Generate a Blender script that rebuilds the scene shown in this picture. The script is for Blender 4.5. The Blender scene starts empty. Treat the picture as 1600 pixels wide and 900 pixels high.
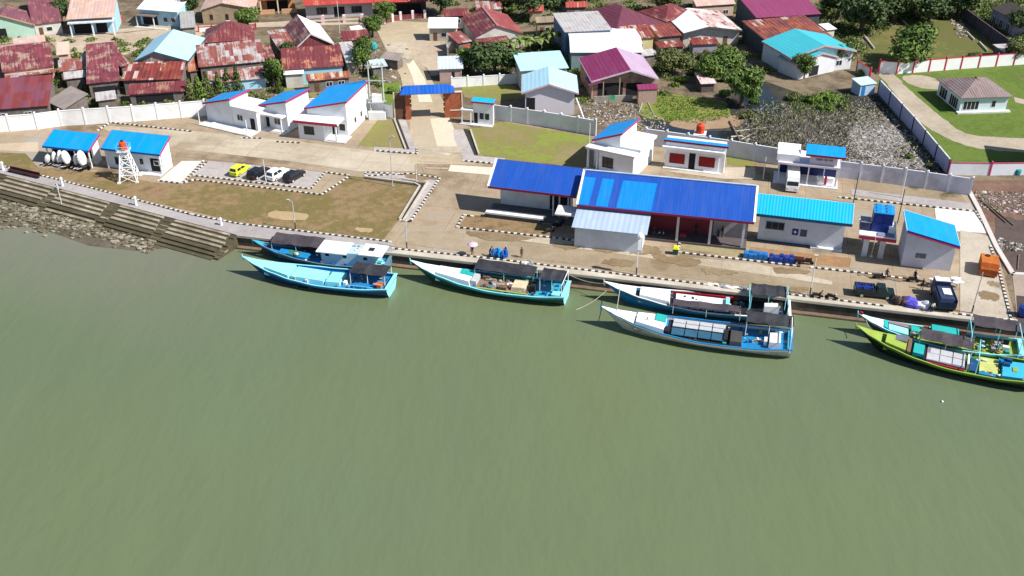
import bpy, math, random
from mathutils import Vector, Matrix
R = math.radians
random.seed(7)
sc = bpy.context.scene
col = sc.collection
# ------------------------------------------------------------------ camera
CF, CP, CH = 1600.0, 0.5474, 74.2          # focal length in photo pixels, downward pitch, height of the drone
cam = bpy.data.objects.new('camera', bpy.data.cameras.new('camera')); col.objects.link(cam)
cam.location = (0, 0, CH); cam.rotation_euler = (math.pi/2-CP, 0, 0)
cam.data.sensor_width = 36; cam.data.lens = 36*CF/1600; cam.data.clip_end = 5000; cam.data.clip_start = 1
sc.camera = cam
# ------------------------------------------------------------------ light
SUN_AZ, SUN_EL = R(-21), R(46)             # towards the sun, measured from +X
sv = Vector((math.cos(SUN_EL)*math.cos(SUN_AZ), math.cos(SUN_EL)*math.sin(SUN_AZ), math.sin(SUN_EL)))
sl = bpy.data.lights.new('sun', 'SUN'); sl.energy = 5.0; sl.angle = R(0.5); sl.color = (1, .95, .88)
so = bpy.data.objects.new('sun', sl); col.objects.link(so); so.location = (80, 0, 120)
so.rotation_euler = sv.to_track_quat('Z', 'Y').to_euler()
w = bpy.data.worlds.new('World'); sc.world = w; w.use_nodes = True
nt = w.node_tree; sky = nt.nodes.new('ShaderNodeTexSky'); sky.sky_type = 'NISHITA'; sky.sun_disc = False
sky.sun_elevation = SUN_EL; sky.sun_rotation = math.pi/2 - SUN_AZ; sky.air_density = 1.0; sky.dust_density = .6
nt.links.new(sky.outputs[0], nt.nodes['Background'].inputs[0]); nt.nodes['Background'].inputs[1].default_value = .078
sc.view_settings.view_transform = 'Standard'; sc.view_settings.look = 'None'
sc.view_settings.exposure = 0.56; sc.view_settings.gamma = 1

# ------------------------------------------------------------------ helpers
def W(px, py, z=0.0):
    """world point at height z seen at photo pixel (px,py) - used only to survey positions from the photo"""
    X = px-800; Y = 450-py
    d = Vector((X, CF*math.cos(CP)+Y*math.sin(CP), -CF*math.sin(CP)+Y*math.cos(CP)))
    t = (z-CH)/d.z
    return Vector((d.x*t, d.y*t, z))
GA = R(-13.3)                               # the harbour's building grid

class MB:
    def __init__(s): s.v = []; s.f = []; s.m = []; s.mi = 0; s.T = None
    def add(s, pts, faces):
        o = len(s.v)
        for p in pts:
            p = Vector(p); s.v.append(s.T @ p if s.T else p)
        for f in faces: s.f.append([o+i for i in f]); s.m.append(s.mi)
    def poly(s, pts): s.add(pts, [list(range(len(pts)))])
    def box(s, x0, x1, y0, y1, z0, z1):
        s.add([(x0,y0,z0),(x1,y0,z0),(x1,y1,z0),(x0,y1,z0),(x0,y0,z1),(x1,y0,z1),(x1,y1,z1),(x0,y1,z1)],
              [(3,2,1,0),(4,5,6,7),(0,1,5,4),(1,2,6,5),(2,3,7,6),(3,0,4,7)])
    def frus(s, x0,x1,y0,y1,z0, X0,X1,Y0,Y1,z1):
        s.add([(x0,y0,z0),(x1,y0,z0),(x1,y1,z0),(x0,y1,z0),(X0,Y0,z1),(X1,Y0,z1),(X1,Y1,z1),(X0,Y1,z1)],
              [(3,2,1,0),(4,5,6,7),(0,1,5,4),(1,2,6,5),(2,3,7,6),(3,0,4,7)])
    def prism(s, pts, z0, z1):
        n = len(pts); a = [(p[0],p[1],z0) for p in pts]+[(p[0],p[1],z1) for p in pts]
        s.add(a, [list(range(n))[::-1], list(range(n,2*n))]+[(i,(i+1)%n,n+(i+1)%n,n+i) for i in range(n)])
    def slab(s, pts, t):
        """3D polygon (counter-clockwise from above) with thickness t below it"""
        n = len(pts); p = [Vector(q) for q in pts]
        nn = (p[1]-p[0]).cross(p[2]-p[0]).normalized()
        if nn.z < 0: p = p[::-1]; nn = -nn
        a = [q-nn*t for q in p]+p
        s.add(a, [list(range(n))[::-1], list(range(n,2*n))]+[(i,(i+1)%n,n+(i+1)%n,n+i) for i in range(n)])
    def sideprism(s, prof, y0, y1):
        """profile in xz extruded along y"""
        n = len(prof); a = [(p[0],y0,p[1]) for p in prof]+[(p[0],y1,p[1]) for p in prof]
        s.add(a, [list(range(n)), list(range(n,2*n))[::-1]]+[(i,n+i,n+(i+1)%n,(i+1)%n) for i in range(n)])
    def tube(s, p, q, r, n=6, r2=None):
        p = Vector(p); q = Vector(q); r2 = r if r2 is None else r2
        d = (q-p); d = d.normalized() if d.length > 1e-6 else Vector((0,0,1))
        u = d.orthogonal().normalized(); v = d.cross(u)
        a = [p+(u*math.cos(k*2*math.pi/n)+v*math.sin(k*2*math.pi/n))*r for k in range(n)]
        b = [q+(u*math.cos(k*2*math.pi/n)+v*math.sin(k*2*math.pi/n))*r2 for k in range(n)]
        s.add(a+b, [list(range(n))[::-1], list(range(n,2*n))]+[(i,(i+1)%n,n+(i+1)%n,n+i) for i in range(n)])
    def path(s, pts, r, n=6):
        for i in range(len(pts)-1): s.tube(pts[i], pts[i+1], r, n)
    def lathe(s, prof, n=12, c=(0,0,0)):
        m = len(prof); pts = []
        for r, z in prof:
            for k in range(n): pts.append((c[0]+r*math.cos(k*2*math.pi/n), c[1]+r*math.sin(k*2*math.pi/n), c[2]+z))
        f = []
        for j in range(m-1):
            for k in range(n): f.append((j*n+k, j*n+(k+1)%n, (j+1)*n+(k+1)%n, (j+1)*n+k))
        f.append(list(range(n))[::-1]); f.append([(m-1)*n+k for k in range(n)])
        s.add(pts, f)
    def blob(s, c, r, n=8, m=6, jit=0.0, rng=random):
        pts = []; f = []
        for j in range(m+1):
            a = math.pi*j/m
            for k in range(n):
                q = 1+rng.uniform(-jit, jit); b = 2*math.pi*k/n
                pts.append((c[0]+r[0]*math.sin(a)*math.cos(b)*q, c[1]+r[1]*math.sin(a)*math.sin(b)*q, c[2]+r[2]*math.cos(a)*q))
        for j in range(m):
            for k in range(n): f.append((j*n+k, (j+1)*n+k, (j+1)*n+(k+1)%n, j*n+(k+1)%n))
        s.add(pts, f)
    def mesh(s, name, mats, smooth=False):
        me = bpy.data.meshes.new(name); me.from_pydata([tuple(p) for p in s.v], [], s.f)
        for mt in (mats if isinstance(mats, (list, tuple)) else [mats]): me.materials.append(mt)
        for p, i in zip(me.polygons, s.m): p.material_index = i; p.use_smooth = smooth
        me.update(); return me
    def build(s, name, mats, parent=None, smooth=False, loc=None, rz=None):
        o = bpy.data.objects.new(name, s.mesh(name, mats, smooth)); col.objects.link(o)
        if parent: o.parent = parent
        if loc is not None: o.location = loc
        if rz is not None: o.rotation_euler = (0,0,rz)
        return o
    def bevel(s): pass

def tag(o, label=None, cat=None, group=None, kind=None):
    if label: o['label'] = label
    if cat: o['category'] = cat
    if group: o['group'] = group
    if kind: o['kind'] = kind
    return o
def thing(name, label, cat, loc=(0,0,0), rz=0, group=None):
    o = bpy.data.objects.new(name, None); col.objects.link(o); o.empty_display_size = .5
    o.location = loc; o.rotation_euler = (0,0,rz)
    return tag(o, label, cat, group)
def copy_tree(o, parent=None):
    c = o.copy(); col.objects.link(c); c.parent = parent
    for ch in [x for x in KIDS.get(o.name, [])] or list(o.children):
        copy_tree(ch, c)
    return c
KIDS = {}
def at(o, loc, rz=0, label=None, group=None, scale=None):
    o.location = loc; o.rotation_euler = (0,0,rz)
    if label: o['label'] = label
    if group: o['group'] = group
    if scale: o.scale = scale if isinstance(scale, tuple) else (scale,)*3
    return o

# ------------------------------------------------------------------ materials
def hexl(h):
    h = h.lstrip('#'); c = [int(h[i:i+2],16)/255 for i in (0,2,4)]
    return tuple((x/12.92 if x <= .04045 else ((x+.055)/1.055)**2.4) for x in c)
MATS = {}
def base(name):
    m = bpy.data.materials.new(name); m.use_nodes = True
    n = m.node_tree.nodes; l = m.node_tree.links; b = n['Principled BSDF']
    return m, n, l, b
def noise(n, l, vec, scale, detail=4, rough=.6):
    t = n.new('ShaderNodeTexNoise'); t.inputs['Scale'].default_value = scale
    t.inputs['Detail'].default_value = detail; t.inputs['Roughness'].default_value = rough
    l.new(vec, t.inputs['Vector']); return t.outputs[0]
def ramp(n, l, fac, stops):
    r = n.new('ShaderNodeValToRGB'); l.new(fac, r.inputs[0])
    el = r.color_ramp.elements
    while len(el) < len(stops): el.new(.5)
    for e, (p, c) in zip(el, stops): e.position = p; e.color = (*c, 1) if len(c) == 3 else c
    return r.outputs[0]
def mix(n, l, fac, a, b, mode='MIX'):
    x = n.new('ShaderNodeMix'); x.data_type = 'RGBA'; x.blend_type = mode
    for s, v in ((x.inputs[0], fac), (x.inputs[6], a), (x.inputs[7], b)):
        if isinstance(v, (int, float)): s.default_value = v
        elif isinstance(v, tuple): s.default_value = (*v, 1) if len(v) == 3 else v
        else: l.new(v, s)
    return x.outputs[2]
def coords(n, l, rnd=True, sc=(1,1,1)):
    tc = n.new('ShaderNodeTexCoord'); mp = n.new('ShaderNodeMapping'); mp.inputs['Scale'].default_value = sc
    l.new(tc.outputs['Object'], mp.inputs[0])
    if rnd:
        oi = n.new('ShaderNodeObjectInfo'); ml = n.new('ShaderNodeMath'); ml.operation = 'MULTIPLY'; ml.inputs[1].default_value = 57
        l.new(oi.outputs['Random'], ml.inputs[0]); l.new(ml.outputs[0], mp.inputs['Location'])
    return mp.outputs[0]
def bump(n, l, b, h, strength=.3, dist=.05):
    x = n.new('ShaderNodeBump'); x.inputs['Strength'].default_value = strength; x.inputs['Distance'].default_value = dist
    l.new(h, x.inputs['Height']); l.new(x.outputs[0], b.inputs['Normal'])
def mat(name, c, rough=.75, var=.18, scale=1.2, dirt=None, dirt_amt=.35, metal=0, spec=.3, bmp=0):
    if name in MATS: return MATS[name]
    m, n, l, b = base(name); v = coords(n, l)
    f = noise(n, l, v, scale)
    lo = tuple(x*(1-var) for x in c); hi = tuple(min(1, x*(1+var)) for x in c)
    out = ramp(n, l, f, [(.3, lo), (.7, hi)])
    if dirt:
        f2 = noise(n, l, v, scale*.45, 6, .7)
        out = mix(n, l, ramp(n, l, f2, [(.5-.3*dirt_amt, (0,0,0)), (.72, (1,1,1))]), out, dirt)
    l.new(out, b.inputs['Base Color']); b.inputs['Roughness'].default_value = rough; b.inputs['Metallic'].default_value = metal
    b.inputs['Specular IOR Level'].default_value = spec
    if bmp: bump(n, l, b, noise(n, l, v, scale*6), bmp)
    MATS[name] = m; return m
def roofm(name, c, rust=None, amt=.4, c2=None, pitch=.75, rough=.5, ridge=.35, patch=0.0, var=.2, spec=.4):
    """corrugated or tiled metal sheet; ribs run up the slope (local y); sheets differ a little; rust follows the ribs"""
    if name in MATS: return MATS[name]
    m, n, l, b = base(name); v = coords(n, l); raw = coords(n, l, False)
    sep = n.new('ShaderNodeSeparateXYZ'); l.new(v, sep.inputs[0])
    fl = n.new('ShaderNodeMath'); fl.operation = 'FLOOR'; dv = n.new('ShaderNodeMath'); dv.operation = 'DIVIDE'; dv.inputs[1].default_value = .82
    l.new(sep.outputs[0], dv.inputs[0]); l.new(dv.outputs[0], fl.inputs[0])
    fl2 = n.new('ShaderNodeMath'); fl2.operation = 'FLOOR'; dv2 = n.new('ShaderNodeMath'); dv2.operation = 'DIVIDE'; dv2.inputs[1].default_value = 2.6
    l.new(sep.outputs[1], dv2.inputs[0]); l.new(dv2.outputs[0], fl2.inputs[0])
    cb = n.new('ShaderNodeCombineXYZ'); l.new(fl.outputs[0], cb.inputs[0]); l.new(fl2.outputs[0], cb.inputs[1])
    wn = n.new('ShaderNodeTexWhiteNoise'); l.new(cb.outputs[0], wn.inputs['Vector'])
    cc = ramp(n, l, wn.outputs['Value'], [(0, tuple(x*(1-var) for x in c)), (1, tuple(min(1,x*(1+var)) for x in c))])
    if patch and c2:
        g = ramp(n, l, wn.outputs['Value'], [(1-patch-.01, (0,0,0)), (1-patch, (1,1,1))])
        cc = mix(n, l, g, cc, c2)
    if rust:
        st = n.new('ShaderNodeMapping'); st.inputs['Scale'].default_value = (3.2, .24, .24); l.new(v, st.inputs[0])
        f = noise(n, l, st.outputs[0], 1.1, 7, .72)
        f2 = noise(n, l, v, .35, 3)
        ad = n.new('ShaderNodeMath'); ad.operation = 'MULTIPLY_ADD'; l.new(f, ad.inputs[0]); ad.inputs[1].default_value = .5; hf = n.new('ShaderNodeMath'); hf.operation = 'MULTIPLY'; hf.inputs[1].default_value = .5; l.new(f2, hf.inputs[0]); l.new(hf.outputs[0], ad.inputs[2])
        g = ramp(n, l, ad.outputs[0], [((1.14-.36*amt)/2, (0,0,0)), ((1.26-.36*amt)/2, (1,1,1))])
        cc = mix(n, l, g, cc, rust)
    sm = n.new('ShaderNodeMapping'); sm.inputs['Scale'].default_value = (1.3, .12, .12); l.new(v, sm.inputs[0])   # faint run-off streaks and dust
    cc = mix(n, l, ramp(n, l, noise(n, l, sm.outputs[0], 1.0, 5, .7), [(.45, (0,0,0)), (.8, (.32,.32,.32))]), cc, tuple(.6*x+.10 for x in c))
    l.new(cc, b.inputs['Base Color']); b.inputs['Roughness'].default_value = rough; b.inputs['Specular IOR Level'].default_value = spec
    wv = n.new('ShaderNodeTexWave'); wv.inputs['Scale'].default_value = 1/pitch*.314*1.0; wv.bands_direction = 'X'; l.new(raw, wv.inputs[0])
    bump(n, l, b, wv.outputs[1], ridge, .08)
    MATS[name] = m; return m
def ground(name, cols, scales=(.06, .5), rough=.95, bmp=.25, patches=None, joints=None):
    """cols: colours along a large noise broken up by a small one"""
    if name in MATS: return MATS[name]
    m, n, l, b = base(name); v = coords(n, l, False)
    a = noise(n, l, v, scales[0], 6, .65); s = noise(n, l, v, scales[1], 5, .65)
    mxn = n.new('ShaderNodeMix'); mxn.inputs[0].default_value = .38; l.new(a, mxn.inputs[2]); l.new(s, mxn.inputs[3])
    k = len(cols); out = ramp(n, l, mxn.outputs[0], [(.34+.32*i/(k-1), c) for i, c in enumerate(cols)])
    fine = noise(n, l, v, 3.5, 4, .7)
    out = mix(n, l, .55, out, ramp(n, l, fine, [(.3, (.45,.45,.45)), (.7, (.72,.72,.72))]), 'OVERLAY')
    for pc, ps, pt in (patches or []):
        q = noise(n, l, v, ps, 5, .6); out = mix(n, l, ramp(n, l, q, [(pt, (0,0,0)), (pt+.1, (1,1,1))]), out, pc)
    if joints:
        jm = n.new('ShaderNodeMapping'); jm.inputs['Rotation'].default_value = (0, 0, -R(13.3)*-1); l.new(v, jm.inputs[0])
        bt = n.new('ShaderNodeTexBrick'); bt.offset = 0; bt.inputs['Color1'].default_value = (1,1,1,1); bt.inputs['Color2'].default_value = (.9,.9,.9,1); bt.inputs['Mortar'].default_value = (.62,.6,.57,1)
        bt.inputs['Scale'].default_value = 1; bt.inputs['Mortar Size'].default_value = .05; bt.inputs['Brick Width'].default_value = joints[0]; bt.inputs['Row Height'].default_value = joints[1]; l.new(jm.outputs[0], bt.inputs[0])
        out = mix(n, l, .8, out, bt.outputs[0], 'MULTIPLY')
    l.new(out, b.inputs['Base Color']); b.inputs['Roughness'].default_value = rough; b.inputs['Specular IOR Level'].default_value = .15
    bump(n, l, b, s, bmp, .2)
    MATS[name] = m; return m
def foliage(name, lo, hi):
    if name in MATS: return MATS[name]
    m, n, l, b = base(name); v = coords(n, l)
    gi = n.new('ShaderNodeNewGeometry')
    f = noise(n, l, v, .55, 3); r = mix(n, l, .45, f, gi.outputs['Random Per Island'])
    l.new(ramp(n, l, r, [(.3, lo), (.7, hi)]), b.inputs['Base Color'])
    b.inputs['Roughness'].default_value = .6; b.inputs['Specular IOR Level'].default_value = .25
    MATS[name] = m; return m

WHITE = mat('white_paint', (.76,.78,.81), .6, .03, .5, (.6,.6,.6), .05)
WHITE2 = mat('weathered_white_paint', (.64,.65,.67), .7, .1, .8, (.42,.39,.34), .3)
RED = mat('red_fascia_paint', (.42,.03,.07), .5, .1)
DGLASS = mat('dark_glass', (.02,.025,.03), .15, .1, spec=.5)
BLACK = mat('black_paint', (.02,.02,.022), .5, .1)
STEEL = mat('galvanised_steel', (.45,.46,.46), .5, .1)
GREYC = mat('grey_concrete', (.36,.345,.32), .9, .15, .7, (.2,.18,.15), .4, bmp=.2)
CREAMC = mat('pale_concrete', (.5,.46,.39), .9, .12, .5, (.36,.31,.24), .4, bmp=.2)
BLUE = roofm('blue_metal_roof', (.002,.265,.66), var=.05, pitch=.5, ridge=.08, rough=.5, spec=.2)
RBLUE = roofm('royal_blue_metal_roof', (.012,.072,.37), var=.06, pitch=.5, ridge=.08, rough=.5, spec=.2)
CYAN = roofm('cyan_metal_roof', (.004,.40,.62), var=.04, pitch=.45, ridge=.3, rough=.5, spec=.2)
TYRE = mat('black_rubber', (.02,.02,.02), .9)
WOOD = mat('weathered_wood', (.18,.13,.09), .85, .3, 2)
TIMBER = mat('pale_timber', (.4,.32,.22), .85, .25, 2)
# ------------------------------------------------------------------ ground, water, paving
def smooth(pts, k=4):
    out = []; n = len(pts)
    for i in range(n):
        p0, p1, p2, p3 = (Vector(pts[(i+j-1) % n]) for j in range(4))
        for q in range(k):
            t = q/k
            out.append(.5*((2*p1)+(p2-p0)*t+(2*p0-5*p1+4*p2-p3)*t*t+(3*p1-p0-3*p2+p3)*t**3))
    return out
FLN = [0]
def flat(name, px, m, lev, organic=False, jit=0, kind='structure'):
    pts = [W(*p) for p in px]
    if organic:
        pts = smooth(pts, 6)
        if jit: pts = [p+Vector((random.uniform(-jit,jit), random.uniform(-jit,jit)*1.5, 0)) for p in pts]
    FLN[0] += 1; zz = lev*.02+FLN[0]*.0003
    b = MB(); b.poly([(p.x, p.y, zz) for p in pts])
    return tag(b.build(name, m), kind=kind)
EARTH = ground('village_earth', [(.05,.045,.028), (.11,.085,.057), (.19,.148,.10), (.075,.08,.032)], (.05,.4))
YARD = ground('yard_concrete', [(.185,.14,.09), (.265,.205,.14), (.315,.25,.175), (.25,.21,.165)], (.05,.4), patches=[((.16,.115,.07),.08,.57), ((.34,.31,.27),.05,.60)], joints=(6,5))
LAWN = ground('dry_lawn', [(.12,.085,.04), (.185,.12,.065), (.22,.155,.085), (.165,.12,.055), (.125,.11,.036), (.20,.13,.075), (.16,.10,.055)], (.06,.7))
LAWNG = ground('green_lawn', [(.14,.185,.032), (.18,.215,.042), (.175,.165,.055), (.21,.165,.085), (.15,.2,.035)], (.07,.6), patches=[((.26,.19,.12),.05,.56)])
GRASSG = ground('compound_grass', [(.045,.085,.015), (.075,.125,.02), (.105,.145,.03), (.07,.115,.018), (.15,.13,.055)], (.06,.8))
BEIGE = ground('pale_road_concrete', [(.29,.24,.175), (.385,.33,.25), (.45,.40,.32)], (.06,.5), patches=[((.31,.25,.175),.09,.56)], joints=(7,3.5))
TANC = ground('tan_road_concrete', [(.28,.22,.15), (.36,.29,.20), (.42,.35,.25)], (.06,.5))
PAVEG = ground('grey_paving', [(.27,.245,.235), (.34,.31,.30), (.40,.37,.35)], (.15,1.2))
PATHG = ground('grey_path_concrete', [(.24,.22,.215), (.30,.275,.27), (.35,.33,.32)], (.12,.9))
DIRTR = ground('dirt_road', [(.24,.205,.15), (.32,.275,.21), (.38,.335,.27)], (.08,.8), patches=[((.14,.15,.05),.12,.60)])
MUD = ground('marsh_mud', [(.012,.014,.014), (.03,.03,.025), (.05,.046,.036), (.075,.068,.055)], (.07,.8))
RMUD = ground('red_brown_mud', [(.06,.04,.035), (.14,.085,.062), (.21,.13,.095)], (.07,.7))
DAMP = ground('damp_stained_concrete', [(.15,.105,.058), (.19,.14,.082), (.24,.185,.12)], (.25,1.2))

TL, TM, QE = W(4,272), W(370,367.5), W(1600,509)
ext = TL+(TL-TM).normalized()*160
qr = QE+(QE-W(370,368)).normalized()*160
b = MB(); b.poly([ext, TL, TM, QE, qr, (1500,qr.y,0), (1500,2200,0), (-1500,2200,0), (-1500,ext.y,0)])
tag(b.build('ground', EARTH), kind='structure')
# water
m, n, l, bs = base('river_water'); v = coords(n, l, False)
sp = n.new('ShaderNodeSeparateXYZ'); l.new(v, sp.inputs[0])
big = noise(n, l, v, .014, 5, .55)
c0 = ramp(n, l, big, [(.3, (.108,.142,.083)), (.5, (.117,.149,.078)), (.76, (.128,.155,.072))])
# suspended silt along the left bank
dn = TL-TM; dn = Vector((-dn.y, dn.x, 0)).normalized(); dn = -dn if dn.y > 0 else dn
vm = n.new('ShaderNodeVectorMath'); vm.operation = 'DOT_PRODUCT'; l.new(v, vm.inputs[0]); vm.inputs[1].default_value = dn
sb = n.new('ShaderNodeMath'); sb.operation = 'SUBTRACT'; l.new(vm.outputs['Value'], sb.inputs[0]); sb.inputs[1].default_value = dn.dot(TM)
wob = n.new('ShaderNodeMath'); wob.operation = 'MULTIPLY_ADD'; l.new(noise(n, l, v, .05, 3), wob.inputs[0]); wob.inputs[1].default_value = -14; l.new(sb.outputs[0], wob.inputs[2])
mr = n.new('ShaderNodeMapRange'); l.new(wob.outputs[0], mr.inputs[0]); mr.inputs[1].default_value = 0; mr.inputs[2].default_value = 24; mr.inputs[3].default_value = 1; mr.inputs[4].default_value = 0
mx = n.new('ShaderNodeMapRange'); l.new(sp.outputs[0], mx.inputs[0]); mx.inputs[1].default_value = -64; mx.inputs[2].default_value = -28; mx.inputs[3].default_value = 1; mx.inputs[4].default_value = 0
pm = n.new('ShaderNodeMath'); pm.operation = 'MULTIPLY'; l.new(mr.outputs[0], pm.inputs[0]); l.new(mx.outputs[0], pm.inputs[1])
c1 = mix(n, l, pm.outputs[0], c0, (.165,.16,.122))
st = n.new('ShaderNodeMapping'); st.inputs['Rotation'].default_value = (0,0,R(35)); st.inputs['Scale'].default_value = (.05,.016,.05); l.new(v, st.inputs[0])
str_ = noise(n, l, st.outputs[0], 1, 4, .6)
c1 = mix(n, l, ramp(n, l, str_, [(.45,(0,0,0)),(.8,(.4,.4,.4))]), c1, (.125,.17,.10))
l.new(c1, bs.inputs['Base Color']); bs.inputs['Roughness'].default_value = .2; bs.inputs['IOR'].default_value = 1.33
s2 = n.new('ShaderNodeMapping'); s2.inputs['Rotation'].default_value = (0,0,R(28)); s2.inputs['Scale'].default_value = (1,.42,1); l.new(v, s2.inputs[0])
h1 = noise(n, l, s2.outputs[0], .20, 3, .5); h2 = noise(n, l, s2.outputs[0], .9, 3, .5)
hm = n.new('ShaderNodeMath'); hm.operation = 'MULTIPLY_ADD'; l.new(h2, hm.inputs[0]); hm.inputs[1].default_value = .3; l.new(h1, hm.inputs[2])
bump(n, l, bs, hm.outputs[0], .20, .9)
b = MB(); b.poly([(-900,-400,-2),(900,-400,-2),(900,260,-2),(-900,260,-2)]); tag(b.build('water', m), kind='structure')

# zones
flat('harbour_yard', [(-60,215),(0,206),(97,197),(320,181),(420,190),(560,175),(600,182),(640,186),(700,183),(745,203),(790,190),(920,212),(1060,232),(1200,252),(1330,276),(1514,304),(1556,386),(1588,500),(1586,507),(370,367.5),(4,272),(-60,256)], YARD, 1)
flat('lawn', [(-60,252),(-60,236),(40,240),(60,262),(160,270),(245,286),(283,287),(300,281.5),(405,293),(502,305),(550,274),(652,287),(622,345),(600,374),(372,347),(160,298),(12,260)], LAWN, 2)
flat('lawn', [(-30,226),(60,222),(60,238),(-30,234)], ground('sandy_yard', [(.30,.22,.145),(.38,.30,.21),(.44,.36,.27)], (.05,.5)), 2)
flat('lawn', [(594,183),(614,187),(634,232),(630,236),(560,226)], LAWNG, 2)
flat('lawn', [(748,200),(782,190),(925,214),(918,268),(790,251),(742,237),(726,200)], LAWNG, 2)
flat('lawn', [(730,337),(760,337),(862,352),(860,368),(716,354)], LAWN, 2)
flat('lawn', [(1064,366),(1172,380),(1170,402),(1060,389)], ground('pale_dry_grass', [(.2,.17,.08),(.27,.23,.13),(.31,.27,.18)], (.08,.9)), 2)
flat('brown_bed', [(1173,386),(1330,404),(1328,418),(1170,405)], ground('orange_brown_earth', [(.20,.115,.055),(.28,.165,.085),(.32,.2,.11)], (.09,.9)), 2)
flat('brown_bed', [(1336,280),(1500,302),(1512,320),(1334,303)], ground('brown_earth', [(.17,.13,.085),(.23,.18,.12),(.27,.22,.15)], (.09,.9), patches=[((.06,.05,.03),.16,.58)]), 2)
flat('lawn', [(1136,243),(1180,248),(1180,262),(1136,258)], LAWNG, 2)
flat('parking_lot', [(300,273),(326,252),(372,256),(508,270),(485,296)], PAVEG, 3)
flat('parking_lot', [(246,284),(284,287),(318,252),(284,252)], ground('pale_paving', [(.5,.45,.4),(.58,.53,.48)], (.2,1)), 3)
flat('road', [(150,196),(290,204),(470,222),(612,240),(648,243),(648,268),(560,268),(452,252),(290,234),(205,222)], BEIGE, 2)
flat('road_verge', [(270,235),(452,253),(560,270),(640,278),(640,283),(560,277),(450,262),(270,244)], YARD, 3)
flat('road', [(640,186),(702,183),(722,230),(745,240),(742,258),(640,256)], TANC, 2)
for q in ([(648,205),(674,200),(681,228),(655,232)], [(690,202),(706,200),(718,224),(694,226)]): pass
flat('road_slab', [(647,188),(672,187),(690,246),(652,246),(644,232)], ground('road_slab_tan', [(.33,.27,.195),(.38,.32,.235)], (.2,1)), 3)
flat('road_slab', [(672,186),(702,184),(722,232),(700,243),(686,240)], ground('road_slab_cream', [(.46,.40,.30),(.54,.47,.37)], (.2,1)), 3)
flat('road_slab', [(652,228),(724,230),(722,240),(650,240)], BEIGE, 4)
flat('road_slab', [(704,258),(770,262),(766,274),(700,268)], ground('pale_slab', [(.5,.44,.36),(.56,.50,.42)], (.2,1)), 3)
for x0,y0,x1,y1 in ((655,250,700,255),(658,258,664,270),(665,262,700,265)):
    flat('road_joint', [(x0,y0),(x1,y1-2),(x1,y1),(x0,y0+2)], BEIGE, 4)
# the village street beyond the gate
flat('street', [(640,186),(702,183),(694,160),(672,120),(650,80),(660,58),(690,52),(690,36),(596,32),(560,36),(590,50),(604,80),(626,120),(634,160)], TANC, 2)
flat('street', [(-20,64),(100,60),(240,46),(310,46),(306,62),(240,64),(205,84),(110,86),(60,62),(-20,72)], ground('sandy_street', [(.28,.22,.16),(.36,.29,.22),(.42,.35,.27)], (.1,.8)), 2, True, .5)
flat('street', [(640,62),(692,50),(702,82),(690,112),(672,118),(656,92)], ground('sandy_street', [(.28,.22,.16),(.36,.29,.22),(.42,.35,.27)], (.1,.8)), 2, True, .5)
flat('street_strip', [(655,160),(676,160),(662,120),(640,84),(628,84),(644,120)], ground('street_strip', [(.5,.43,.33),(.6,.53,.42)], (.2,1)), 3)
flat('street_strip', [(600,70),(632,66),(648,90),(640,100),(616,98)], BEIGE, 3)
flat('street', [(0,70),(100,60),(240,46),(310,46),(560,38),(560,28),(310,40),(240,40),(100,54),(0,62)], ground('sandy_street', [(.28,.22,.16),(.36,.29,.22),(.42,.35,.27)], (.1,.8)), 2)
# quay road strips and stains
flat('road', [(624,381),(700,390),(1300,462),(1500,486),(1500,480),(1300,445),(1000,402),(700,362),(640,362)], ground('quay_road_concrete', [(.20,.155,.10),(.25,.20,.135),(.30,.245,.175)], (.05,.4), patches=[((.2,.145,.08),.11,.58)]), 2)
flat('road_slab', [(800,375),(1000,402),(1180,428),(1300,446),(1300,440),(1180,412),(1000,396),(860,372)], BEIGE, 3)
flat('road_slab', [(1460,322),(1524,330),(1543,365),(1464,360)], ground('white_slab', [(.56,.52,.47),(.62,.58,.53)], (.2,1)), 3)
flat('road_slab', [(1330,296),(1516,318),(1522,331),(1330,305)], PATHG, 3)
flat('road_slab', [(1500,360),(1547,370),(1582,500),(1500,490)], ground('worn_slab', [(.28,.24,.185),(.37,.325,.26),(.42,.37,.31)], (.08,.6), patches=[((.2,.16,.12),.2,.6)]), 3)
flat('road_slab', [(1040,268),(1136,262),(1180,262),(1180,280),(1130,280)], ground('sand_slab', [(.36,.30,.23),(.44,.38,.30)], (.2,1)), 3)
for pts in ([(865,382),(900,384),(912,388),(880,390)], [(930,384),(975,388),(960,396),(928,392)], [(730,362),(790,366),(830,374),(760,376)],
            [(1020,398),(1060,402),(1096,408),(1080,416),(1030,408)], [(1210,418),(1256,422),(1262,428),(1216,427)], [(1232,452),(1258,450),(1262,455),(1238,458)],
            [(955,405),(990,408),(980,418),(940,412)], [(640,270),(690,276),(676,282),(636,280)], [(1530,455),(1560,460),(1556,470),(1532,466)], [(1000,384),(1026,388),(1030,398),(985,396)],
            [(1545,440),(1562,443),(1560,449),(1546,446)], [(1100,421),(1150,424),(1140,430),(1104,428)], [(1350,425),(1420,434),(1412,440),(1348,432)]):
    flat('stain', pts, DAMP, 4, True, .22)
for pts in ([(430,330),(480,335),(470,345),(420,340)], [(560,356),(582,358),(578,364),(556,361)]):
    flat('bare_patch', pts, ground('sandy_patch', [(.30,.22,.12),(.36,.27,.16)], (.3,1.5)), 3, True, .15)
flat('pavement', [(-60,251),(4,260),(160,300),(298,337),(370,351),(432,358),(610,379),(622,389),(612,394),(370,367.5),(4,272),(-60,256)], PATHG, 3)
flat('pavement', [(624,388),(940,424),(1300,467),(1590,500),(1590,507.5),(612,395.5)], CREAMC, 3)
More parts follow.
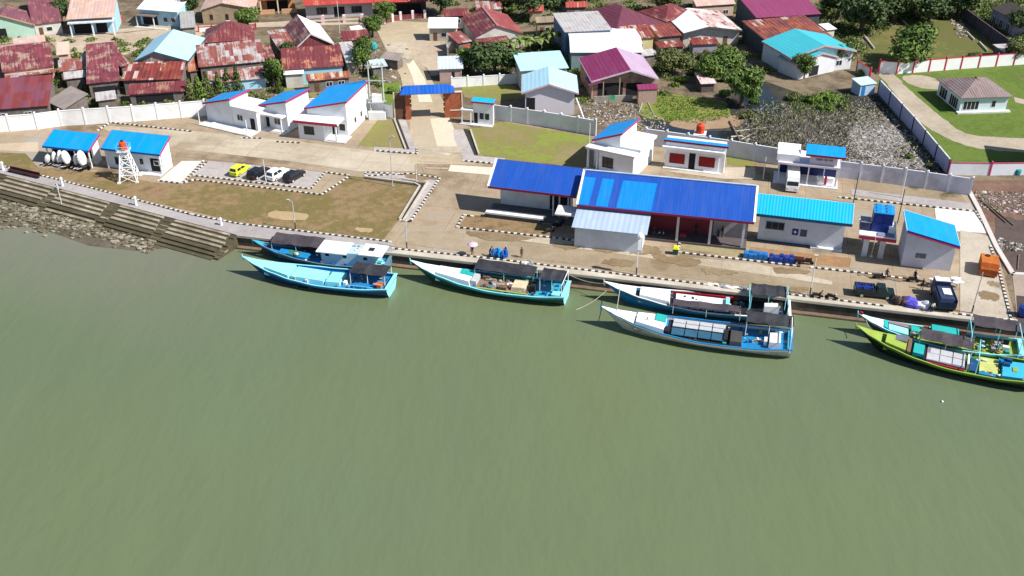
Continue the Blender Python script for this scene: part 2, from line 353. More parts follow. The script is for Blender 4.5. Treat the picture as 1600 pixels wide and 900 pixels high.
flat('pavement', [(1556,386),(1640,398),(1640,436),(1582,430)], PATHG, 2) if 0 else None
flat('mud_flat', [(1516,282),(1700,282),(1700,445),(1582,430),(1556,386),(1514,306)], RMUD, 1)
flat('mud_flat', [(1582,430),(1640,432),(1640,515),(1590,508)], ground('scuffed_concrete', [(.24,.19,.16),(.33,.27,.22)], (.2,1)), 1)
flat('mud_flat', [(1588,462),(1640,468),(1640,515),(1590,508)], ground('dark_mud', [(.045,.035,.04),(.09,.065,.06)], (.2,1)), 2)
flat('black_mud', [(1556,340),(1600,345),(1700,350),(1700,425),(1586,427),(1560,385)], ground('black_mud', [(.035,.03,.03),(.08,.06,.055),(.10,.075,.065)], (.1,1)), 2, True, .3)
# marsh behind the wall
flat('marsh', [(990,165),(1010,200),(1060,215),(1200,235),(1330,255),(1500,283),(1480,268),(1430,215),(1372,150),(1330,140),(1260,150),(1190,125),(1160,80),(1150,120),(1130,170),(1060,190)], MUD, 1)
flat('marsh_bank', [(1200,190),(1250,172),(1330,168),(1380,182),(1440,240),(1468,268),(1440,272),(1330,254),(1240,236)], ground('marsh_grey_ground', [(.045,.043,.036),(.085,.08,.068),(.13,.12,.105)], (.08,.9)), 2, True, .4)
flat('marsh_bank', [(1340,180),(1376,182),(1405,205),(1436,245),(1440,262),(1390,258),(1350,245),(1322,215)], ground('marsh_pale_ground', [(.075,.07,.062),(.15,.14,.13),(.23,.21,.205)], (.09,1.0)), 3, True, .5)
flat('grass_patch', [(1012,150),(1075,150),(1130,160),(1140,185),(1100,195),(1040,190),(1000,178)], ground('marsh_grass', [(.08,.12,.02),(.15,.18,.035),(.24,.17,.09)], (.09,.7)), 2, True, .4)
flat('bare_bank', [(1050,190),(1100,186),(1150,180),(1160,194),(1120,202),(1060,202)], ground('bare_bank', [(.22,.14,.08),(.3,.22,.15)], (.2,1)), 3, True, .3)
pond = mat('pond_water', (.015,.02,.024), .12, .2, .2, spec=.5)
flat('pond', [(1000,190),(1040,204),(1100,214),(1160,222),(1150,206),(1090,205),(1040,196)], pond, 3, True)
flat('pond', [(1150,135),(1185,130),(1210,150),(1225,172),(1200,180),(1168,168)], pond, 3, True)
# compound on the right
flat('compound_lawn', [(1345,100),(1382,112),(1372,128),(1372,148),(1482,264),(1700,262),(1700,84),(1600,86)], GRASSG, 1)
flat('dirt_track', [(1366,108),(1396,116),(1420,140),(1450,165),(1480,190),(1520,212),(1620,218),(1620,238),(1560,236),(1500,225),(1450,200),(1420,172),(1384,130)], DIRTR, 2, True, .2)
flat('dirt_track', [(1408,122),(1440,118),(1480,130),(1490,140),(1440,138)], DIRTR, 2, True, .2)
flat('dirt_track', [(1584,152),(1620,160),(1620,168),(1586,160)], DIRTR, 2)
flat('back_lot', [(1340,96),(1360,60),(1400,24),(1480,20),(1545,60),(1580,84),(1440,98)], ground('back_lot', [(.21,.12,.06),(.15,.12,.045),(.085,.105,.028),(.12,.10,.04),(.07,.095,.022)], (.07,.7)), 1)
flat('grass_patch', [(470,112),(530,118),(520,150),(465,160),(430,150)], LAWNG, 1)
flat('grass_patch', [(720,132),(790,128),(830,150),(770,160),(725,152)], LAWNG, 1)
flat('grass_patch', [(592,130),(626,128),(634,172),(600,170)], ground('street_grass', [(.09,.14,.025),(.15,.19,.04)], (.2,1)), 1)

# ------------------------------------------------------------------ kerbs (painted black and white stones)
KW = mat('kerb_white', (.66,.64,.60), .8, .15, 1.5, (.40,.35,.29), .45); KB = mat('kerb_black', (.035,.035,.035), .8, .2, 1.5)
def kerb(px, wdt=.34, h=.2, seg=.5, base_z=0.0, name='kerb', duty=.5):
    b = MB(); pts = [W(*p) for p in px]; k = 0
    for i in range(len(pts)-1):
        a, c = pts[i], pts[i+1]; L = (c-a).length; n = max(1, round(L/seg)); d = (c-a)/n; rk = random.Random(i+int(L*10)); u = d.normalized(); s = Vector((-u.y, u.x, 0))*wdt/2
        for j in range(n):
            p = a+d*(j+(rk.uniform(-.12,.12) if j else 0)); q = a+d*(j+1); b.mi = k % 2; hh = h-(.004 if k % 2 else 0); k += 1
            g = u*.01
            b.prism([(p-s+g)[:2], (q-s-g)[:2], (q+s-g)[:2], (p+s+g)[:2]], base_z, hh)
    return tag(b.build(name, [KW, KB]), kind='structure')
for pts in ([(-20,254),(10,261.5),(160,299),(300,336)], [(300,336),(370,350),(432,357.5),(612,379)], [(612,389),(760,404),(940,426),(1300,469),(1380,479)],
            [(1490,491),(1580,502)], [(246,283),(284,287.5),(303,281.5),(399,292.5),(502,305),(546,276)], [(300,273),(322.5,254.5)], [(302,275),(399,286),(485,296),(508,270)],
            [(508,270),(546,275)], [(570,276),(640,272),(687,279),(641,347)] , [(624,345),(641,347)], [(570,276),(572,270),(630,273)], [(714,356),(853,371),(1005,389)], [(714,356),(724,337),(740,339)], [(1060,395),(1116,401.5),(1250,417)],
            [(1266,418.5),(1356,428.5),(1440,440)], [(1310,309),(1400,318.5),(1524,331)], [(1524,331),(1547,366)], [(1547,385),(1560,420),(1580,502)], [(584,236),(652,241),(651,232)],
            [(722,252),(780,257)], [(152,205),(172,192),(299,206)], [(376,216),(408,217)], [(428,222),(468,224)], [(1060,392),(1064,366)], [(284,288),(318,252)]):
    kerb(pts)
# drains with pale copings
def coping(px, w_=.3, h=.35, m=CREAMC, name='drain_coping'):
    b = MB(); pts = [W(*p) for p in px]
    for a, c in zip(pts, pts[1:]):
        u = (c-a).normalized(); s = Vector((-u.y,u.x,0))*w_/2
        b.prism([(a-s)[:2],(c-s)[:2],(c+s)[:2],(a+s)[:2]], .0, h)
    return tag(b.build(name, m), kind='structure')
drk = mat('drain_dark', (.03,.03,.028), .9)
coping([(624,344),(656,292),(648,288),(570,278)]); coping([(630,347),(668,286)]); flat('drain', [(626,346),(632,347),(668,287),(570,277),(570,280),(655,291)], drk, 4)
flat('pavement', [(632,347),(641,347),(687,280),(670,278),(667,287)], PAVEG, 3); flat('pavement', [(568,270),(668,277),(670,285),(572,275)], PAVEG, 3)
coping([(616,187),(634,234)]); flat('drain', [(618,187),(622,187),(640,234),(635,234)], drk, 4); flat('pavement', [(622,188),(634,188),(652,240),(640,240)], PAVEG, 3); flat('pavement', [(584,230),(652,234),(652,241),(584,236)], PAVEG, 3)
coping([(735,204),(748,242)]); flat('drain', [(724,202),(732,203),(747,243),(741,243)], drk, 4); flat('pavement', [(708,203),(724,203),(742,244),(724,252),(712,222)], PAVEG, 3); flat('pavement', [(724,252),(742,244),(790,248),(780,257)], PAVEG, 3)

# ------------------------------------------------------------------ quay wall and stepped bank
QD = Vector((QE-TM)).normalized(); 
qm = mat('quay_wall_concrete', (.10,.085,.07), .9, .35, .8, (.03,.028,.022), .6, bmp=.4)
b = MB(); a = TM.copy(); c = qr
nrm = Vector((QD.y,-QD.x,0))
b.prism([a[:2], c[:2], (c-nrm*.5)[:2], (a-nrm*.5)[:2]], -4, -.012)
tag(b.build('quay_wall', qm), kind='structure')
b = MB(); b.prism([(a+nrm*.12)[:2], (c+nrm*.12)[:2], (c-nrm*.7)[:2], (a-nrm*.7)[:2]], -.32, .06); tag(b.build('quay_coping', CREAMC), kind='structure')
b = MB(); b.prism([(a+nrm*.75)[:2], (c+nrm*.75)[:2], (c+nrm*.003)[:2], (a+nrm*.003)[:2]], -4, -1.72); tag(b.build('quay_footing', mat('quay_footing_mud', (.16,.11,.075), .95, .3, .8)), kind='structure')
RD = (TM-TL).normalized(); rn = Vector((RD.y,-RD.x,0)); rlen = (TM-ext).length
stepm = mat('step_concrete', (.40,.345,.265), .9, .3, .7, (.13,.105,.06), .75, bmp=.4); stepd = mat('mossy_step_concrete', (.095,.075,.048), .95, .35, .7, (.05,.05,.025), .5, bmp=.3)
rng = random.Random(3)
bb = MB()
for k in range(7):
    y0 = .78*k; z1 = -.08-.31*k; jt = rng.uniform(-.05,.05)
    x = 0; rb = random.Random(17)
    while x < rlen:
        seg = rb.uniform(10,13); x1 = min(rlen-k*.05, x+seg-1.6)
        p = ext+RD*(x+rng.uniform(0,.5))+rn*(y0+.06+jt+rng.uniform(-.05,.05)); q = ext+RD*(x1-rng.uniform(0,.7))+rn*(y0+.06+jt+rng.uniform(-.05,.05))
        bb.mi = 0 if (k < 4 or rng.random() < .35) else 1
        bb.prism([(p+rn*.48)[:2],(q+rn*.48)[:2],(q-rn*.06)[:2],(p-rn*.1)[:2]], z1-.2, z1+.06)
        bb.mi = 1
        bb.prism([(p+rn*.9)[:2],(q+rn*.9)[:2],(q+rn*.481)[:2],(p+rn*.481)[:2]], z1-.6, z1-.42)
        # broken ramp between two flights
        p = ext+RD*x1+rn*y0; q = ext+RD*min(rlen,x+seg)+rn*y0
        bb.mi = 0 if rng.random() < .4 else 1
        bb.prism([(p+rn*.85)[:2],(q+rn*.8)[:2],q[:2],p[:2]], z1-.5, z1-rng.uniform(.05,.3))
        x += seg
tag(bb.build('revetment_steps', [stepm, stepd]), kind='structure')
b = MB(); p, q = ext, TM
b.add([p-Vector((0,0,.05)), q-Vector((0,0,.05)), q+rn*5.6+Vector((0,0,-2.3)), p+rn*5.6+Vector((0,0,-2.3))], [(0,3,2,1)])
b.add([q, q+rn*5.6+Vector((0,0,-2.3)), q+Vector((0,0,-3))], [(0,1,2)])
tag(b.build('revetment_slope', stepd), kind='structure')
# shore of mud and stones at the far left
b = MB(); shore = [W(*p, -2) for p in [(-60,300),(0,320),(100,352),(200,372),(260,388),(215,392),(140,384),(60,356),(0,352),(-60,345)]]
b.poly([(p.x,p.y,-1.97) for p in shore]); tag(b.build('mud_shore', ground('shore_mud', [(.06,.05,.035),(.10,.085,.06),(.14,.12,.095)], (.2,1.2))), kind='structure')
b = MB(); rng = random.Random(11)
stm = [mat('shore_stone_pale', (.27,.245,.19), .9, .25, 2), mat('shore_stone_olive', (.15,.135,.09), .95, .3, 2), mat('shore_stone_dark', (.075,.06,.045), .95, .3, 2)]
for i in range(750):
    t = rng.random()**1.3; px = -30+t*270; mid = 335+px*.19 if px < 110 else 345+(px-110)*.28+12; sp_ = 26 if px < 120 else 16
    py = rng.gauss(mid-8, sp_*.42); p = W(px, py, -1.9); 
    if px > 150 and rng.random() < .35: continue
    s = rng.uniform(.18,.6); b.mi = rng.choice([0,0,1,1,1,2]); b.blob(p, (s, s*rng.uniform(.5,.9), s*.5), 5, 3, .3, rng)
tag(b.build('shore_stones', stm), label='scattered grey stones and rubble on the muddy shore below the steps', cat='stones', kind='stuff')
# ------------------------------------------------------------------ buildings
class Frame:
    """local frame of a building: x along its front eave, y away from the viewer"""
    def __init__(s, A, B, hA, hB=None):
        hB = hA if hB is None else hB
        a = W(*A, hA); b_ = W(*B, hB); d = (b_-a); d.z = 0
        s.o = Vector((a.x, a.y, 0)); s.w = d.length; s.rz = math.atan2(d.y, d.x)
        s.u = d.normalized(); s.n = Vector((-s.u.y, s.u.x, 0))
    def loc(s, px, py, z):
        p = W(px, py, z)-s.o; return Vector((p.dot(s.u), p.dot(s.n), z))
FRAMEW = mat('window_frame_white', (.7,.7,.68), .6, .05)
DOORM = mat('door_wood', (.13,.07,.04), .6, .2)
def features(t, feats, sides, frame_m=None):
    """windows and doors: (kind, side, u0, u1, z0, z1)"""
    for kind, side, u0, u1, z0, z1 in feats:
        p, q = sides[side]; p = Vector(p); q = Vector(q); d = (q-p); L = d.length; d.normalize()
        out = Vector((d.y, -d.x, 0))
        M_ = Matrix.Translation(p+d*(u0*L)) @ Matrix(((d.x, -out.x, 0, 0), (d.y, -out.y, 0, 0), (0,0,1,0), (0,0,0,1)))
        ww = (u1-u0)*L
        b = MB(); b.T = M_
        if kind in ('win', 'wing'):
            f = .08
            for x0,x1,a,c in ((0,ww,z0,z0+f),(0,ww,z1-f,z1),(0,f,z0+f,z1-f),(ww-f,ww,z0+f,z1-f)): b.box(x0,x1,-.05,.02,a,c)
            k = max(1, round(ww/.9))
            for i in range(1,k): b.box(ww*i/k-.035, ww*i/k+.035, -.05,.02,z0+f,z1-f)
            o = b.build('window', frame_m or FRAMEW, t)
            g = MB(); g.T = M_; g.box(f,ww-f,-.02,.01,z0+f,z1-f); g.build('pane', DGLASS, o)
        elif kind == 'red':
            f = .1
            for x0,x1,a,c in ((0,ww,z0,z0+f),(0,ww,z1-f,z1),(0,f,z0+f,z1-f),(ww-f,ww,z0+f,z1-f)): b.box(x0,x1,-.06,.02,a,c)
            o = b.build('shutter', mat('dark_red_shutter', (.16,.008,.012), .6, .15), t)
            g = MB(); g.T = M_; 
            for i in range(6): g.box(f,ww-f,-.03,.01,z0+f+(z1-z0-2*f)*i/6+.012,z0+f+(z1-z0-2*f)*(i+1)/6)
            g.build('shutter_slats', mat('red_shutter', (.26,.008,.015), .55, .15), o)
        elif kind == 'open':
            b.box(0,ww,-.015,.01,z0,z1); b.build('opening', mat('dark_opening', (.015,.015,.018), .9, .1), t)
        else:
            b.box(0,ww,-.03,.02,z0,z1); b.build('door', frame_m if (kind == 'doorf' and frame_m) else (DOORM if kind == 'door' else DGLASS), t)
def roof_edges(b, edges, h=.32, t=.05):
    for p, q in edges:
        p = Vector(p); q = Vector(q); d = (q-p); u = Vector((d.x,d.y,0)).normalized(); o = Vector((u.y,-u.x,0))*t; g = o*.06
        z = Vector((0,0,h)); up = Vector((0,0,.02))
        b.add([p+g-z, q+g-z, q+g+up, p+g+up, p+g+o-z, q+g+o-z, q+g+o+up, p+g+o+up],
              [(0,1,2,3),(4,7,6,5),(0,4,5,1),(3,2,6,7),(0,3,7,4),(1,5,6,2)])
def house(name, label, cat, A, B, Rp, h, hr, kind, wallm, rm, group=None, ov=.35, D=None, fas=None, feats=(), front_in=None, side_in=None, hB=None, ridge_cap=None, back=None, wall_h=None, roofname='roof', rm2=None, back_in=None, base=0.0, frame_m=None, backh=None):
    fr = Frame(A, B, h, hB); w_ = fr.w
    if not feats and group and group.startswith('village') and w_ > 5 and h > 2.5: feats = [('door','f',.14,.14+1.0/w_,.05,2.0),('win','f',.42,.42+1.5/w_,.95,2.0),('win','r',.3,.45,1,2.0)]+([('win','f',.72,.72+1.5/w_,.95,2.0)] if w_ > 8 else [])
    t = thing(name, label, cat, fr.o, fr.rz, group)
    th = .1
    fi = ov if front_in is None else front_in; si = ov if side_in is None else side_in; bi = ov if back_in is None else back_in
    planes = []; edges = []; wall = MB(); rx = w_/2
    if kind == 'shed':
        r = fr.loc(*Rp, hr) if D is None else Vector((0, D, hr)); D_ = r.y
        planes = [[(0,0,h),(w_,0,h),(w_,D_,hr),(0,D_,hr)]]
        edges = [((0,0,h),(w_,0,h)),((w_,0,h),(w_,D_,hr)),((0,D_,hr),(0,0,h)),((w_,D_,hr),(0,D_,hr))]
        zt = lambda x, y: h+(hr-h)*y/D_
    elif kind == 'side':                     # falls sideways: left eave at h, right eave at hB
        r = fr.loc(*Rp, h) if D is None else Vector((0, D, h)); D_ = r.y
        planes = [[(0,0,h),(w_,0,hB),(w_,D_,hB),(0,D_,h)]]
        edges = [((0,0,h),(w_,0,hB)),((w_,0,hB),(w_,D_,hB)),((0,D_,h),(0,0,h)),((w_,D_,hB),(0,D_,h))]
        zt = lambda x, y: h+(hB-h)*x/w_
    elif kind == 'gablex':                   # ridge parallel to the front
        r = fr.loc(*Rp, hr); ry = r.y; D_ = 2*ry if D is None else D; hb = backh if backh is not None else h
        planes = [[(0,0,h),(w_,0,h),(w_,ry,hr),(0,ry,hr)], [(0,ry,hr),(w_,ry,hr),(w_,D_,hb),(0,D_,hb)]]
        edges = [((0,0,h),(w_,0,h)),((w_,0,h),(w_,ry,hr)),((w_,ry,hr),(w_,D_,hb)),((0,ry,hr),(0,0,h)),((0,D_,hb),(0,ry,hr)),((w_,D_,hb),(0,D_,hb))]
        zt = lambda x, y: h+(hr-h)*y/ry if y < ry else hr-(hr-hb)*(y-ry)/(D_-ry)
        ridge = ((0,ry,hr),(w_,ry,hr))
    elif kind == 'gabley':                   # ridge runs away from the viewer
        r = fr.loc(*Rp, hr); rx = r.x; D_ = D
        planes = [[(0,0,h),(rx,0,hr),(rx,D_,hr),(0,D_,h)], [(rx,0,hr),(w_,0,h),(w_,D_,h),(rx,D_,hr)]]
        edges = [((0,0,h),(rx,0,hr)),((rx,0,hr),(w_,0,h)),((w_,0,h),(w_,D_,h)),((0,D_,h),(0,0,h))]
        zt = lambda x, y: h+(hr-h)*x/rx if x < rx else hr-(hr-h)*(x-rx)/(w_-rx)
        ridge = ((rx,0,hr),(rx,D_,hr))
    elif kind == 'hip':
        D_ = D; k = min(w_, D_)/2
        if w_ >= D_: r1, r2 = Vector((k,D_/2,hr)), Vector((w_-k+.01,D_/2,hr))
        else: r1, r2 = Vector((w_/2,k,hr)), Vector((w_/2,D_-k,hr))
        c0,c1,c2,c3 = Vector((0,0,h)),Vector((w_,0,h)),Vector((w_,D_,h)),Vector((0,D_,h))
        if w_ >= D_: planes = [[c0,c1,r2,r1],[c1,c2,r2],[c2,c3,r1,r2],[c3,c0,r1]]
        else: planes = [[c0,c1,r1],[c1,c2,r2,r1],[c2,c3,r2],[c3,c0,r1,r2]]
        edges = [(c0,c1),(c1,c2),(c2,c3),(c3,c0)]; zt = lambda x, y: h
        ridge = (r1, r2)
    b = MB()
    for i, pl in enumerate(planes):
        b.mi = 1 if (rm2 and i == 1) else 0; b.slab(pl, th)
    ro = b.build(roofname, [rm, rm2 or rm], t)
    if isinstance(fas, tuple):
        b = MB(); roof_edges(b, edges[:1]); b.build('fascia', fas[0], t); b = MB(); roof_edges(b, edges[1:]); b.build('barge_board', fas[1], t)
    elif fas: b = MB(); roof_edges(b, edges); b.build('fascia', fas, t)
    if ridge_cap and kind in ('gablex','gabley','hip'):
        b = MB(); b.tube(Vector(ridge[0])+Vector((0,0,.03)), Vector(ridge[1])+Vector((0,0,.03)), .16, 6); 
        b.build('ridge_cap', ridge_cap, ro)
    # walls follow the underside of the roof
    x0, x1, y0, y1 = si, w_-si, fi, D_-bi
    loop = [(x0,y0),(x1,y0),(x1,y1),(x0,y1)]
    if kind == 'gablex': loop = [(x0,y0),(x1,y0),(x1,ry),(x1,y1),(x0,y1),(x0,ry)]
    if kind == 'gabley': loop = [(x0,y0),(rx,y0),(x1,y0),(x1,y1),(rx,y1),(x0,y1)]
    n = len(loop); pts = [(x,y,base) for x,y in loop]+[(x,y,zt(x,y)-th-.06) for x,y in loop]
    wl = MB(); wl.add(pts, [(i,(i+1)%n,n+(i+1)%n,n+i) for i in range(n)]+[list(range(n,2*n))] if kind in ('shed','side','hip') else [(i,(i+1)%n,n+(i+1)%n,n+i) for i in range(n)])
    wl.build('wall', wallm, t)
    features(t, feats, {'f': ((x0,y0,0),(x1,y0,0)), 'r': ((x1,y0,0),(x1,y1,0)), 'l': ((x0,y1,0),(x0,y0,0))}, frame_m)
    t_info[t.name] = dict(w=w_, D=D_, fr=fr, x0=x0, x1=x1, y0=y0, y1=y1, t=t)
    return t
t_info = {}
def part(t, name, m, *boxes, smooth=False):
    for bx in boxes: b = MB(); b.box(*bx); o = b.build(name, m, t)
    return o
GH = 'harbour buildings with blue roofs'
BLF = mat('blue_eave_paint', (.004,.09,.30), .5, .1); FASM = mat('magenta_red_fascia', (.38,.03,.10), .5, .1); FASD = mat('deep_red_fascia', (.20,.01,.04), .5, .1)
# left pair
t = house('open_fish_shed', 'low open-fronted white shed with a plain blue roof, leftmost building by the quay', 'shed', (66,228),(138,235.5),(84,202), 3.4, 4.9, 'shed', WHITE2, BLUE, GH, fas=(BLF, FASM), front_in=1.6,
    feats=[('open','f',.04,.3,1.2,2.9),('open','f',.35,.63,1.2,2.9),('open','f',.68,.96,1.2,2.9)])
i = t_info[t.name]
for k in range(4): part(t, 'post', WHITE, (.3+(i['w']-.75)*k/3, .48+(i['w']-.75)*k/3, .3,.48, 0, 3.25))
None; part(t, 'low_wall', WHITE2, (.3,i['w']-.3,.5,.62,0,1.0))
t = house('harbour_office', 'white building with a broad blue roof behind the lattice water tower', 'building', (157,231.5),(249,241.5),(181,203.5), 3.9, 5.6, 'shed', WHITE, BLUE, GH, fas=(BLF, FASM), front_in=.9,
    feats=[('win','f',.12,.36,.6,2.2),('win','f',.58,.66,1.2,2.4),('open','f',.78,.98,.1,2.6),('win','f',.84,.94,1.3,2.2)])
i = t_info[t.name]; part(t, 'porch_step', WHITE2, (i['w']*.6, i['w']-.2, -.6, .895, .02, .16)); part(t, 'porch_column', WHITE, (i['w']-.55,i['w']-.3,.3,.55,.16,3.6), (.4,.62,.3,.52,0,3.6))
# back row: roofs that fall to the left
t = house('guest_house', 'white building with small tilted blue roof and flat wing, beside the long panel wall', 'building', (316,160.5),(358,154.5),(337,143), 3.6, 0, 'side', WHITE, BLUE, GH, hB=5.6, fas=FASM, feats=[])
i = t_info[t.name]; w_ = i['w']
b = MB(); b.box(w_-.34, w_+5.6, .5, i['D']-.5, 0, 3.9); b.build('wing', WHITE, t)
b = MB(); b.box(w_-.30, w_+6.0, .2, i['D']-.2, 3.91, 4.12); b.build('flat_roof', WHITE, t)
b = MB(); b.box(.4, w_+5.9, -2.4, .35, .02, .22); b.build('terrace', WHITE2, t)
part(t, 'post', WHITE, (.6, .72, -2.2,-2.08,.22,3.2), (w_+5.2,w_+5.32,-2.2,-2.08,.22,3.2))
features(t, [('win','f',.3,.45,1.4,2.6),('win','f',.6,.72,1.4,2.6),('open','f',.86,.95,.25,2.4)], {'f': ((.6,.5,0),(w_+5.6,.5,0))})
t = house('middle_office', 'narrow white building with tilted blue roof and open porch, middle of the back row', 'building', (404,163.5),(446,158),(424,139.5), 4.4, 0, 'side', WHITE, BLUE, GH, hB=6.2, fas=FASM)
i = t_info[t.name]; w_ = i['w']; part(t, 'canopy', WHITE, (-.1, w_-.6, -1.2, .34, 2.95, 3.25)); part(t, 'porch_column', WHITE, (.05,.25,-1.1,-.9,.15,2.95),(w_-.95,w_-.75,-1.1,-.9,.15,2.95)); part(t, 'terrace', WHITE2, (-.2,w_-.2,-1.5,.3,.02,.15))
features(t, [('open','f',.05,.25,.2,2.4),('win','f',.45,.7,1,2.3)], {'f': ((.35,.35,0),(w_-.35,.35,0))})
t = house('main_office', 'white office with the largest tilted blue roof and a red-edged front canopy', 'building', (475,168.5),(541,158.5),(510,134), 5.0, 0, 'side', WHITE, BLUE, GH, hB=7.0, fas=FASM)
i = t_info[t.name]; w_ = i['w']
part(t, 'front_wing', WHITE, (-.3, w_*.55, -2.6, .34, 0, 3.3)); part(t, 'canopy', WHITE, (-.9, w_-.9, -3.0, .34, 3.31, 3.7))
part(t, 'canopy_edge', RED, (-.95, w_-.85, -3.06, -3.0, 3.2, 3.72), (-.96,-.9,-3.0,.3,3.2,3.72)); part(t, 'terrace', WHITE2, (w_*.55,w_+.3,-3,.34,.02,.2)); part(t, 'porch_column', WHITE, (w_-1.5,w_-1.25,-2.8,-2.55,.2,3.3))
features(t, [('win','f',.22,.62,1,2.6)], {'f': ((-.3,-2.6,0),(w_*.55,-2.6,0))}, BLACK)
features(t, [('open','f',.1,.4,.2,2.5),('win','f',.5,.9,1,2.5)], {'f': ((w_*.56,.35,0),(w_-.4,.35,0))})
features(t, [('win','f',.3,.4,1.2,2.4),('win','f',.58,.68,1.2,2.4)], {'f': ((w_-.35,.35,0),(w_-.35,i['D']-.35,0))})
# guard house at the gate
t = house('guard_house', 'tiny white guard post with a blue roof and a flat porch beside the gateway', 'guard post', (736,158),(772,161.5),(742,151.5), 4.6, 5.0, 'shed', WHITE, CYAN, GH, fas=FASM, ov=.3)
i = t_info[t.name]; w_ = i['w']; part(t, 'porch_slab', WHITE, (-2.0, .28, -.4, i['D']-.5, 2.7, 2.95)); part(t, 'porch_column', WHITE, (-1.9,-1.7,-.3,-.1,0,2.7),(-.2,0,-.3,-.1,0,2.7)); part(t, 'plinth', WHITE2, (-2.2,w_-.25,-.8,.29,.02,.18))
features(t, [('win','f',.32,.52,1.1,2.3),('win','f',.6,.8,1.1,2.3),('open','f',.03,.22,.2,2.3)], {'f': ((.3,.3,0),(w_-.3,.3,0))}, BLACK)
# white box with tilted roof by the panel wall (right)
t = house('ice_store', 'white flat-roofed store topped by a steep tilted blue roof, left of the shuttered kiosk', 'building', (925,218),(972,208.5),(934,190), 5.0, 0, 'side', WHITE, BLUE, GH, hB=7.2, fas=FASM)
i = t_info[t.name]; w_ = i['w']
part(t, 'flat_roof', WHITE, (-.4, w_+3.2, -1.8, .3, 4.0, 4.3), (w_-.3, w_+3.4, .31, i['D'], 4.3, 4.7)); part(t, 'wing', WHITE, (w_-.34, w_+3.0, .34, i['D']-.4, 0, 4.29))
part(t, 'front_wing', WHITE, (w_*.38, w_+2.9, -1.4, .33, 0, 3.99)); part(t, 'plinth', WHITE2, (-.4,w_+3.3,-2.6,-1.41,.02,.4)); part(t, 'porch_column', WHITE, (-.1,.12,-1.6,-1.38,.02,4.0),(w_*.3,w_*.3+.22,-1.6,-1.38,.02,4.0))
features(t, [('win','f',.1,.42,1.1,3.0)], {'f': ((w_*.38,-1.4,0),(w_+2.9,-1.4,0))}, BLACK); part(t, 'stair_block', WHITE, (w_*.45,w_*.45+2.2,-2.9,-2.61,.02,.9))
# kiosk with two red shutters
t = house('shuttered_kiosk', 'white flat-fronted kiosk with two dark red shutters and a low blue roof', 'kiosk', (1038,218),(1138,229.5),(1040,214.5), 5.0, 5.2, 'shed', WHITE, BLUE, GH, fas=FASD, front_in=1.3)
i = t_info[t.name]; w_ = i['w']; part(t, 'canopy', WHITE, (-.2,w_-.5,-.5,1.29,3.5,3.95)); part(t, 'front_wing', WHITE, (.5,w_-1.3,0,1.28,0,3.5)); part(t, 'plinth', WHITE2, (.2,w_-.8,-.8,-.01,.02,.16))
features(t, [('red','f',.07,.36,.9,2.7),('open','f',.44,.56,.1,3.1),('red','f',.63,.93,.9,2.7)], {'f': ((.5,0,0),(w_-1.3,0,0))})
# open garage with blue roof and white block
fr = Frame((1213,286),(1305,296),0); t = thing('harbour_workshop', 'white open-fronted workshop with a block on its roof and a van inside', 'workshop', fr.o, fr.rz, GH); w_ = fr.w
part(t, 'floor_slab', WHITE, (-.6,w_+.3,-.3,4.2,.02,.3)); NAVY = mat('navy_wall_paint', (.012,.02,.10), .6, .15)
part(t, 'rear_wall', NAVY, (0,w_,4.0,4.2,.3,3.6)); part(t, 'column', WHITE, (0,.18,0,.18,.3,3.6),(w_*.5,w_*.5+.18,0,.18,.3,3.6),(w_*.76,w_*.76+.16,0,.18,.3,3.6),(w_-.3,w_,0,.3,.3,3.6))
part(t, 'flat_roof', mat('lilac_white_paint', (.6,.56,.62), .7, .05), (-.2,w_+.2,-.3,5.6,3.61,3.95)); part(t, 'roof_block', WHITE, (-.5,3.2,.3,5.2,3.96,5.2)); part(t, 'parapet', mat('lilac_white_paint', (.6,.56,.62)), (w_*.5,w_-.4,.2,.5,3.96,5.8))
b = MB(); b.slab([(w_*.42,-.3,5.85),(w_+.7,-.3,5.85),(w_+.7,2.6,6.5),(w_*.42,2.6,6.5)],.1); b.build('roof', BLUE, t)
b = MB(); roof_edges(b, [((w_*.42,-.3,5.85),(w_+.7,-.3,5.85)),((w_+.7,-.3,5.85),(w_+.7,2.6,6.5))]); b.build('fascia', FASD, t)
rng = random.Random(5); b = MB()                      # three short words, too small to read in the photograph
for x0, n_ in ((.60,7),(.735,4),(.82,4)):
    for k in range(n_):
        x = w_*x0+k*.155; b.box(x,x+.035,.17,.197,4.75,5.1); b.box(x+.036,x+.1,.17,.197,*rng.choice([(5.06,5.1),(4.9,4.94),(4.75,4.79)])); b.box(x+.10,x+.13,.17,.197,*rng.choice([(4.75,5.1),(4.9,5.1)]))
b.build('lettering', mat('dark_plum_letters', (.07,.03,.06), .5), t)
part(t, 'yellow_board', mat('ochre_board', (.35,.2,.03), .6), (w_*.58,w_*.7,3.9,3.99,2.2,3.2)); part(t, 'counter', WHITE, (w_*.68,w_*.95,1.2,1.9,.31,1.3)); part(t, 'red_box', RED, (w_*.8,w_*.84,.6,1.0,.31,1.7))
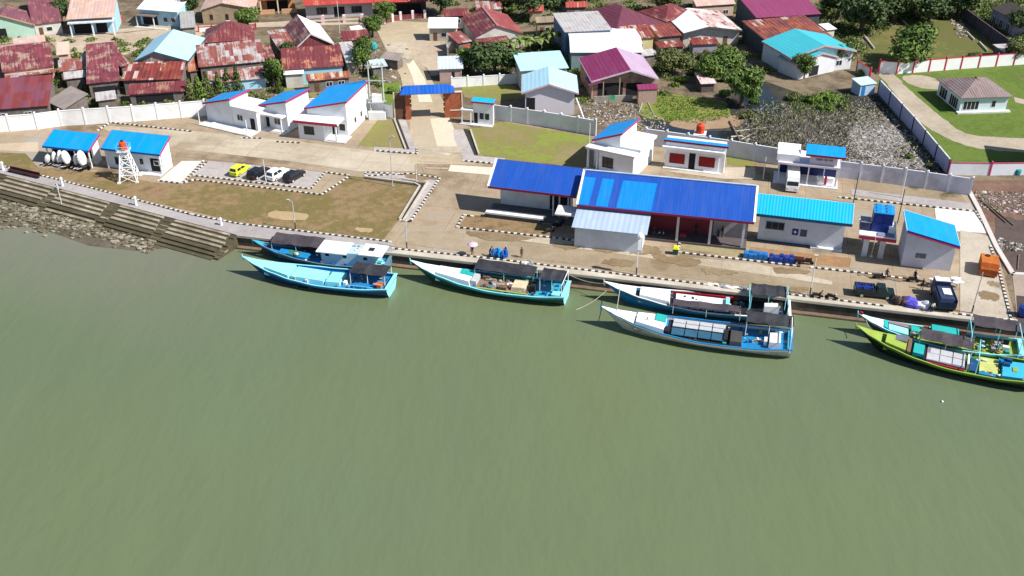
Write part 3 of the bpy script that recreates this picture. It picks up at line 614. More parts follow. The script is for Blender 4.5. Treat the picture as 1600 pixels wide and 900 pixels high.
# market hall left half
t = house('market_hall', 'large hall with a plain royal blue roof, left of the roof with pale blue sheets', 'hall', (763,291),(900,307),(784,249), 4.9, 7.4, 'shed', mat('grey_white_wall', (.55,.56,.58), .7, .08, .6, (.4,.4,.4), .2), RBLUE, GH, fas=FASD, front_in=2.6, side_in=1.2, wall_h=4)
i = t_info[t.name]; w_ = i['w']
part(t, 'barge_board', WHITE, (-.12,-.06,-.05,.3,4.5,4.95)); b = MB(); b.slab([(-.22,0,4.98),(.12,0,4.98),(.12,i['D'],7.48),(-.22,i['D'],7.48)],.2); b.build('barge_board', WHITE, t)
part(t, 'loading_ledge', WHITE, (-.2,w_*.66,-1.2,-.4,.72,1.0)); part(t, 'loading_dock', mat('dark_dock', (.10,.10,.105), .9), (.1,w_-.4,-.38,2.55,.02,.8), (.1,w_*.62,-1.0,-.39,.02,.71))
part(t, 'column', mat('grey_white_wall', (.55,.56,.58)), (w_*.73,w_*.73+.2,.5,.7,.8,4.7),(w_*.8,w_*.8+.2,.5,.7,.8,4.7),(w_*.9,w_*.9+.2,.5,.7,.8,4.7)); features(t, [('open','f',.7,.98,.85,3.9)], {'f': ((1.2,2.6,0),(w_-1.2,2.6,0))})
# market hall right half with pale sheets, annex and open hall
LBLUE = roofm('pale_blue_sheet', (.003,.20,.60), var=.03, pitch=.5, ridge=.08, spec=.2)
t = house('auction_hall', 'longest hall, royal blue roof with paler blue sheets and open red-walled front', 'hall', (902,320),(1178,347.5),(926,266.5), 5.0, 7.9, 'shed', mat('dark_red_hall_wall', (.17,.022,.03), .7, .12), RBLUE, GH, fas=FASD, front_in=3.6, side_in=.6)
i = t_info[t.name]; w_ = i['w']; D_ = i['D']
b = MB(); sl_ = (7.9-5.0)/D_
for a, c in ((.0,.065),(.105,.175),(.225,.425)):
    y0, y1 = .12, D_*.80
    b.slab([(w_*a+.01,y0,5.03+sl_*y0),(w_*c,y0,5.03+sl_*y0),(w_*c+.25,y1,5.03+sl_*y1),(w_*a+.25,y1,5.03+sl_*y1)],.02)
b.build('pale_roof_sheets', LBLUE, t)
b = MB(); b.slab([(-.22,0,5.08),(.12,0,5.08),(.12,D_,7.98),(-.22,D_,7.98)],.2); b.build('barge_board', WHITE, t); b = MB(); b.slab([(w_-.12,0,5.08),(w_+.22,0,5.08),(w_+.22,D_,7.98),(w_-.12,D_,7.98)],.2); b.build('barge_board', WHITE, t)
part(t, 'ridge_cap', mat('pale_ridge_metal', (.4,.5,.62), .4, .2, .5), (0,w_,D_-.2,D_+.1,7.9,8.03))
part(t, 'hall_floor', mat('dark_tile_floor', (.10,.085,.085), .6, .2), (w_*.38,w_-.6,.4,3.59,.02,.38))
CWH = mat('column_white', (.5,.47,.5), .7, .05)
for f in (.575,.76,.945): part(t, 'column', CWH, (w_*f,w_*f+.36,.5,.86,.38,4.8))
part(t, 'end_wall', mat('grey_hall_wall', (.3,.27,.28), .7, .1), (w_*.78,w_-.62,3.5,3.58,.38,4.9))
ANX = mat('annex_grey_wall', (.56,.60,.68), .75, .05, .5, (.45,.46,.50), .15)
b = MB(); b.box(.35,w_*.40,-3.9,3.5,0,3.55); b.build('annex', ANX, t)
b = MB(); b.slab([(-.05,-4.5,3.55),(w_*.425,-4.5,3.55),(w_*.425,2,5.0-.4),(-.05,2,5.0-.4)],.12); b.build('annex_roof', roofm('bare_aluminium_roof', (.36,.45,.58), var=.06, pitch=.8, ridge=.3, rough=.45), t)
part(t, 'connecting_canopy', WHITE2, (-3.3,-.25,-.6,2.5,3.2,3.4))
# cyan ribbed roof building
t = house('cold_store', 'grey-white building with bright cyan ribbed roof, long window and blue emblem', 'building', (1180,333.5),(1332,350.5),(1184,302), 5.0, 6.9, 'shed', ANX, CYAN, GH, front_in=1.0, side_in=.8)
i = t_info[t.name]; w_ = i['w']; b = MB(); sl_ = (6.9-5)/i['D']
roof_edges(b, [((0,0,5),(w_,0,5))], .42); b.build('fascia', mat('blue_fascia', (.01,.06,.16), .5), t)
b = MB(); roof_edges(b, [((w_,0,5),(w_,i['D'],6.9)),((w_,i['D'],6.9),(0,i['D'],6.9)),((0,i['D'],6.9),(0,0,5))], .42); b.build('barge_board', WHITE, t)
features(t, [('win','f',.08,.30,2.2,3.5)], {'f': ((.8,1,0),(w_-.8,1,0))}, mat('slate_frame', (.12,.16,.18), .6))
part(t, 'emblem_board', mat('emblem_blue', (.015,.035,.17), .5, .05), (w_*.41,w_*.475,.955,.985,1.7,2.75))
b = MB(); cx, cz = w_*.4425, 2.22
b.prism([(cx+.28*math.cos(a*math.pi/4)*(1 if a%2==0 else .45), cz+.28*math.sin(a*math.pi/4)*(1 if a%2==0 else .45)) for a in range(8)], 0, .02)
b.v = [Vector((p.x, .945-p.z*.5, p.y)) for p in b.v]; b.build('emblem', WHITE, t)
part(t, 'notice_board', mat('slate_notice', (.06,.09,.13), .6, .3, 3), (w_*.495,w_*.565,.955,.985,1.6,2.75))
part(t, 'emblem_border', WHITE2, (w_*.41-.04,w_*.475+.04,.986,.996,1.66,2.79)); part(t, 'plinth', mat('dark_plinth', (.06,.065,.08), .9), (.6,w_*.62,.5,.99,.02,.3)); part(t, 'ramp', WHITE2, (w_*.62,w_-.7,.3,.99,.02,.32))
# right-most shed
t = house('pump_house', 'tall shed with bright blue roof sloping down right, rightmost building by the quay', 'shed', (1418,360),(1500.5,385),(1415,328), 6.2, 0, 'side', mat('lilac_grey_wall', (.58,.59,.70), .75, .05, .5, (.46,.45,.48), .15), BLUE, GH, hB=4.6, ov=.3, fas=None, front_in=.9)
i = t_info[t.name]; w_ = i['w']; D_ = i['D']
b = MB(); roof_edges(b, [((0,0,6.2),(w_,0,4.6))], .3); b.build('fascia', mat('blue_red_fascia', (.02,.02,.14), .5), t); b = MB(); roof_edges(b, [((0,-.06,5.9),(w_,-.06,4.3))], .14); b.build('fascia_strip', mat('pink_red_strip', (.5,.04,.1), .5), t)
b = MB(); roof_edges(b, [((w_,0,4.6),(w_,D_,4.6)),((w_,D_,4.6),(0,D_,6.2)),((0,D_,6.2),(0,0,6.2))], .3); b.build('barge_board', WHITE, t)
part(t, 'sign_plate', mat('grey_sign', (.13,.13,.16), .6), (w_*.27,w_*.46,.85,.895,1.6,2.35)); part(t, 'sign_patch', mat('grey_sign_patch', (.22,.23,.3), .6), (w_*.31,w_*.345,.835,.849,1.62,2.0))
part(t, 'vent', DGLASS, (w_-.32,w_-.28,1.2,2.4,2.4,3)); 
# gateway
fr = Frame((634,187),(704,184),0); t = thing('gateway', 'brick-red entrance gateway bridged by a blue roof over the access road', 'gate', fr.o, fr.rz); w_ = fr.w
BRK = mat('red_brick_tiles', (.33,.10,.045), .85, .3, 3, (.2,.06,.03), .3); BRKD = mat('brown_brick_tiles', (.10,.05,.035), .85, .2, 3)
BM = {}
def tower(x, s, m):
    b = MB(); b.box(x,x+.9,0,.9,0,5.4); b.box(x-.1,x+1.0,-.1,1.0,0,1.2)
    for k in range(4): b.box(x+(.9 if s > 0 else -.25), x+(1.15 if s > 0 else 0), .1,.8, 1.4+k*.95, 1.85+k*.95)
    o = b.build('tower', m, t); return o
tower(.1, 1, BRK); tower(w_-1.0, -1, BRK)
b = MB(); b.box(-1.9,.09,.3,.6,0,5.2); b.build('wing_wall', BRKD, t); b = MB(); b.box(w_-.09,w_+2.2,.3,.6,0,4.9); b.build('wing_wall', BRK, t)
part(t, 'wing_frame', mat('cream_paint', (.62,.52,.40), .7, .1), (w_+2.2,w_+2.4,.2,.7,0,5.0),(w_-.1,w_+2.4,.2,.7,4.91,5.1),(w_-.05,w_+2.2,.22,.68,1.3,1.5),(-2.1,-1.9,.2,.7,0,5.3))
b = MB(); zr = 5.45
c0,c1,c2,c3 = Vector((-.9,-1.2,zr)),Vector((w_+.9,-1.2,zr)),Vector((w_+.9,2.2,zr)),Vector((-.9,2.2,zr)); r1,r2 = Vector((.2,.5,zr+1.15)),Vector((w_-.2,.5,zr+1.15))
for pl in ([c0,c1,r2,r1],[c1,c2,r2],[c2,c3,r1,r2],[c3,c0,r1]): b.slab(pl,.1)
b.build('roof', roofm('gate_blue_roof', (.005,.09,.42), var=.05, spec=.2), t); part(t, 'soffit', WHITE2, (-.8,w_+.8,-1.1,2.1,zr-.14,zr-.1))
# blue modular tank on its platform
fr = Frame((1343,366),(1401,373.5),3.6); t = thing('tank_platform', 'white concrete platform with red edge on two columns, carrying the stacked blue water tank', 'platform', fr.o, fr.rz); w_ = fr.w
part(t, 'deck', WHITE, (0,w_,0,5.2,3.3,3.6)); part(t, 'deck_edge', RED, (-.03,w_+.03,-.06,-.003,2.95,3.45)); part(t, 'column', WHITE2, (w_*.16,w_*.16+.75,.2,.7,.02,3.29)); part(t, 'column', WHITE2, (w_*.60,w_*.60+.75,.2,.7,.02,3.29)); part(t, 'column', WHITE2, (w_*.16,w_*.16+.75,4.2,4.7,.02,3.29)); part(t, 'column', WHITE2, (w_*.60,w_*.60+.75,4.2,4.7,.02,3.29))
b = MB(); b.path([(w_*.44,-.1,3.62),(w_*.43,-.35,1.9),(w_*.42,-.3,.4)], .05); b.box(w_*.38,w_*.46,-.4,-.2,.3,.6); b.build('pipe', STEEL, t); part(t, 'panel', mat('slate_blue_panel', (.18,.22,.32), .6), (w_*.48,w_-.3,.1,1.2,3.605,3.75))
TB = mat('tank_blue_panel', (.008,.035,.24), .45, .1, 1.5); TC = mat('tank_cyan_lid', (.01,.24,.55), .45, .12, 2)
t2 = thing('water_tank', 'stacked blue panel water tank with a bumpy cyan lid, standing on the white platform', 'water tank', fr.o+Vector((0,0,3.602))+fr.u*(w_*.30)+fr.n*1.4, fr.rz)
b = MB()
for ix in range(2):
    for iz in range(2):
        for iy in range(2): 
            x0,y0,z0 = ix*1.4, iy*1.5, iz*1.5; b.box(x0+.02,x0+1.38,y0+.02,y0+1.48,z0+.02,z0+1.48)
            if iy == 0: b.frus(x0+.3,x0+1.1,y0+.02,y0+.02+.001,z0+.4,x0+.45,x0+.95,y0-.1,y0,z0+1.1)
b.build('tank_body', TB, t2); b = MB(); b.box(-.05,2.85,-.05,3.05,3.0,3.1)
for ix in range(2):
    for iy in range(3): b.frus(ix*1.4+.15,ix*1.4+1.25,iy+.12,iy+.9,3.1,ix*1.4+.4,ix*1.4+1.0,iy+.3,iy+.7,3.3)
b.build('lid', TC, t2)
t2 = thing('white_tank', 'small white box tank beside the blue stacked tank on the platform', 'water tank', fr.o+Vector((0,0,3.602))+fr.u*(w_*.86)+fr.n*2.2, fr.rz)
b = MB(); b.box(-.5,.5,-.8,.8,0,1.2); b.build('tank_body', WHITE, t2); b = MB(); b.box(-.3,.3,-.5,.5,1.2,1.35); b.build('lid', WHITE2, t2)
t2 = thing('blue_tub', 'dark slate-blue crate on the left end of the tank platform', 'crate', fr.o+Vector((0,0,3.602))+fr.u*(w_*.13)+fr.n*2.3, fr.rz)
b = MB(); b.box(-.7,.7,-.9,.9,0,1.3); b.build('tank_body', mat('slate_tub', (.03,.035,.10), .6), t2); b = MB(); b.box(-.75,.75,-.95,.95,1.3,1.4); b.build('lid', mat('slate_tub_lid', (.3,.3,.36), .6), t2)
# ------------------------------------------------------------------ boundary walls
def panel_wall(label, px, h, spacing, pm, m, group=None, capm=None, post=.3, name='boundary_wall', posth=.35, cap=True, zig=0):
    pts = [W(*p) for p in px]; t = thing(name, label, 'wall', pts[0], 0, group)
    b = MB(); c = MB(); posts = []
    for a, q in zip(pts, pts[1:]):
        d = q-a; L = d.length; n = max(1, round(L/spacing)); u = d/L; s = Vector((-u.y,u.x,0))
        A, Q = a-pts[0], q-pts[0]
        b.prism([(A-s*.07)[:2],(Q-s*.07)[:2],(Q+s*.07)[:2],(A+s*.07)[:2]], 0, h)
        c.prism([(A-s*.12)[:2],(Q-s*.12)[:2],(Q+s*.12)[:2],(A+s*.12)[:2]], h+.001, h+.1)
        for k in range(n+(1 if q is pts[-1] else 0)): posts.append((A+u*(L*k/n), math.atan2(u.y,u.x)))
    b.build('wall_panels', m, t)
    if cap: c.build('coping', capm or m, t)
    pb = MB(); r = post/2; pb.box(-r,r,-r,r,0,h+posth); pb.frus(-r-.04,r+.04,-r-.04,r+.04,h+posth, -.02,.02,-.02,.02,h+posth+.18)
    me = pb.mesh('post', pm)
    for p, rz in posts[:100]:
        o = bpy.data.objects.new('post', me); col.objects.link(o); o.parent = t; o.location = p; o.rotation_euler = (0,0,rz)
    return t
PANW = mat('white_concrete_panels', (.78,.79,.80), .75, .03, .35, (.62,.6,.58), .08)
PANG = mat('grey_white_concrete_panels', (.70,.73,.78), .75, .05, .35, (.52,.52,.54), .15)
panel_wall('long white concrete panel wall at the left, between the quay yard and the rusty-roofed houses', [(-70,212),(60,202),(97,197),(210,190),(322,181)], 3.0, 4.4, PANW, PANW)
panel_wall('short white wall on the village side of the main office', [(455,176),(500,172)], 2.4, 3.5, PANW, PANW)
panel_wall('white wall linking the transformer to the gateway', [(580,178),(614,186)], 2.6, 2.6, PANW, PANW)
panel_wall('grey-white panel wall behind the green lawn, right of the guard post', [(772,187),(850,198),(930,212)], 2.9, 3.6, PANG, PANG)
panel_wall('white wall along the lane, right of the gateway roof', [(706,137),(830,129)], 2.0, 3.4, PANW, PANW)
panel_wall('white panel wall between the tilted-roof store and the workshop, backing on the marsh', [(1008,226),(1140,245),(1215,258)], 3.0, 3.7, PANG, PANG)
panel_wall('lilac-grey panel wall right of the workshop, ending at the corner by the mud flat', [(1308,277),(1410,290),(1514,305)], 2.9, 3.6, PANG, mat('lilac_concrete_panels', (.60,.61,.72), .75, .06, .4, (.38,.37,.4), .15))
REDP = mat('red_wall_post', (.45,.02,.04), .6, .1)
panel_wall('white wall with red posts and red coping between the grass field and the compound', [(1372,114),(1400,116),(1500,108),(1610,100)], 2.6, 3.9, REDP, PANW, capm=REDP, name='red_post_wall')
panel_wall('white wall with magenta posts at the lower right of the compound, above the mud flat', [(1480,273),(1545,274),(1620,273)], 2.2, 8.0, mat('magenta_post', (.42,.02,.09), .6), PANG, capm=mat('magenta_coping', (.4,.05,.12), .6), name='red_post_wall')
panel_wall('lilac wall with dark posts running between the marsh and the dirt track', [(1480,273),(1425,205),(1372,146)], 2.7, 6.0, mat('dark_blue_post', (.02,.025,.07), .6), mat('lilac_wall', (.40,.39,.55), .75, .08), capm=WHITE2, posth=.05)
panel_wall('white red-edged wall beside the small blue shed', [(1338,112),(1358,124)], 2.2, 4, REDP, PANW, capm=REDP, name='red_post_wall')
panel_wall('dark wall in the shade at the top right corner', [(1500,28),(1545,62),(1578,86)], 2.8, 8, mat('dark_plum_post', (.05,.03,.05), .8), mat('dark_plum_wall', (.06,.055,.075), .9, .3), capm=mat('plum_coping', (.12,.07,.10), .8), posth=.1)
panel_wall('low red and white fence in front of the brick house', [(311,50),(352,47),(400,46)], 1.1, 3, REDP, PANW, capm=REDP, name='front_fence')
panel_wall('white garden fence with red-topped pillars along the street', [(600,37),(626,31),(645,29),(664,28)], 1.0, 3.2, mat('pillar_white_red', (.7,.6,.58), .7), mat('dark_railing', (.2,.05,.06), .7), name='front_fence', posth=.9, post=.6)
panel_wall('pink and white pillars in front of the red-roofed terrace', [(505,36),(538,35),(566,34)], .4, 3.4, mat('pillar_pink', (.7,.5,.5), .7), GREYC, name='front_fence', posth=1.4, post=.7)
panel_wall('unfinished grey block wall beside the shed in the lane', [(700,92),(698,82),(718,80)], 2.2, 4, GREYC, GREYC)
panel_wall('second low grey block wall beside the lane shed', [(704,100),(722,92)], 1.4, 4, GREYC, GREYC)
def plank(px, label, m, zz=.1, r=.15, name='log'):
    a, c = W(*px[0], zz), W(*px[1], zz); b = MB(); b.tube((0,0,0), c-a, r, 6, r*.8); o = b.build(name, m, loc=a); return tag(o, label, 'log')
for pts, lab in (([(1347,52),(1366,76)],'pale concrete beam lying in the grass beside the cyan-roofed house'), ([(1400,20),(1418,40)],'dark-edged pale beam at the back of the grass field'),
                 ([(1510,50),(1522,62)],'short pale beam at the edge of the dark drain, nearest the top of the field'), ([(1530,66),(1543,80)],'short pale beam at the edge of the dark drain, nearest the red-post wall')):
    plank(pts, lab, CREAMC, .25, .28, 'beam')
coping([(1514,300),(1530,330),(1556,386),(1582,429),(1630,431)], .7, .25, mat('mud_wall_coping', (.52,.48,.45), .85, .1), 'retaining_wall')
b = MB(); rng = random.Random(8); c0 = W(1586,436)
for x0,y0,x1,y1 in ((0,0,.4,1.4),(.4,1.4,1,1.2),(1,1.2,.9,.7),(.9,.7,.3,.6),(1.4,0,1.7,1.3),(1.7,1.3,2.1,0),(1.5,.5,2,.5),(2.5,0,2.5,1.3),(2.5,1.3,3,1),(3,1,2.5,.7),(2.5,.7,3.1,.3),(3.1,.3,2.5,0),(1.2,-1.2,1.5,-.3),(1.5,-.3,2,-.6),(2,-.6,2,-1.2),(3.2,.2,3.4,1.2),(3.4,1.2,4,1),(2.3,-1.1,2.9,-.5)):
    p = c0+Vector((x0*.62-.8, y0*.8, .03)); q = c0+Vector((x1*.62-.8, y1*.8, .03)); u = (q-p).normalized(); s = Vector((-u.y,u.x,0))*.1
    b.add([p-s,q-s,q+s,p+s],[(0,1,2,3)])
tag(b.build('ground_graffiti', mat('faded_black_paint', (.13,.12,.1), .9)), kind='structure')

# ------------------------------------------------------------------ village houses
VG = 'village houses behind the harbour wall'
MAR = roofm('maroon_rusty_roof', (.17,.035,.045), (.34,.22,.17), .35, pitch=.8, ridge=.4, var=.3)
MAR2 = roofm('plum_roof', (.17,.055,.075), (.30,.13,.10), .2, pitch=.8, ridge=.4, var=.12)
DRED = roofm('dark_red_roof', (.15,.028,.034), (.32,.16,.11), .25, pitch=.8, ridge=.4, var=.15)
RUSTW = roofm('rusty_white_roof', (.42,.38,.37), (.24,.07,.05), .55, pitch=.9, ridge=.5, var=.25, c2=(.2,.05,.045), patch=.35)
RUSTO = roofm('orange_rust_roof', (.20,.06,.04), (.40,.18,.09), .6, pitch=.9, ridge=.5, var=.3, c2=(.45,.38,.34), patch=.2)
STRIPE = roofm('striped_rust_roof', (.19,.035,.03), (.24,.065,.035), .4, pitch=.82, ridge=.6, var=.4, c2=(.48,.38,.35), patch=.28)
GREYR = roofm('grey_zinc_roof', (.42,.40,.40), (.30,.24,.22), .2, pitch=.8, ridge=.4, var=.08)
WHR = roofm('white_zinc_roof', (.72,.72,.71), None, pitch=.8, ridge=.2, var=.03)
SKYR = roofm('pale_sky_blue_roof', (.38,.62,.74), None, pitch=.8, ridge=.2, var=.03)
LBR = roofm('light_blue_roof', (.30,.52,.66), None, pitch=.8, ridge=.25, var=.04)
PINKR = roofm('faded_pink_roof', (.50,.36,.32), (.55,.30,.18), .35, pitch=.8, ridge=.3, var=.12)
PURP = roofm('purple_roof', (.20,.018,.085), None, pitch=.8, ridge=.3, var=.06)
PURP2 = roofm('magenta_purple_roof', (.22,.035,.105), None, pitch=.8, ridge=.3, var=.05)
LILR = roofm('lilac_roof', (.42,.30,.42), None, pitch=.8, ridge=.25, var=.06)
TEAL = roofm('turquoise_roof', (.045,.42,.50), None, pitch=.8, ridge=.25, var=.04)
REDR = roofm('bright_red_roof', (.38,.045,.035), (.5,.2,.12), .15, pitch=.8, ridge=.3, var=.08)
TAUPE = roofm('taupe_tile_roof', (.22,.165,.16), (.14,.06,.045), .2, pitch=.5, ridge=.5, var=.1)
SHAD = mat('grey_plank_wall', (.19,.17,.155), .9, .25, 1.5, (.1,.08,.07), .4)
PINKW = mat('peach_wall', (.55,.40,.32), .8, .08); BLUW = mat('light_blue_wall', (.35,.58,.72), .75, .06); WLW = mat('pale_plaster_wall', (.58,.56,.52), .8, .1, .6, (.4,.36,.3), .25)
BRKW = mat('beige_brick_wall', (.36,.28,.19), .9, .12, 2, (.27,.2,.13), .3); RBRK = mat('raw_brick_wall', (.26,.13,.085), .9, .25, 2, (.36,.33,.3), .4); GRNW = mat('pale_green_wall', (.42,.62,.5), .8, .06)
win2 = [('win','f',.12,.3,1,2.2),('door','f',.42,.54,.05,2.1),('win','f',.68,.86,1,2.2)]
house('green_walled_house', 'maroon-roofed house with a tan-edged gable over pale green walls at the top left corner', 'house', (-40,44),(54,38), (8,12), 3.0, 5.6, 'gabley', GRNW, MAR2, VG, D=8, fas=mat('tan_barge', (.5,.32,.2), .7), rm2=MAR2, feats=[('open','f',.05,.5,.1,2.4)])
house('maroon_hall', 'long maroon roof over a pale wall, left of the pink-roofed house', 'house', (50,38.5),(97,33), (60,-10), 3.0, 6.4, 'gablex', WLW, MAR2, VG, feats=[])
house('pink_roof_house', 'house with two faded pink roof panels, white canopy and blue porch', 'house', (103,30.5),(178,26.5), (97,-4), 4.2, 6.6, 'shed', BLUW, PINKR, VG, front_in=2.2, feats=[('open','f',.05,.45,.1,2.6),('open','f',.55,.8,.1,2.6)])
T0 = bpy.data.objects['pink_roof_house']; i = t_info['pink_roof_house']; part(T0, 'canopy', mat('white_blue_canopy', (.6,.68,.75), .6), (.2,i['w']-.3,-.6,2.1,3.2,3.5)); part(T0, 'porch_column', WHITE, (.5,.75,-.3,-.05,0,3.2),(i['w']*.5,i['w']*.5+.3,-.3,0,0,3.2),(i['w']-.7,i['w']-.4,-.3,0,0,3.2))
house('light_blue_house', 'light blue house with white roof and brown-edged porch at the top', 'house', (213,14),(277,19), (212,-8), 3.8, 5.4, 'shed', BLUW, WHR, VG, front_in=.5, feats=[('open','f',.06,.45,.1,2.4),('win','f',.6,.72,1,2.2),('win','f',.8,.92,1,2.2)])
i = t_info['light_blue_house']; part(i['t'], 'porch_roof', mat('brown_porch_roof', (.16,.12,.10), .8), (.2,i['w']*.5,-1.6,.49,2.6,2.75)); part(i['t'], 'porch_column', WHITE, (.4,.6,-1.5,-1.3,0,2.6),(i['w']*.45,i['w']*.45+.2,-1.5,-1.3,0,2.6)); part(i['t'], 'porch_step', WLW, (.2,i['w']*.8,-2.6,-1.6,.02,.2))
house('brick_house', 'beige brick house with a broad pink-edged gable and three narrow windows', 'house', (312,16),(398,13.5), (349,-1), 3.4, 5.0, 'gabley', BRKW, PINKR, VG, D=9, feats=[('win','f',.14,.2,.9,2.2),('win','f',.44,.5,.7,2.2),('win','f',.62,.68,.9,2.2)], frame_m=DOORM)
house('orange_house', 'orange house with porch columns between the brick house and the red terrace', 'house', (402,1),(462,-2), (404,-14), 3.4, 4.8, 'shed', mat('orange_wall', (.5,.26,.12), .8, .1), REDR, VG, front_in=2.2, feats=[('open','f',.2,.8,.1,2.6)])
i = t_info['orange_house']; part(i['t'], 'porch_column', mat('cream_paint', (.62,.52,.40)), (.5,.8,-.1,.2,0,3.2),(i['w']*.5,i['w']*.5+.3,-.1,.2,0,3.2)); part(i['t'], 'porch_wall', mat('apricot_wall', (.55,.32,.18), .8, .1), (.3,i['w']*.42,-.4,-.15,0,1.1),(i['w']*.6,i['w'],-.4,-.15,0,1.1))
house('red_terrace', 'long terrace with a bright red roof edge and grey-white front at the top centre', 'house', (474,9),(584,4), (476,-16), 3.6, 5.4, 'shed', mat('grey_plaster_wall', (.42,.41,.43), .8, .08), REDR, VG, front_in=1.4, feats=[('win','f',.16,.32,.9,2.6),('open','f',.42,.58,.1,2.6),('win','f',.68,.84,.9,2.6)], frame_m=SHAD)
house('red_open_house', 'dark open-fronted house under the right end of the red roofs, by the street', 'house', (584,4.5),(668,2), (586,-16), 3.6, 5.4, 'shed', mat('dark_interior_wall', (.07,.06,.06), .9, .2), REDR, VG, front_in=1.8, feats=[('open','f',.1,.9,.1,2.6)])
# second row
house('maroon_twin_roof_house', 'house with patched maroon roof and peach side wall, second row at the left', 'house', (3,113),(85,102.5), (10,72), 3.4, 5.2, 'shed', PINKW, MAR, VG, feats=[])
i = t_info['maroon_twin_roof_house']; part(i['t'], 'awning', RUSTW, (.3,i['w'],-1.6,.33,2.5,2.62)); b = MB(); b.slab([(.2,i['D'],5.2),(i['w']*.75,i['D'],5.2),(i['w']*.75,i['D']+3,4.6),(.2,i['D']+3,4.6)],.1); b.build('rear_roof', PINKR, i['t'])
t = house('peach_wall_house', 'narrow peach-walled house beside the patched maroon roof', 'house', (88,86),(108,84), (88,66), 3.6, 4.2, 'shed', PINKW, mat('peach_flat_roof', (.6,.42,.34), .8, .1), VG)
house('plum_roof_house', 'wide plum-red striped metal roof at the left edge, just behind the white panel wall', 'house', (-70,176),(76,165), (2,122), 3.0, 5.8, 'shed', SHAD, roofm('plum_seamed_roof', (.17,.05,.075), (.2,.04,.035), .25, pitch=3.4, ridge=1.0, var=.12, c2=(.17,.03,.03), patch=.3), VG)
house('grey_weathered_shed', 'low shed with a weathered grey roof next to the plum-red roof', 'shed', (72,158),(99,171), (84,122), 2.4, 4.0, 'shed', SHAD, roofm('weathered_taupe_roof', (.27,.23,.21), (.35,.27,.22), .2, var=.1), VG)
house('patchy_red_house', 'house with a patchy red and white metal roof, left of the sky-blue gable', 'house', (135,131),(187,125.5), (134,69), 3.0, 5.0, 'shed', SHAD, MAR, VG, feats=[('open','f',.1,.9,.1,2)])
house('pink_tin_lean_to', 'small lean-to with a faded pink tin roof on the left of the patchy red roof', 'shed', (118,108),(139,107), (119,80), 2.6, 3.4, 'shed', SHAD, RUSTW, VG)
house('sky_blue_gable_house', 'house with a bright sky-blue gable roof above rusty striped lower roofs', 'house', (209,95.5),(294,95), (247,73), 4.6, 6.6, 'gabley', roofm('rusty_gable_cladding', (.36,.22,.19), (.5,.4,.36), .4, var=.2), LBR, VG, D=15, rm2=SKYR, fas=mat('dark_teal_edge', (.04,.10,.13), .6))
house('rusty_lean_to', 'rust-striped lean-to roof under the sky-blue gable', 'shed', (189,126),(283,123.5), (214,97), 3.2, 4.8, 'shed', SHAD, STRIPE, VG)
house('red_awning_shed', 'plain dark red awning roof in front of the rust-striped lean-to', 'shed', (199,148),(289,142), (201,131), 2.2, 3.0, 'shed', SHAD, DRED, VG, feats=[('open','f',.1,.8,.1,1.7)])
house('half_rusted_house', 'house whose roof is white below and rusty above, behind the conical shrubs', 'house', (310,105),(414,95.5), (306,70), 3.4, 5.0, 'shed', SHAD, RUSTW, VG)
house('dark_hip_house', 'dark red pyramid roof peeking above the half-rusted roof', 'house', (318,67),(398,62), (350,33), 3.6, 6.6, 'hip', SHAD, DRED, VG, D=10, ridge_cap=mat('pale_ridge', (.5,.47,.45), .6))
house('rusty_front_shed', 'low rusty roof in front of the half-rusted house', 'shed', (324,131),(417,121.5), (316,112), 2.2, 3.2, 'shed', BLUW, RUSTW, VG)
house('red_cross_gable_house', 'big dark red roof with orange rust patches and a blue-white wall below it', 'house', (441,109.5),(537,103), (430,76), 3.6, 5.4, 'shed', BLUW, roofm('dark_red_rusting_roof', (.15,.03,.035), (.42,.17,.10), .3, pitch=.8, ridge=.4, var=.1), VG)
house('white_flank_gable_house', 'tall gable with one white and one red slope rising behind the dark red roof', 'house', (462,75),(522,68), (489,57), 3.8, 6.6, 'gabley', roofm('red_gable_cladding', (.16,.035,.04), None, var=.15), MAR, VG, D=15, rm2=WHR, fas=mat('pale_barge', (.55,.5,.47), .7))
house('red_white_lean_to', 'lean-to with white top strip left of the tall white-flanked gable', 'shed', (436,78),(465,74), (428,47), 3.6, 4.8, 'shed', SHAD, RUSTW, VG)
house('pale_garage', 'small pale garage wing below the blue-white wall', 'shed', (443,117),(475,115), (443,111), 3.0, 3.4, 'shed', WLW, WHR, VG)
house('orange_awning_shed', 'orange rusty awning roof beside the pale garage', 'shed', (479,127),(548,121), (477,116), 2.6, 3.4, 'shed', SHAD, RUSTO, VG)
house('white_roof_hut', 'white-roofed hut with beige walls beside the village street', 'hut', (668,44),(715,44), (663,27), 3.2, 4.4, 'shed', mat('beige_board_wall', (.46,.40,.33), .85, .12), WHR, VG, front_in=.5)
house('lane_kiosk', 'small pale-blue-roofed kiosk with pink walls near the gateway', 'kiosk', (684,108),(724,107), (678,88), 2.8, 3.6, 'shed', mat('pink_board_wall', (.42,.30,.27), .85, .1), roofm('ice_blue_roof', (.50,.57,.64), None, var=.05), VG, feats=[('doorf','f',.55,.68,.1,2)])
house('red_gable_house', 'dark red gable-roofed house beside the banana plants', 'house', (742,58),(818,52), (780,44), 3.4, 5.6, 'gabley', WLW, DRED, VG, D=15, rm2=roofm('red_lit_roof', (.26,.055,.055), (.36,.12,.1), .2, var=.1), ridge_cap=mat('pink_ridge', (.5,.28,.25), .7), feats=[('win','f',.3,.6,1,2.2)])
house('red_porch', 'dark red porch roof in front of the red gable-roofed house', 'shed', (754,79),(806,73), (748,60), 2.6, 3.3, 'shed', WLW, DRED, VG)
house('small_red_shed', 'tiny bright red-roofed shed by the lane', 'shed', (736,90),(754,88), (724,70), 2.2, 3.0, 'shed', SHAD, REDR, VG)
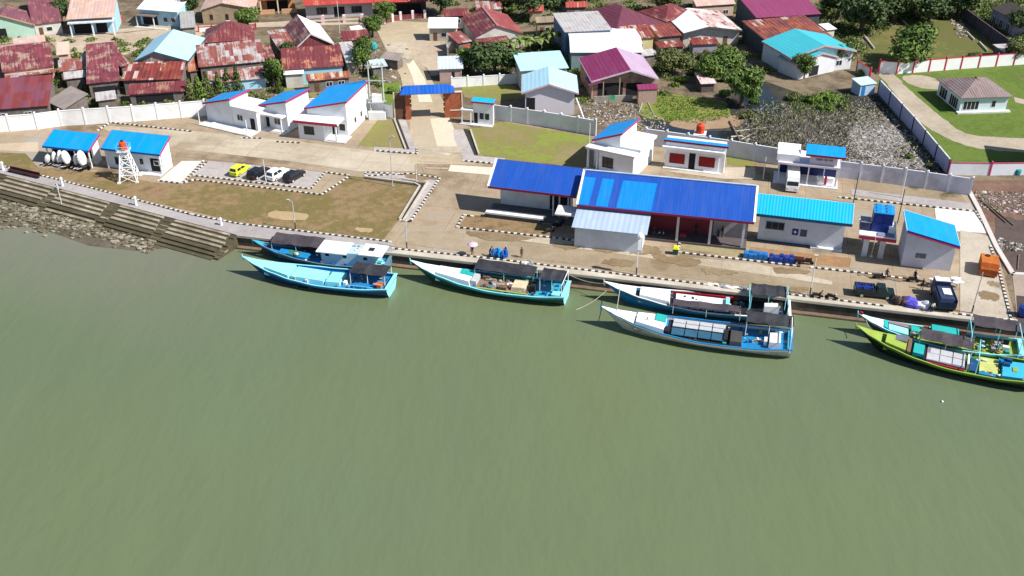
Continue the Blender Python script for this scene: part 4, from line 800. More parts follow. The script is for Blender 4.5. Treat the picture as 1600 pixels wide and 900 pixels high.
house('ice_blue_house', 'house with a flat ice-blue roof rear part, right of the gateway', 'house', (813,111),(889,106), (807,83), 4.4, 5.4, 'shed', WLW, SKYR, VG)
house('white_gable_house', 'white house with an ice-blue gable roof directly behind the harbour wall', 'house', (815,145),(904,145.5), (858,128.5), 4.6, 6.4, 'gabley', mat('lilac_white_wall', (.60,.57,.62), .7, .04), SKYR, VG, D=10, rm2=SKYR, front_in=.6, side_in=.7, fas=mat('faded_pink_barge', (.5,.36,.38), .7), feats=[('open','f',.02,.2,.1,3.4)])
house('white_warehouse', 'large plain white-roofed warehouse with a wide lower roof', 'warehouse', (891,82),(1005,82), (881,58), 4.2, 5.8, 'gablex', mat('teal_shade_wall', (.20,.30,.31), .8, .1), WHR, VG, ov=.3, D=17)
house('grey_roof_store', 'grey zinc roof behind the white warehouse', 'warehouse', (882,50),(957,46), (872,20), 5.6, 5.9, 'shed', mat('blue_grey_wall', (.12,.2,.32), .8, .1), GREYR, VG)
house('purple_brick_house', 'raw brick house with a purple left slope and a shiny lilac right slope', 'house', (924,127),(1029,122.5), (986,109), 4.2, 6.2, 'gabley', RBRK, PURP, VG, D=14, rm2=LILR, front_in=1.4, fas=mat('lilac_barge', (.5,.42,.5), .6), feats=[('open','f',.1,.5,.4,3.2),('open','f',.55,.8,.3,3)])
i = t_info['purple_brick_house']; b = MB(); b.slab([(-.6,-.8,3.6),(i['w']*.13,-.8,4.2),(i['w']*.13,4,4.2),(-.6,4,3.6)],.1); b.build('side_roof', PURP, i['t']); part(i['t'], 'post', TIMBER, (.2,.35,0,.15,0,3.9),(2.4,2.55,0,.15,0,3.9),(i['w']*.42,i['w']*.42+.15,0,.15,0,4.6)); part(i['t'], 'block_base', GREYC, (.6,i['w']*.62,-.6,-.3,0,1.2))
house('plank_shed', 'pink plank shed with a purple lean-to roof at the right of the raw brick house', 'shed', (997,140.5),(1029,139), (995,132), 3.0, 3.6, 'shed', mat('pinkish_plank_wall', (.36,.25,.21), .9, .15, 2), PURP, VG, ov=.2)
house('maroon_hip_house', 'large dark maroon hip-roofed house at the top, right of the white warehouse', 'house', (962,52),(1040,36), (1006,22), 3.8, 7.0, 'hip', mat('pale_yellow_wall', (.62,.52,.27), .8, .1), roofm('dark_maroon_roof', (.125,.028,.05), None, var=.06), VG, D=17)
house('yellow_wall_annex', 'rust-striped roof over a pale yellow wall beside the white warehouse', 'house', (978,61),(1024,58), (990,39), 3.4, 4.6, 'shed', mat('pale_yellow_wall', (.62,.52,.27)), STRIPE, VG)
house('striped_awning_shed', 'shed with a red and white striped rusty roof, top of two', 'shed', (1028,58),(1066,55), (1030,36), 3.2, 4.0, 'shed', SHAD, STRIPE, VG)
house('low_striped_awning', 'low red and white striped awning, below the other striped shed', 'shed', (1030,75),(1071,72), (1026,65), 2.4, 2.8, 'shed', SHAD, STRIPE, VG)
house('maroon_back_house', 'small dark maroon roof at the top, behind the white-walled rusty gable', 'house', (1040,34),(1094,22), (1068,4), 3.8, 6.0, 'hip', SHAD, DRED, VG, D=10)
house('white_wall_gable_house', 'white-walled house with a rusty and white low gable', 'house', (1068,52),(1160,47), (1108,42), 3.6, 4.8, 'gabley', mat('dirty_white_wall', (.52,.48,.44), .8, .12), WHR, VG, D=15, rm2=roofm('pink_white_rusty_roof', (.52,.36,.33), (.72,.66,.62), .5, var=.2, c2=(.22,.05,.05), patch=.25), front_in=.9, feats=[('doorf','f',.72,.8,.1,2.1)], fas=mat('dark_grey_edge', (.08,.08,.09), .7), frame_m=DOORM)
house('red_stripe_awning', 'bright red striped awning below the white-walled gable house', 'shed', (1082,70),(1124,68), (1078,59), 2.4, 2.9, 'shed', mat('grey_lilac_wall', (.28,.26,.32), .8), STRIPE, VG)
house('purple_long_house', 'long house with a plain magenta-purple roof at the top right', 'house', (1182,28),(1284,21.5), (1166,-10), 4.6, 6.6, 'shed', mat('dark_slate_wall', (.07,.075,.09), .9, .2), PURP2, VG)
house('orange_striped_house', 'house with a dark roof striped orange with rust, behind the turquoise roof', 'house', (1199,66),(1300,56), (1185,30), 3.6, 4.8, 'shed', mat('dark_slate_wall', (.07,.075,.09)), roofm('orange_rib_roof', (.16,.04,.035), (.28,.075,.03), .45, pitch=1.0, ridge=1.0, var=.35, c2=(.4,.3,.26), patch=.12), VG)
house('turquoise_house', 'house with a bright turquoise gable roof and white walls beside the marsh', 'house', (1236,91),(1339,79), (1281,66), 4.2, 6.2, 'gabley', mat('bluish_white_wall', (.6,.62,.66), .7, .06), TEAL, VG, D=12, rm2=TEAL, fas=mat('pink_barge', (.5,.3,.3), .7), front_in=.8, feats=[('win','f',.75,.85,1,2.2)])
house('turquoise_porch', 'small turquoise porch gable in front of the turquoise-roofed house', 'porch', (1249,102),(1310,88), (1284,81.5), 3.3, 4.9, 'gabley', mat('bluish_white_wall', (.6,.62,.66)), TEAL, VG, D=6.5, fas=mat('pink_barge', (.5,.3,.3)), front_in=.3, feats=[('open','f',.3,.55,.1,2.2)])
house('pink_hut', 'tiny hut with a pink and white tin roof standing in the marsh grass', 'hut', (1095,131),(1120,130), (1083,113), 2.0, 2.6, 'shed', mat('dark_plank_wall', (.11,.09,.09), .9, .2), roofm('pink_white_roof', (.62,.5,.48), (.32,.12,.12), .35, var=.15), VG)
house('hip_roof_pavilion', 'white pavilion with a taupe hip roof on the compound lawn', 'pavilion', (1501,153.5),(1584,151), (1540,130), 3.2, 5.2, 'hip', mat('pale_aqua_wall', (.52,.64,.66), .7, .05), TAUPE, None, D=11, ov=.6, ridge_cap=mat('brown_ridge', (.2,.09,.07), .7), feats=[('win','f',.06,.4,.5,2.3),('win','f',.66,.76,.9,2.3),('win','l',.1,.42,.2,2.4),('win','l',.55,.9,.2,2.4)])
i = t_info['hip_roof_pavilion']; part(i['t'], 'plinth', WHITE2, (0,i['w'],-.3,.59,.02,.35))
house('blue_shed', 'small pale-blue-roofed shed with blue and white walls beside the dirt track', 'shed', (1345,133.5),(1371,130), (1340,121), 2.4, 2.8, 'shed', mat('blue_white_wall', (.38,.5,.66), .7, .1), roofm('pale_aqua_roof', (.45,.62,.68), None, var=.04), None, ov=.2, feats=[('doorf','f',.1,.35,.1,2)], frame_m=mat('bright_blue_door', (.02,.16,.4), .6))
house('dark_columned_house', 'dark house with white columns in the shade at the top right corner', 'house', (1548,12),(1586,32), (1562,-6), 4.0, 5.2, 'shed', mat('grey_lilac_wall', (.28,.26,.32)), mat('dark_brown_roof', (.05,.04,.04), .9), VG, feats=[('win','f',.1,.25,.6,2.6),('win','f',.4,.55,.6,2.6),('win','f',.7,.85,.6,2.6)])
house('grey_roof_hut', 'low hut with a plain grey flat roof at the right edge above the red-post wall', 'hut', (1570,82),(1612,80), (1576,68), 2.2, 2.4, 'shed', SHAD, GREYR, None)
house('red_tile_house', 'glimpse of bright red roof between trees at the top centre-right', 'house', (826,18),(850,17), (826,8), 3.0, 4.2, 'shed', BRKW, REDR, VG)
house('red_eave_house', 'low red-eaved house behind the grey zinc roof at the top', 'house', (884,12),(918,11), (884,3), 3.0, 4.2, 'shed', SHAD, REDR, VG)

house('unseen_shade_shed', 'plain tall shed beyond the right edge of the frame that shades the dirt track', 'shed', (1650,205),(1730,214), (1655,165), 8.4, 9.0, 'shed', WLW, GREYR, None)  # unseen shed, added and sized to cast the shadow on the track

house('pink_strip_house', 'narrow faded pink roof between the green-walled house and the patched maroon roof', 'house', (22,72),(72,66), (26,59), 3.0, 3.8, 'shed', PINKW, PINKR, VG)
house('tin_patch_shed', 'jumble of pale pink tin sheets right of the peach-walled house', 'shed', (92,112),(126,108), (90,94), 2.6, 3.4, 'shed', SHAD, RUSTW, VG)
house('low_tin_roof', 'low pale tin roof squeezed in front of the pink lean-to', 'shed', (100,124),(134,120), (104,112), 2.2, 2.8, 'shed', SHAD, GREYR, VG)
house('transformer_hut', 'small hut with a pale aqua roof behind the electricity poles', 'hut', (581,106),(606,103), (583,93), 2.4, 3.0, 'shed', mat('grey_plank_wall', (.19,.17,.155)), roofm('faded_aqua_roof', (.42,.52,.55), None, var=.06), VG)
house('street_shack', 'grey shack with a weathered taupe roof beside the village street', 'hut', (592,91),(622,95), (596,79), 2.2, 2.8, 'shed', SHAD, roofm('weathered_taupe_roof', (.27,.23,.21)), VG)
house('maroon_corner_roof', 'small dark maroon roof between the white-flanked gable and the street', 'house', (536,64),(578,60), (540,48), 3.0, 4.2, 'shed', SHAD, DRED, VG)
house('white_cloth_shed', 'tiny white roof right of the red terrace pillars', 'shed', (550,49),(572,46), (556,40), 2.4, 3.0, 'shed', SHAD, WHR, VG)
house('red_low_roof', 'low dark red roof under the tall trees behind the white-roofed hut', 'house', (694,26),(734,24), (696,14), 2.8, 3.8, 'shed', SHAD, DRED, VG)
house('small_white_shed', 'small white shed at the right end of the rust-striped roof', 'shed', (1292,47),(1308,45), (1291,36), 2.8, 3.2, 'shed', WLW, WHR, VG)
house('faded_top_house', 'faded pink roof at the top edge left of the magenta-purple roof', 'house', (1088,10),(1150,6), (1090,-6), 3.4, 4.8, 'shed', PINKW, PINKR, VG)
house('grey_back_house', 'grey zinc-roofed house at the top edge behind the red gable-roofed house', 'house', (744,16),(786,14), (748,2), 3.2, 4.4, 'shed', WLW, RUSTW, VG)
house('rust_back_house', 'rusty roof right of the red cross-gable roofs beside the green tree', 'shed', (541,98),(562,96), (528,66), 2.8, 4.0, 'shed', SHAD, GREYR, VG)
house('light_block_house', 'pale concrete house right of the light blue house at the top', 'house', (282,44),(306,42), (284,18), 3.0, 3.4, 'shed', GREYC, roofm('pale_concrete_roof', (.34,.33,.32), None, var=.1), VG)
house('rear_brown_house', 'brown-walled house behind the grey zinc roof at the top', 'house', (838,36),(872,34), (842,26), 3.2, 4.0, 'shed', BRKW, roofm('straw_roof', (.26,.21,.14), None, var=.2), VG)

i = t_info['turquoise_house']; b = MB(); b.box(.60,.795,1.0,i['D']-.3,0,3.95); b.build('side_shade_panel', mat('dark_slate_wall', (.07,.075,.09)), i['t'])  # dark panel over the left wall, paints in the shade on that side

house('patchy_rear_shed', 'narrow red tin roof joining the patchy red roof to the sky-blue gable', 'shed', (188,104),(207,100), (188,64), 3.0, 4.4, 'shed', SHAD, MAR, VG)
house('tin_gap_shed', 'small rusty roof tucked between the sky-blue gable and the half-rusted house', 'shed', (294,112),(310,110), (292,92), 2.6, 3.4, 'shed', SHAD, RUSTO, VG)
house('grey_yard_shed', 'low grey tin roof in the yard just behind the white panel wall', 'shed', (150,158),(182,154), (152,144), 2.0, 2.6, 'shed', SHAD, GREYR, VG)
house('red_gap_shed', 'small dark red lean-to between the half-rusted house and the red-white lean-to', 'shed', (412,92),(430,90), (412,70), 2.6, 3.6, 'shed', SHAD, MAR, VG)
house('lane_red_shed', 'low rusty shed between the red porch and the small bright red roof', 'shed', (716,68),(738,64), (718,48), 2.6, 3.4, 'shed', SHAD, RUSTW, VG)
house('tin_porch', 'pale tin porch roof at the foot of the yellow-walled annex', 'shed', (1004,88),(1028,85), (1000,78), 2.0, 2.5, 'shed', SHAD, GREYR, VG)
# ------------------------------------------------------------------ boats
def interp(tab, s):
    for (a, x), (b_, y) in zip(tab, tab[1:]):
        if s <= b_: 
            t = (s-a)/(b_-a); t = t*t*(3-2*t)*.35+t*.65
            return x+(y-x)*t
    return tab[-1][1]
BEAM = [(0,.02),(.08,.24),(.2,.52),(.35,.80),(.5,.96),(.65,1.0),(.85,.96),(1,.84)]
SHEER = [(0,2.9),(.08,2.3),(.2,1.75),(.35,1.4),(.55,1.2),(.8,1.35),(1,1.75)]
class Boat:
    def __init__(s, label, bow, stern, beam, hullm, railm, deckm, bandm=None, sheer=1.0, group='wooden fishing boats moored along the quay'):
        a = W(*bow, -2+2.9*sheer); c = W(*stern, -2+1.6*sheer); a.z = c.z = -2; d = c-a
        s.L = d.length; s.B = beam/2; s.sh = sheer
        s.t = thing('fishing_boat', label, 'boat', a, math.atan2(d.y, d.x), group)
        N = 26; b = MB(); rings = []
        for i in range(N+1):
            q = i/N; h = s.z(q); y = s.b(q); x = q*s.L
            kx = x+max(0, 3.2*(1-q*4)) if q < .25 else x
            rings.append([(x,-y,h),(x+(kx-x)*.12,-y*.985,h-.32),(x+(kx-x)*.5,-y*.86,h*.45),(kx,-y*.55,-.15),(kx,0,-.5),(kx,y*.55,-.15),(x+(kx-x)*.5,y*.86,h*.45),(x+(kx-x)*.12,y*.985,h-.32),(x,y,h)])
        pts = [p for r in rings for p in r]; f = []; fm = []
        for i in range(N):
            for k in range(8):
                f.append((i*9+k, i*9+k+1, (i+1)*9+k+1, (i+1)*9+k)); fm.append(1 if k in (0,7) else 0)
        f.append([N*9+k for k in range(9)]); fm.append(2)
        b.v = [Vector(p) for p in pts]; b.f = f; b.m = fm
        b.build('hull', [hullm, bandm or railm, railm], s.t)
        r = MB()
        for sg in (-1,1):
            for i in range(N):
                q0, q1 = i/N, (i+1)/N
                p0 = Vector((q0*s.L, sg*s.b(q0), s.z(q0))); p1 = Vector((q1*s.L, sg*s.b(q1), s.z(q1)))
                w0 = Vector((0, sg*.16, 0))
                r.add([p0-w0*.6, p1-w0*.6, p1+w0*.55, p0+w0*.55, p0-w0*.6+Vector((0,0,.1)), p1-w0*.6+Vector((0,0,.1)), p1+w0*.55+Vector((0,0,.1)), p0+w0*.55+Vector((0,0,.1))], [(0,1,2,3),(4,7,6,5),(0,4,5,1),(2,6,7,3)])
        yb = s.b(1); r.box(s.L-.25, s.L+.12, -yb-.05, yb+.05, s.z(1)-.02, s.z(1)+.14)
        r.build('gunwale', railm, s.t)
        dk = MB()
        for i in range(3,N):
            q0, q1 = i/N, (i+1)/N; z0, z1 = s.dz(q0), s.dz(q1); y0, y1 = s.b(q0)*.96, s.b(q1)*.96
            dk.add([(q0*s.L,-y0,z0),(q1*s.L,-y1,z1),(q1*s.L,y1,z1),(q0*s.L,y0,z0)], [(0,1,2,3)])
        dk.build('deck', deckm, s.t)
        st = MB(); st.tube((-.1,0,s.z(0)-.5),(-.25,0,s.z(0)+.45),.12,6,.08); st.build('stem_post', railm, s.t)
    def z(s, q): return interp(SHEER, q)*s.sh
    def b(s, q): return interp(BEAM, q)*s.B
    def dz(s, q): return s.z(q)-.42
    def foredeck(s, q1, m, name='foredeck'):
        b = MB(); n = 8; top = []; 
        for i in range(n):
            a, c = q1*i/n, q1*(i+1)/n; za, zc = s.z(a)+.105, s.z(c)+.105; ya, yc = s.b(a)+.05, s.b(c)+.05
            b.add([(a*s.L-.05,-ya,za),(c*s.L,-yc,zc),(c*s.L,0,zc+.1),(c*s.L,yc,zc),(a*s.L-.05,ya,za),(a*s.L-.05,0,za+.08)], [(0,1,2,5),(5,2,3,4)])
        a = q1; b.add([(a*s.L,-s.b(a),s.z(a)+.1),(a*s.L,0,s.z(a)+.2),(a*s.L,s.b(a),s.z(a)+.1),(a*s.L,s.b(a),s.dz(a)),(a*s.L,-s.b(a),s.dz(a))],[(4,3,2,1,0)])
        return b.build(name, m, s.t)
    def box(s, name, q0, q1, t0, t1, h0, h1, m, taper=.0, lid=None):
        b = MB(); zz = min(s.dz(q0), s.dz(q1)); k = taper
        x0, x1, y0, y1 = q0*s.L, q1*s.L, t0*s.B, t1*s.B
        m_ = lambda q, t: max(-s.b(q)*.9, min(s.b(q)*.9, t*s.B))
        a0, a1, c0, c1 = m_(q0,t0), m_(q0,t1), m_(q1,t0), m_(q1,t1)
        b.add([(x0,a0,zz+h0),(x1,c0,zz+h0),(x1,c1,zz+h0),(x0,a1,zz+h0),(x0+k,a0+k,s.dz(q0)+h1),(x1-k,c0+k,s.dz(q1)+h1),(x1-k,c1-k,s.dz(q1)+h1),(x0+k,a1-k,s.dz(q0)+h1)],
              [(3,2,1,0),(4,5,6,7),(0,1,5,4),(1,2,6,5),(2,3,7,6),(3,0,4,7)])
        o = b.build(name, m, s.t)
        return o
    def panels(s, name, q0, q1, t0, t1, h, nx, ny, m, gap=.06):
        """a row of separate cover boards lying on one low frame: one part"""
        b = MB(); 
        for i in range(nx):
            for j in range(ny):
                a = q0+(q1-q0)*i/nx; c = q0+(q1-q0)*(i+1)/nx; u = (t0+(t1-t0)*j/ny)*s.B; v_ = (t0+(t1-t0)*(j+1)/ny)*s.B; z_ = s.dz((q0+q1)/2)+h
                b.box(a*s.L+gap, c*s.L-gap, u+gap, v_-gap, z_-.08, z_+random.uniform(0,.03))
        return b.build(name, m, s.t)
    def canopy(s, q0, q1, t0, t1, h, m, postm=STEEL, tilt=0, name='canopy', sag=.12):
        b = MB(); nx, ny = 10, 5; z0 = s.dz((q0+q1)/2)+h; rng = random.Random(int(q0*100)+int(h*10)); top = []
        for i in range(nx+1):
            for j in range(ny+1):
                u, v_ = i/nx, j/ny
                z_ = z0+tilt*(v_-.5)+.10*math.sin(v_*math.pi)-sag*abs(math.sin(u*math.pi*2.5))+rng.uniform(-.03,.03)
                top.append(Vector(((q0+(q1-q0)*u)*s.L, (t0+(t1-t0)*v_)*s.B, z_)))
        idx = lambda i, j: i*(ny+1)+j
        lo = [p-Vector((0,0,.04)) for p in top]; n = len(top)
        f = [(idx(i,j),idx(i+1,j),idx(i+1,j+1),idx(i,j+1)) for i in range(nx) for j in range(ny)]
        f += [tuple(n+k for k in q[::-1]) for q in f]
        for i in range(nx):
            for j in (0, ny): f.append((idx(i,j),idx(i+1,j),n+idx(i+1,j),n+idx(i,j)))
        for j in range(ny):
            for i in (0, nx): f.append((idx(i,j),idx(i,j+1),n+idx(i,j+1),n+idx(i,j)))
        b.add(top+lo, f); o = b.build(name, m, s.t)
        for u in (0, .5, 1):
            for v_ in (0, 1):
                p = Vector(((q0+(q1-q0)*u)*s.L, (t0+(t1-t0)*v_)*s.B, s.dz((q0+q1)/2))); pb = MB(); e = .06*(1 if u == 0 else -1 if u == 1 else 0)
                pb.tube(p+Vector((e,.08*(1-2*v_),0)), p+Vector((e,.08*(1-2*v_),h+tilt*(v_-.5)-.1)), .05, 5); pb.build('canopy_post', postm, s.t)
        return o
    def frame(s, q, h, m, t=.9):
        b = MB(); y = s.B*t; z = s.dz(q); b.path([(q*s.L,-y,z),(q*s.L,-y,z+h),(q*s.L,y,z+h),(q*s.L,y,z)], .06, 5); return b.build('goal_frame', m, s.t)
    def rail(s, q0, q1, t, h, m):
        b = MB(); z = s.dz((q0+q1)/2); n = max(2, int((q1-q0)*s.L/1.2))
        for i in range(n+1):
            x = (q0+(q1-q0)*i/n)*s.L; b.tube((x,t*s.B,z),(x,t*s.B,z+h),.035,4)
        b.tube((q0*s.L,t*s.B,z+h),(q1*s.L,t*s.B,z+h),.04,4); return b.build('handrail', m, s.t)
    def bits(s, name, q0, q1, t0, t1, n, mats, h=.3, seed=1, size=(.15,.45)):
        rng = random.Random(seed)
        for i in range(n):
            b = MB(); q, t = rng.uniform(q0,q1), rng.uniform(t0,t1); r = rng.uniform(*size); c = Vector((q*s.L, t*s.B*s.b(q)/s.B, s.dz(q)+h)); m_ = mats[rng.randrange(len(mats))]
            if rng.random() < .5: b.box(c.x-r,c.x+r,c.y-r*.7,c.y+r*.7,c.z-h,c.z+rng.uniform(-.1,.3))
            else: b.blob(c, (r,r*.8,r*.6), 6, 4, .15, rng)
            b.build(name, m_, s.t)
TARP = mat('black_tarpaulin', (.018,.018,.024), .75, .25, .6, (.05,.05,.06), .3)
TARP2 = mat('purple_black_tarpaulin', (.045,.036,.045), .8, .2, .6, (.085,.07,.08), .3)
BWH = mat('boat_white', (.78,.80,.80), .45, .04, .6, (.6,.6,.56), .08, spec=.4)
CY = mat('boat_pale_cyan', (.26,.70,.77), .45, .08, .8, spec=.4); CY2 = mat('boat_cyan', (.04,.36,.50), .45, .1, .8, spec=.4)
NB = mat('boat_navy', (.008,.06,.17), .45, .15, .8, spec=.4); MB_ = mat('boat_mid_blue', (.012,.20,.46), .45, .12, .8, spec=.4); TEALB = mat('boat_teal', (.02,.36,.34), .45, .1, .8, spec=.4)
GRNB = mat('boat_dark_green', (.02,.075,.045), .5, .2, .8); LIME = mat('boat_lime', (.27,.37,.06), .45, .1, .8, spec=.4); GRN = mat('boat_grass_green', (.07,.19,.015), .45, .12, .8, spec=.4); BLKG = mat('boat_black_green', (.012,.02,.014), .5, .3, .8)
GREYP = mat('boat_grey_panel', (.30,.31,.33), .55, .12, 1.2); GREYL = mat('boat_light_grey_panel', (.43,.44,.46), .55, .08, 1.2); DKB = mat('dark_hold', (.015,.017,.022), .8, .2); PINKH = mat('boat_pale_hull', (.62,.61,.55), .6, .1, .5, (.22,.2,.15), .3)
RST = mat('boat_red_trim', (.40,.02,.03), .5, .1); CARGO = [mat('cargo_tan', (.36,.29,.22), .9, .2), mat('cargo_brown', (.16,.09,.06), .9, .2), mat('cargo_white', (.65,.65,.63), .7), mat('cargo_grey', (.25,.24,.25), .8)]
# 1 outer left
BOATS = []
B = Boat('deep blue fishing boat with pale cyan hatch covers, outer of the left pair', (381,402), (612,442), 5.3, NB, CY, MB_, bandm=MB_); BOATS.append((B, 31))
B.foredeck(.15, CY, 'foredeck'); B.box('fore_hatch', .15,.33,-.62,.62,0,.72, CY, .1); B.box('hold_cover', .34,.565,-.55,.55,0,.62, CY, .08); B.box('hold_cover', .575,.675,-.55,.55,0,.6, CY, .08)
B.box('winch', .69,.71,-.4,-.1,0,.5, BWH); B.canopy(.73,.965,-.2,.95,1.9, TARP, BWH); B.bits('deck_load', .89,.95,-.65,-.1, 9, [CARGO[0], mat('orange_cloth', (.55,.17,.06), .8), mat('pink_cloth', (.5,.2,.25), .8)], .4, 2); B.box('engine_box', .76,.86,-.6,-.25,0,.4, MB_)
B.box('stern_board', .985,1.0,-.84,.84,0,.55, CY); B.rail(.72,.9,-.75,.7, CY)
# 2 inner left
B = Boat('dark blue fishing boat with white-roofed cabin, inner boat of the left pair', (396,376), (607,409), 4.6, NB, mat('boat_grey_blue', (.10,.20,.26), .5, .15), MB_, bandm=mat('boat_grey_blue', (.10,.20,.26)), sheer=.85); BOATS.append((B, 32))
B.foredeck(.07, CY2); B.canopy(.13,.5,.0,1.05,1.9, TARP2, STEEL, .5); B.box('hold_cover', .2,.42,-.6,.1,0,.5, MB_, .05); B.box('green_hatch', .27,.36,-.5,.05,.5,.62, mat('hatch_green', (.03,.16,.12), .6)); B.bits('buoy', .33,.36,-.6,-.5,1,[GREYL],.8,3,(.4,.45))
o = B.box('cabin', .53,.93,-.55,.7,0,2.0, mat('cabin_blue_white', (.40,.56,.66), .6, .08))
b = MB(); z0 = B.dz(.6)+2.0
b.box(.50*B.L,.72*B.L,-.72*B.B,.85*B.B,z0+.02,z0+.16); b.frus(.52*B.L,.70*B.L,-.5*B.B,.6*B.B,z0+.161,.53*B.L,.69*B.L,-.4*B.B,.5*B.B,z0+.3); b.build('cabin_roof', BWH, B.t)
b = MB(); b.box(.81*B.L,.98*B.L,-.7*B.B,.8*B.B,z0+.25,z0+.37); b.build('aft_roof', BWH, B.t); b = MB(); b.box(.86*B.L,.90*B.L,-.1*B.B,.3*B.B,z0+.371,z0+.43); b.build('roof_hatch', DGLASS, B.t)
b = MB(); b.box(.73*B.L,.80*B.L,-.4*B.B,.6*B.B,z0-.03,z0+.12); b.build('roof_box', GREYL, B.t); B.bits('roof_gear', .72,.81,-.3,.7,8,[BWH,GREYP,CARGO[0]],2.15,5,(.12,.3))
for q in (.56,.69,.84):
    b = MB(); z_ = B.dz(.6)+1.35; b.box(q*B.L,q*B.L+.6,-.55*B.B-.02,-.55*B.B+.01,z_,z_+.45); b.build('cabin_window', DGLASS, B.t)
B.rail(.93,1.0,-.8,.8,BWH); B.bits('stern_gear', .94,.99,-.6,.2,5,[CY,BWH,TEALB],.4,4)
# 3 middle
B = Boat('turquoise fishing boat with white bow and tan boxes in its hold, moored alone', (643,408), (886,454), 5.3, GRNB, CY, CY2, bandm=CY2); BOATS.append((B, 33))
B.foredeck(.17, BWH); B.box('fore_hatch', .17,.40,-.6,.62,0,.8, BWH, .12); B.box('teal_hatch_lid', .31,.40,.0,.55,.8,.92, TEALB, .05); B.box('slanted_board', .40,.44,-.5,.4,0,.9, GREYL, .05)
B.box('hold_floor', .44,.77,-.68,.62,0,.25, mat('hold_brown', (.20,.15,.11), .9, .2)); B.box('hold_rim', .44,.77,-.76,-.69,0,.38, mat('yellow_green_rim', (.32,.42,.10), .6)); B.box('hold_rim', .44,.77,.63,.7,0,.38, mat('yellow_green_rim', (.32,.42,.10))); B.bits('cargo_box', .47,.74,-.5,.4,22, CARGO, .5, 8, (.2,.6)); B.box('tan_hatch', .66,.75,-.5,.35,.3,.85, mat('tan_cover', (.55,.47,.32), .8), .08)
B.canopy(.40,.78,.3,1.25,2.0, TARP, CY, .3); B.canopy(.83,.985,-.15,.95,2.2, TARP, BWH); B.box('wheel_box', .78,.81,-.4,.1,0,1.2, DKB); B.box('aft_deck_box', .92,.97,-.75,-.3,0,.55, CY); B.box('stern_board', .98,1.0,-.84,.84,0,.6, CY); B.rail(.77,.83,.9,1.5,BWH); B.frame(.985,2.3,BWH,.8); B.box('fender', .43,.44,-1.0,-.86,-.6,.45, BLACK); B.box('fender', .76,.77,-1.02,-.9,-.6,.45, BLACK)
# 4 inner right-centre
B = Boat('white-bowed blue fishing boat with red trim, inner boat of the right-centre pair', (946,441), (1234,483), 5.2, MB_, BWH, DKB, bandm=MB_); BOATS.append((B, 34))
B.foredeck(.17, BWH); B.box('fore_hatch', .19,.36,-.6,.7,0,.8, BWH, .12); B.box('white_hold_board', .39,.66,-.25,.45,0,.65, BWH, .04); B.panels('grey_boards', .40,.66,-.68,-.26,.35,4,1,GREYL); B.bits('board_handle', .42,.56,.0,.2,4,[BLACK],.7,1,(.1,.14))
B.box('red_rail', .37,.73,.72,.80,.1,.5, RST); B.box('red_board', .34,.40,-.8,-.7,.3,.5, RST); B.canopy(.79,.975,-.05,1.1,2.4, TARP, CY); B.box('pale_post_board', .66,.68,-.4,.35,0,1.1, CY); B.canopy(.38,.74,-1.15,-.55,1.5, TARP2, STEEL); B.box('white_cooler', .86,.94,-.55,-.15,0,1.4, BWH, .06); B.frame(.78,2.5,CY); B.frame(.98,2.5,CY,.95)
# 5 outer right-centre
B = Boat('blue fishing boat with pale underside, outer boat of the right-centre pair', (941,480), (1237,533), 5.7, PINKH, MB_, MB_, bandm=BWH); BOATS.append((B, 35))
B.foredeck(.18, BWH); B.box('fore_hatch', .185,.345,-.62,.7,0,.8, BWH, .12); B.box('teal_lid', .285,.345,.0,.6,.8,.95, TEALB, .06); 
b = MB(); zz = B.dz(.24)+.82
for a in range(12): 
    u, v_ = a*math.pi/6, (a+1)*math.pi/6; b.tube((.235*B.L+.35*math.cos(u),.55*math.sin(u)*.7,zz),(.235*B.L+.35*math.cos(v_),.55*math.sin(v_)*.7,zz),.05,4)
b.build('coiled_rope', mat('dark_rope', (.06,.06,.05), .9), B.t)
B.box('dark_hold', .36,.69,-.78,.78,0,.12, DKB); B.panels('grey_boards', .38,.66,.0,.7,.62,4,2,GREYL); B.panels('blue_boards', .38,.66,-.66,-.04,.56,4,1,mat('boat_slate_blue', (.03,.10,.16), .5, .15)); B.box('black_box', .345,.37,-.6,-.2,0,.7, BLACK); B.box('black_box', .655,.675,-.6,.3,0,.75, BLACK); B.box('grey_cover', .685,.75,-.7,.4,0,.7, mat('charcoal_cover', (.06,.055,.055), .8), .1)
B.canopy(.76,1.0,.2,1.2,2.3, TARP, BWH); B.box('white_locker', .885,.945,-.6,.25,0,.95, BWH, .05); B.box('white_locker', .86,.878,-.4,.0,0,.7, BWH, .03); B.bits('tool', .78,.86,-.3,.1,6,[RST,CARGO[2],GREYP],.2,6,(.1,.25)); B.box('stern_board', .98,1.0,-.84,.84,0,.5, CY2); B.frame(.99,2.4,BWH,.85)
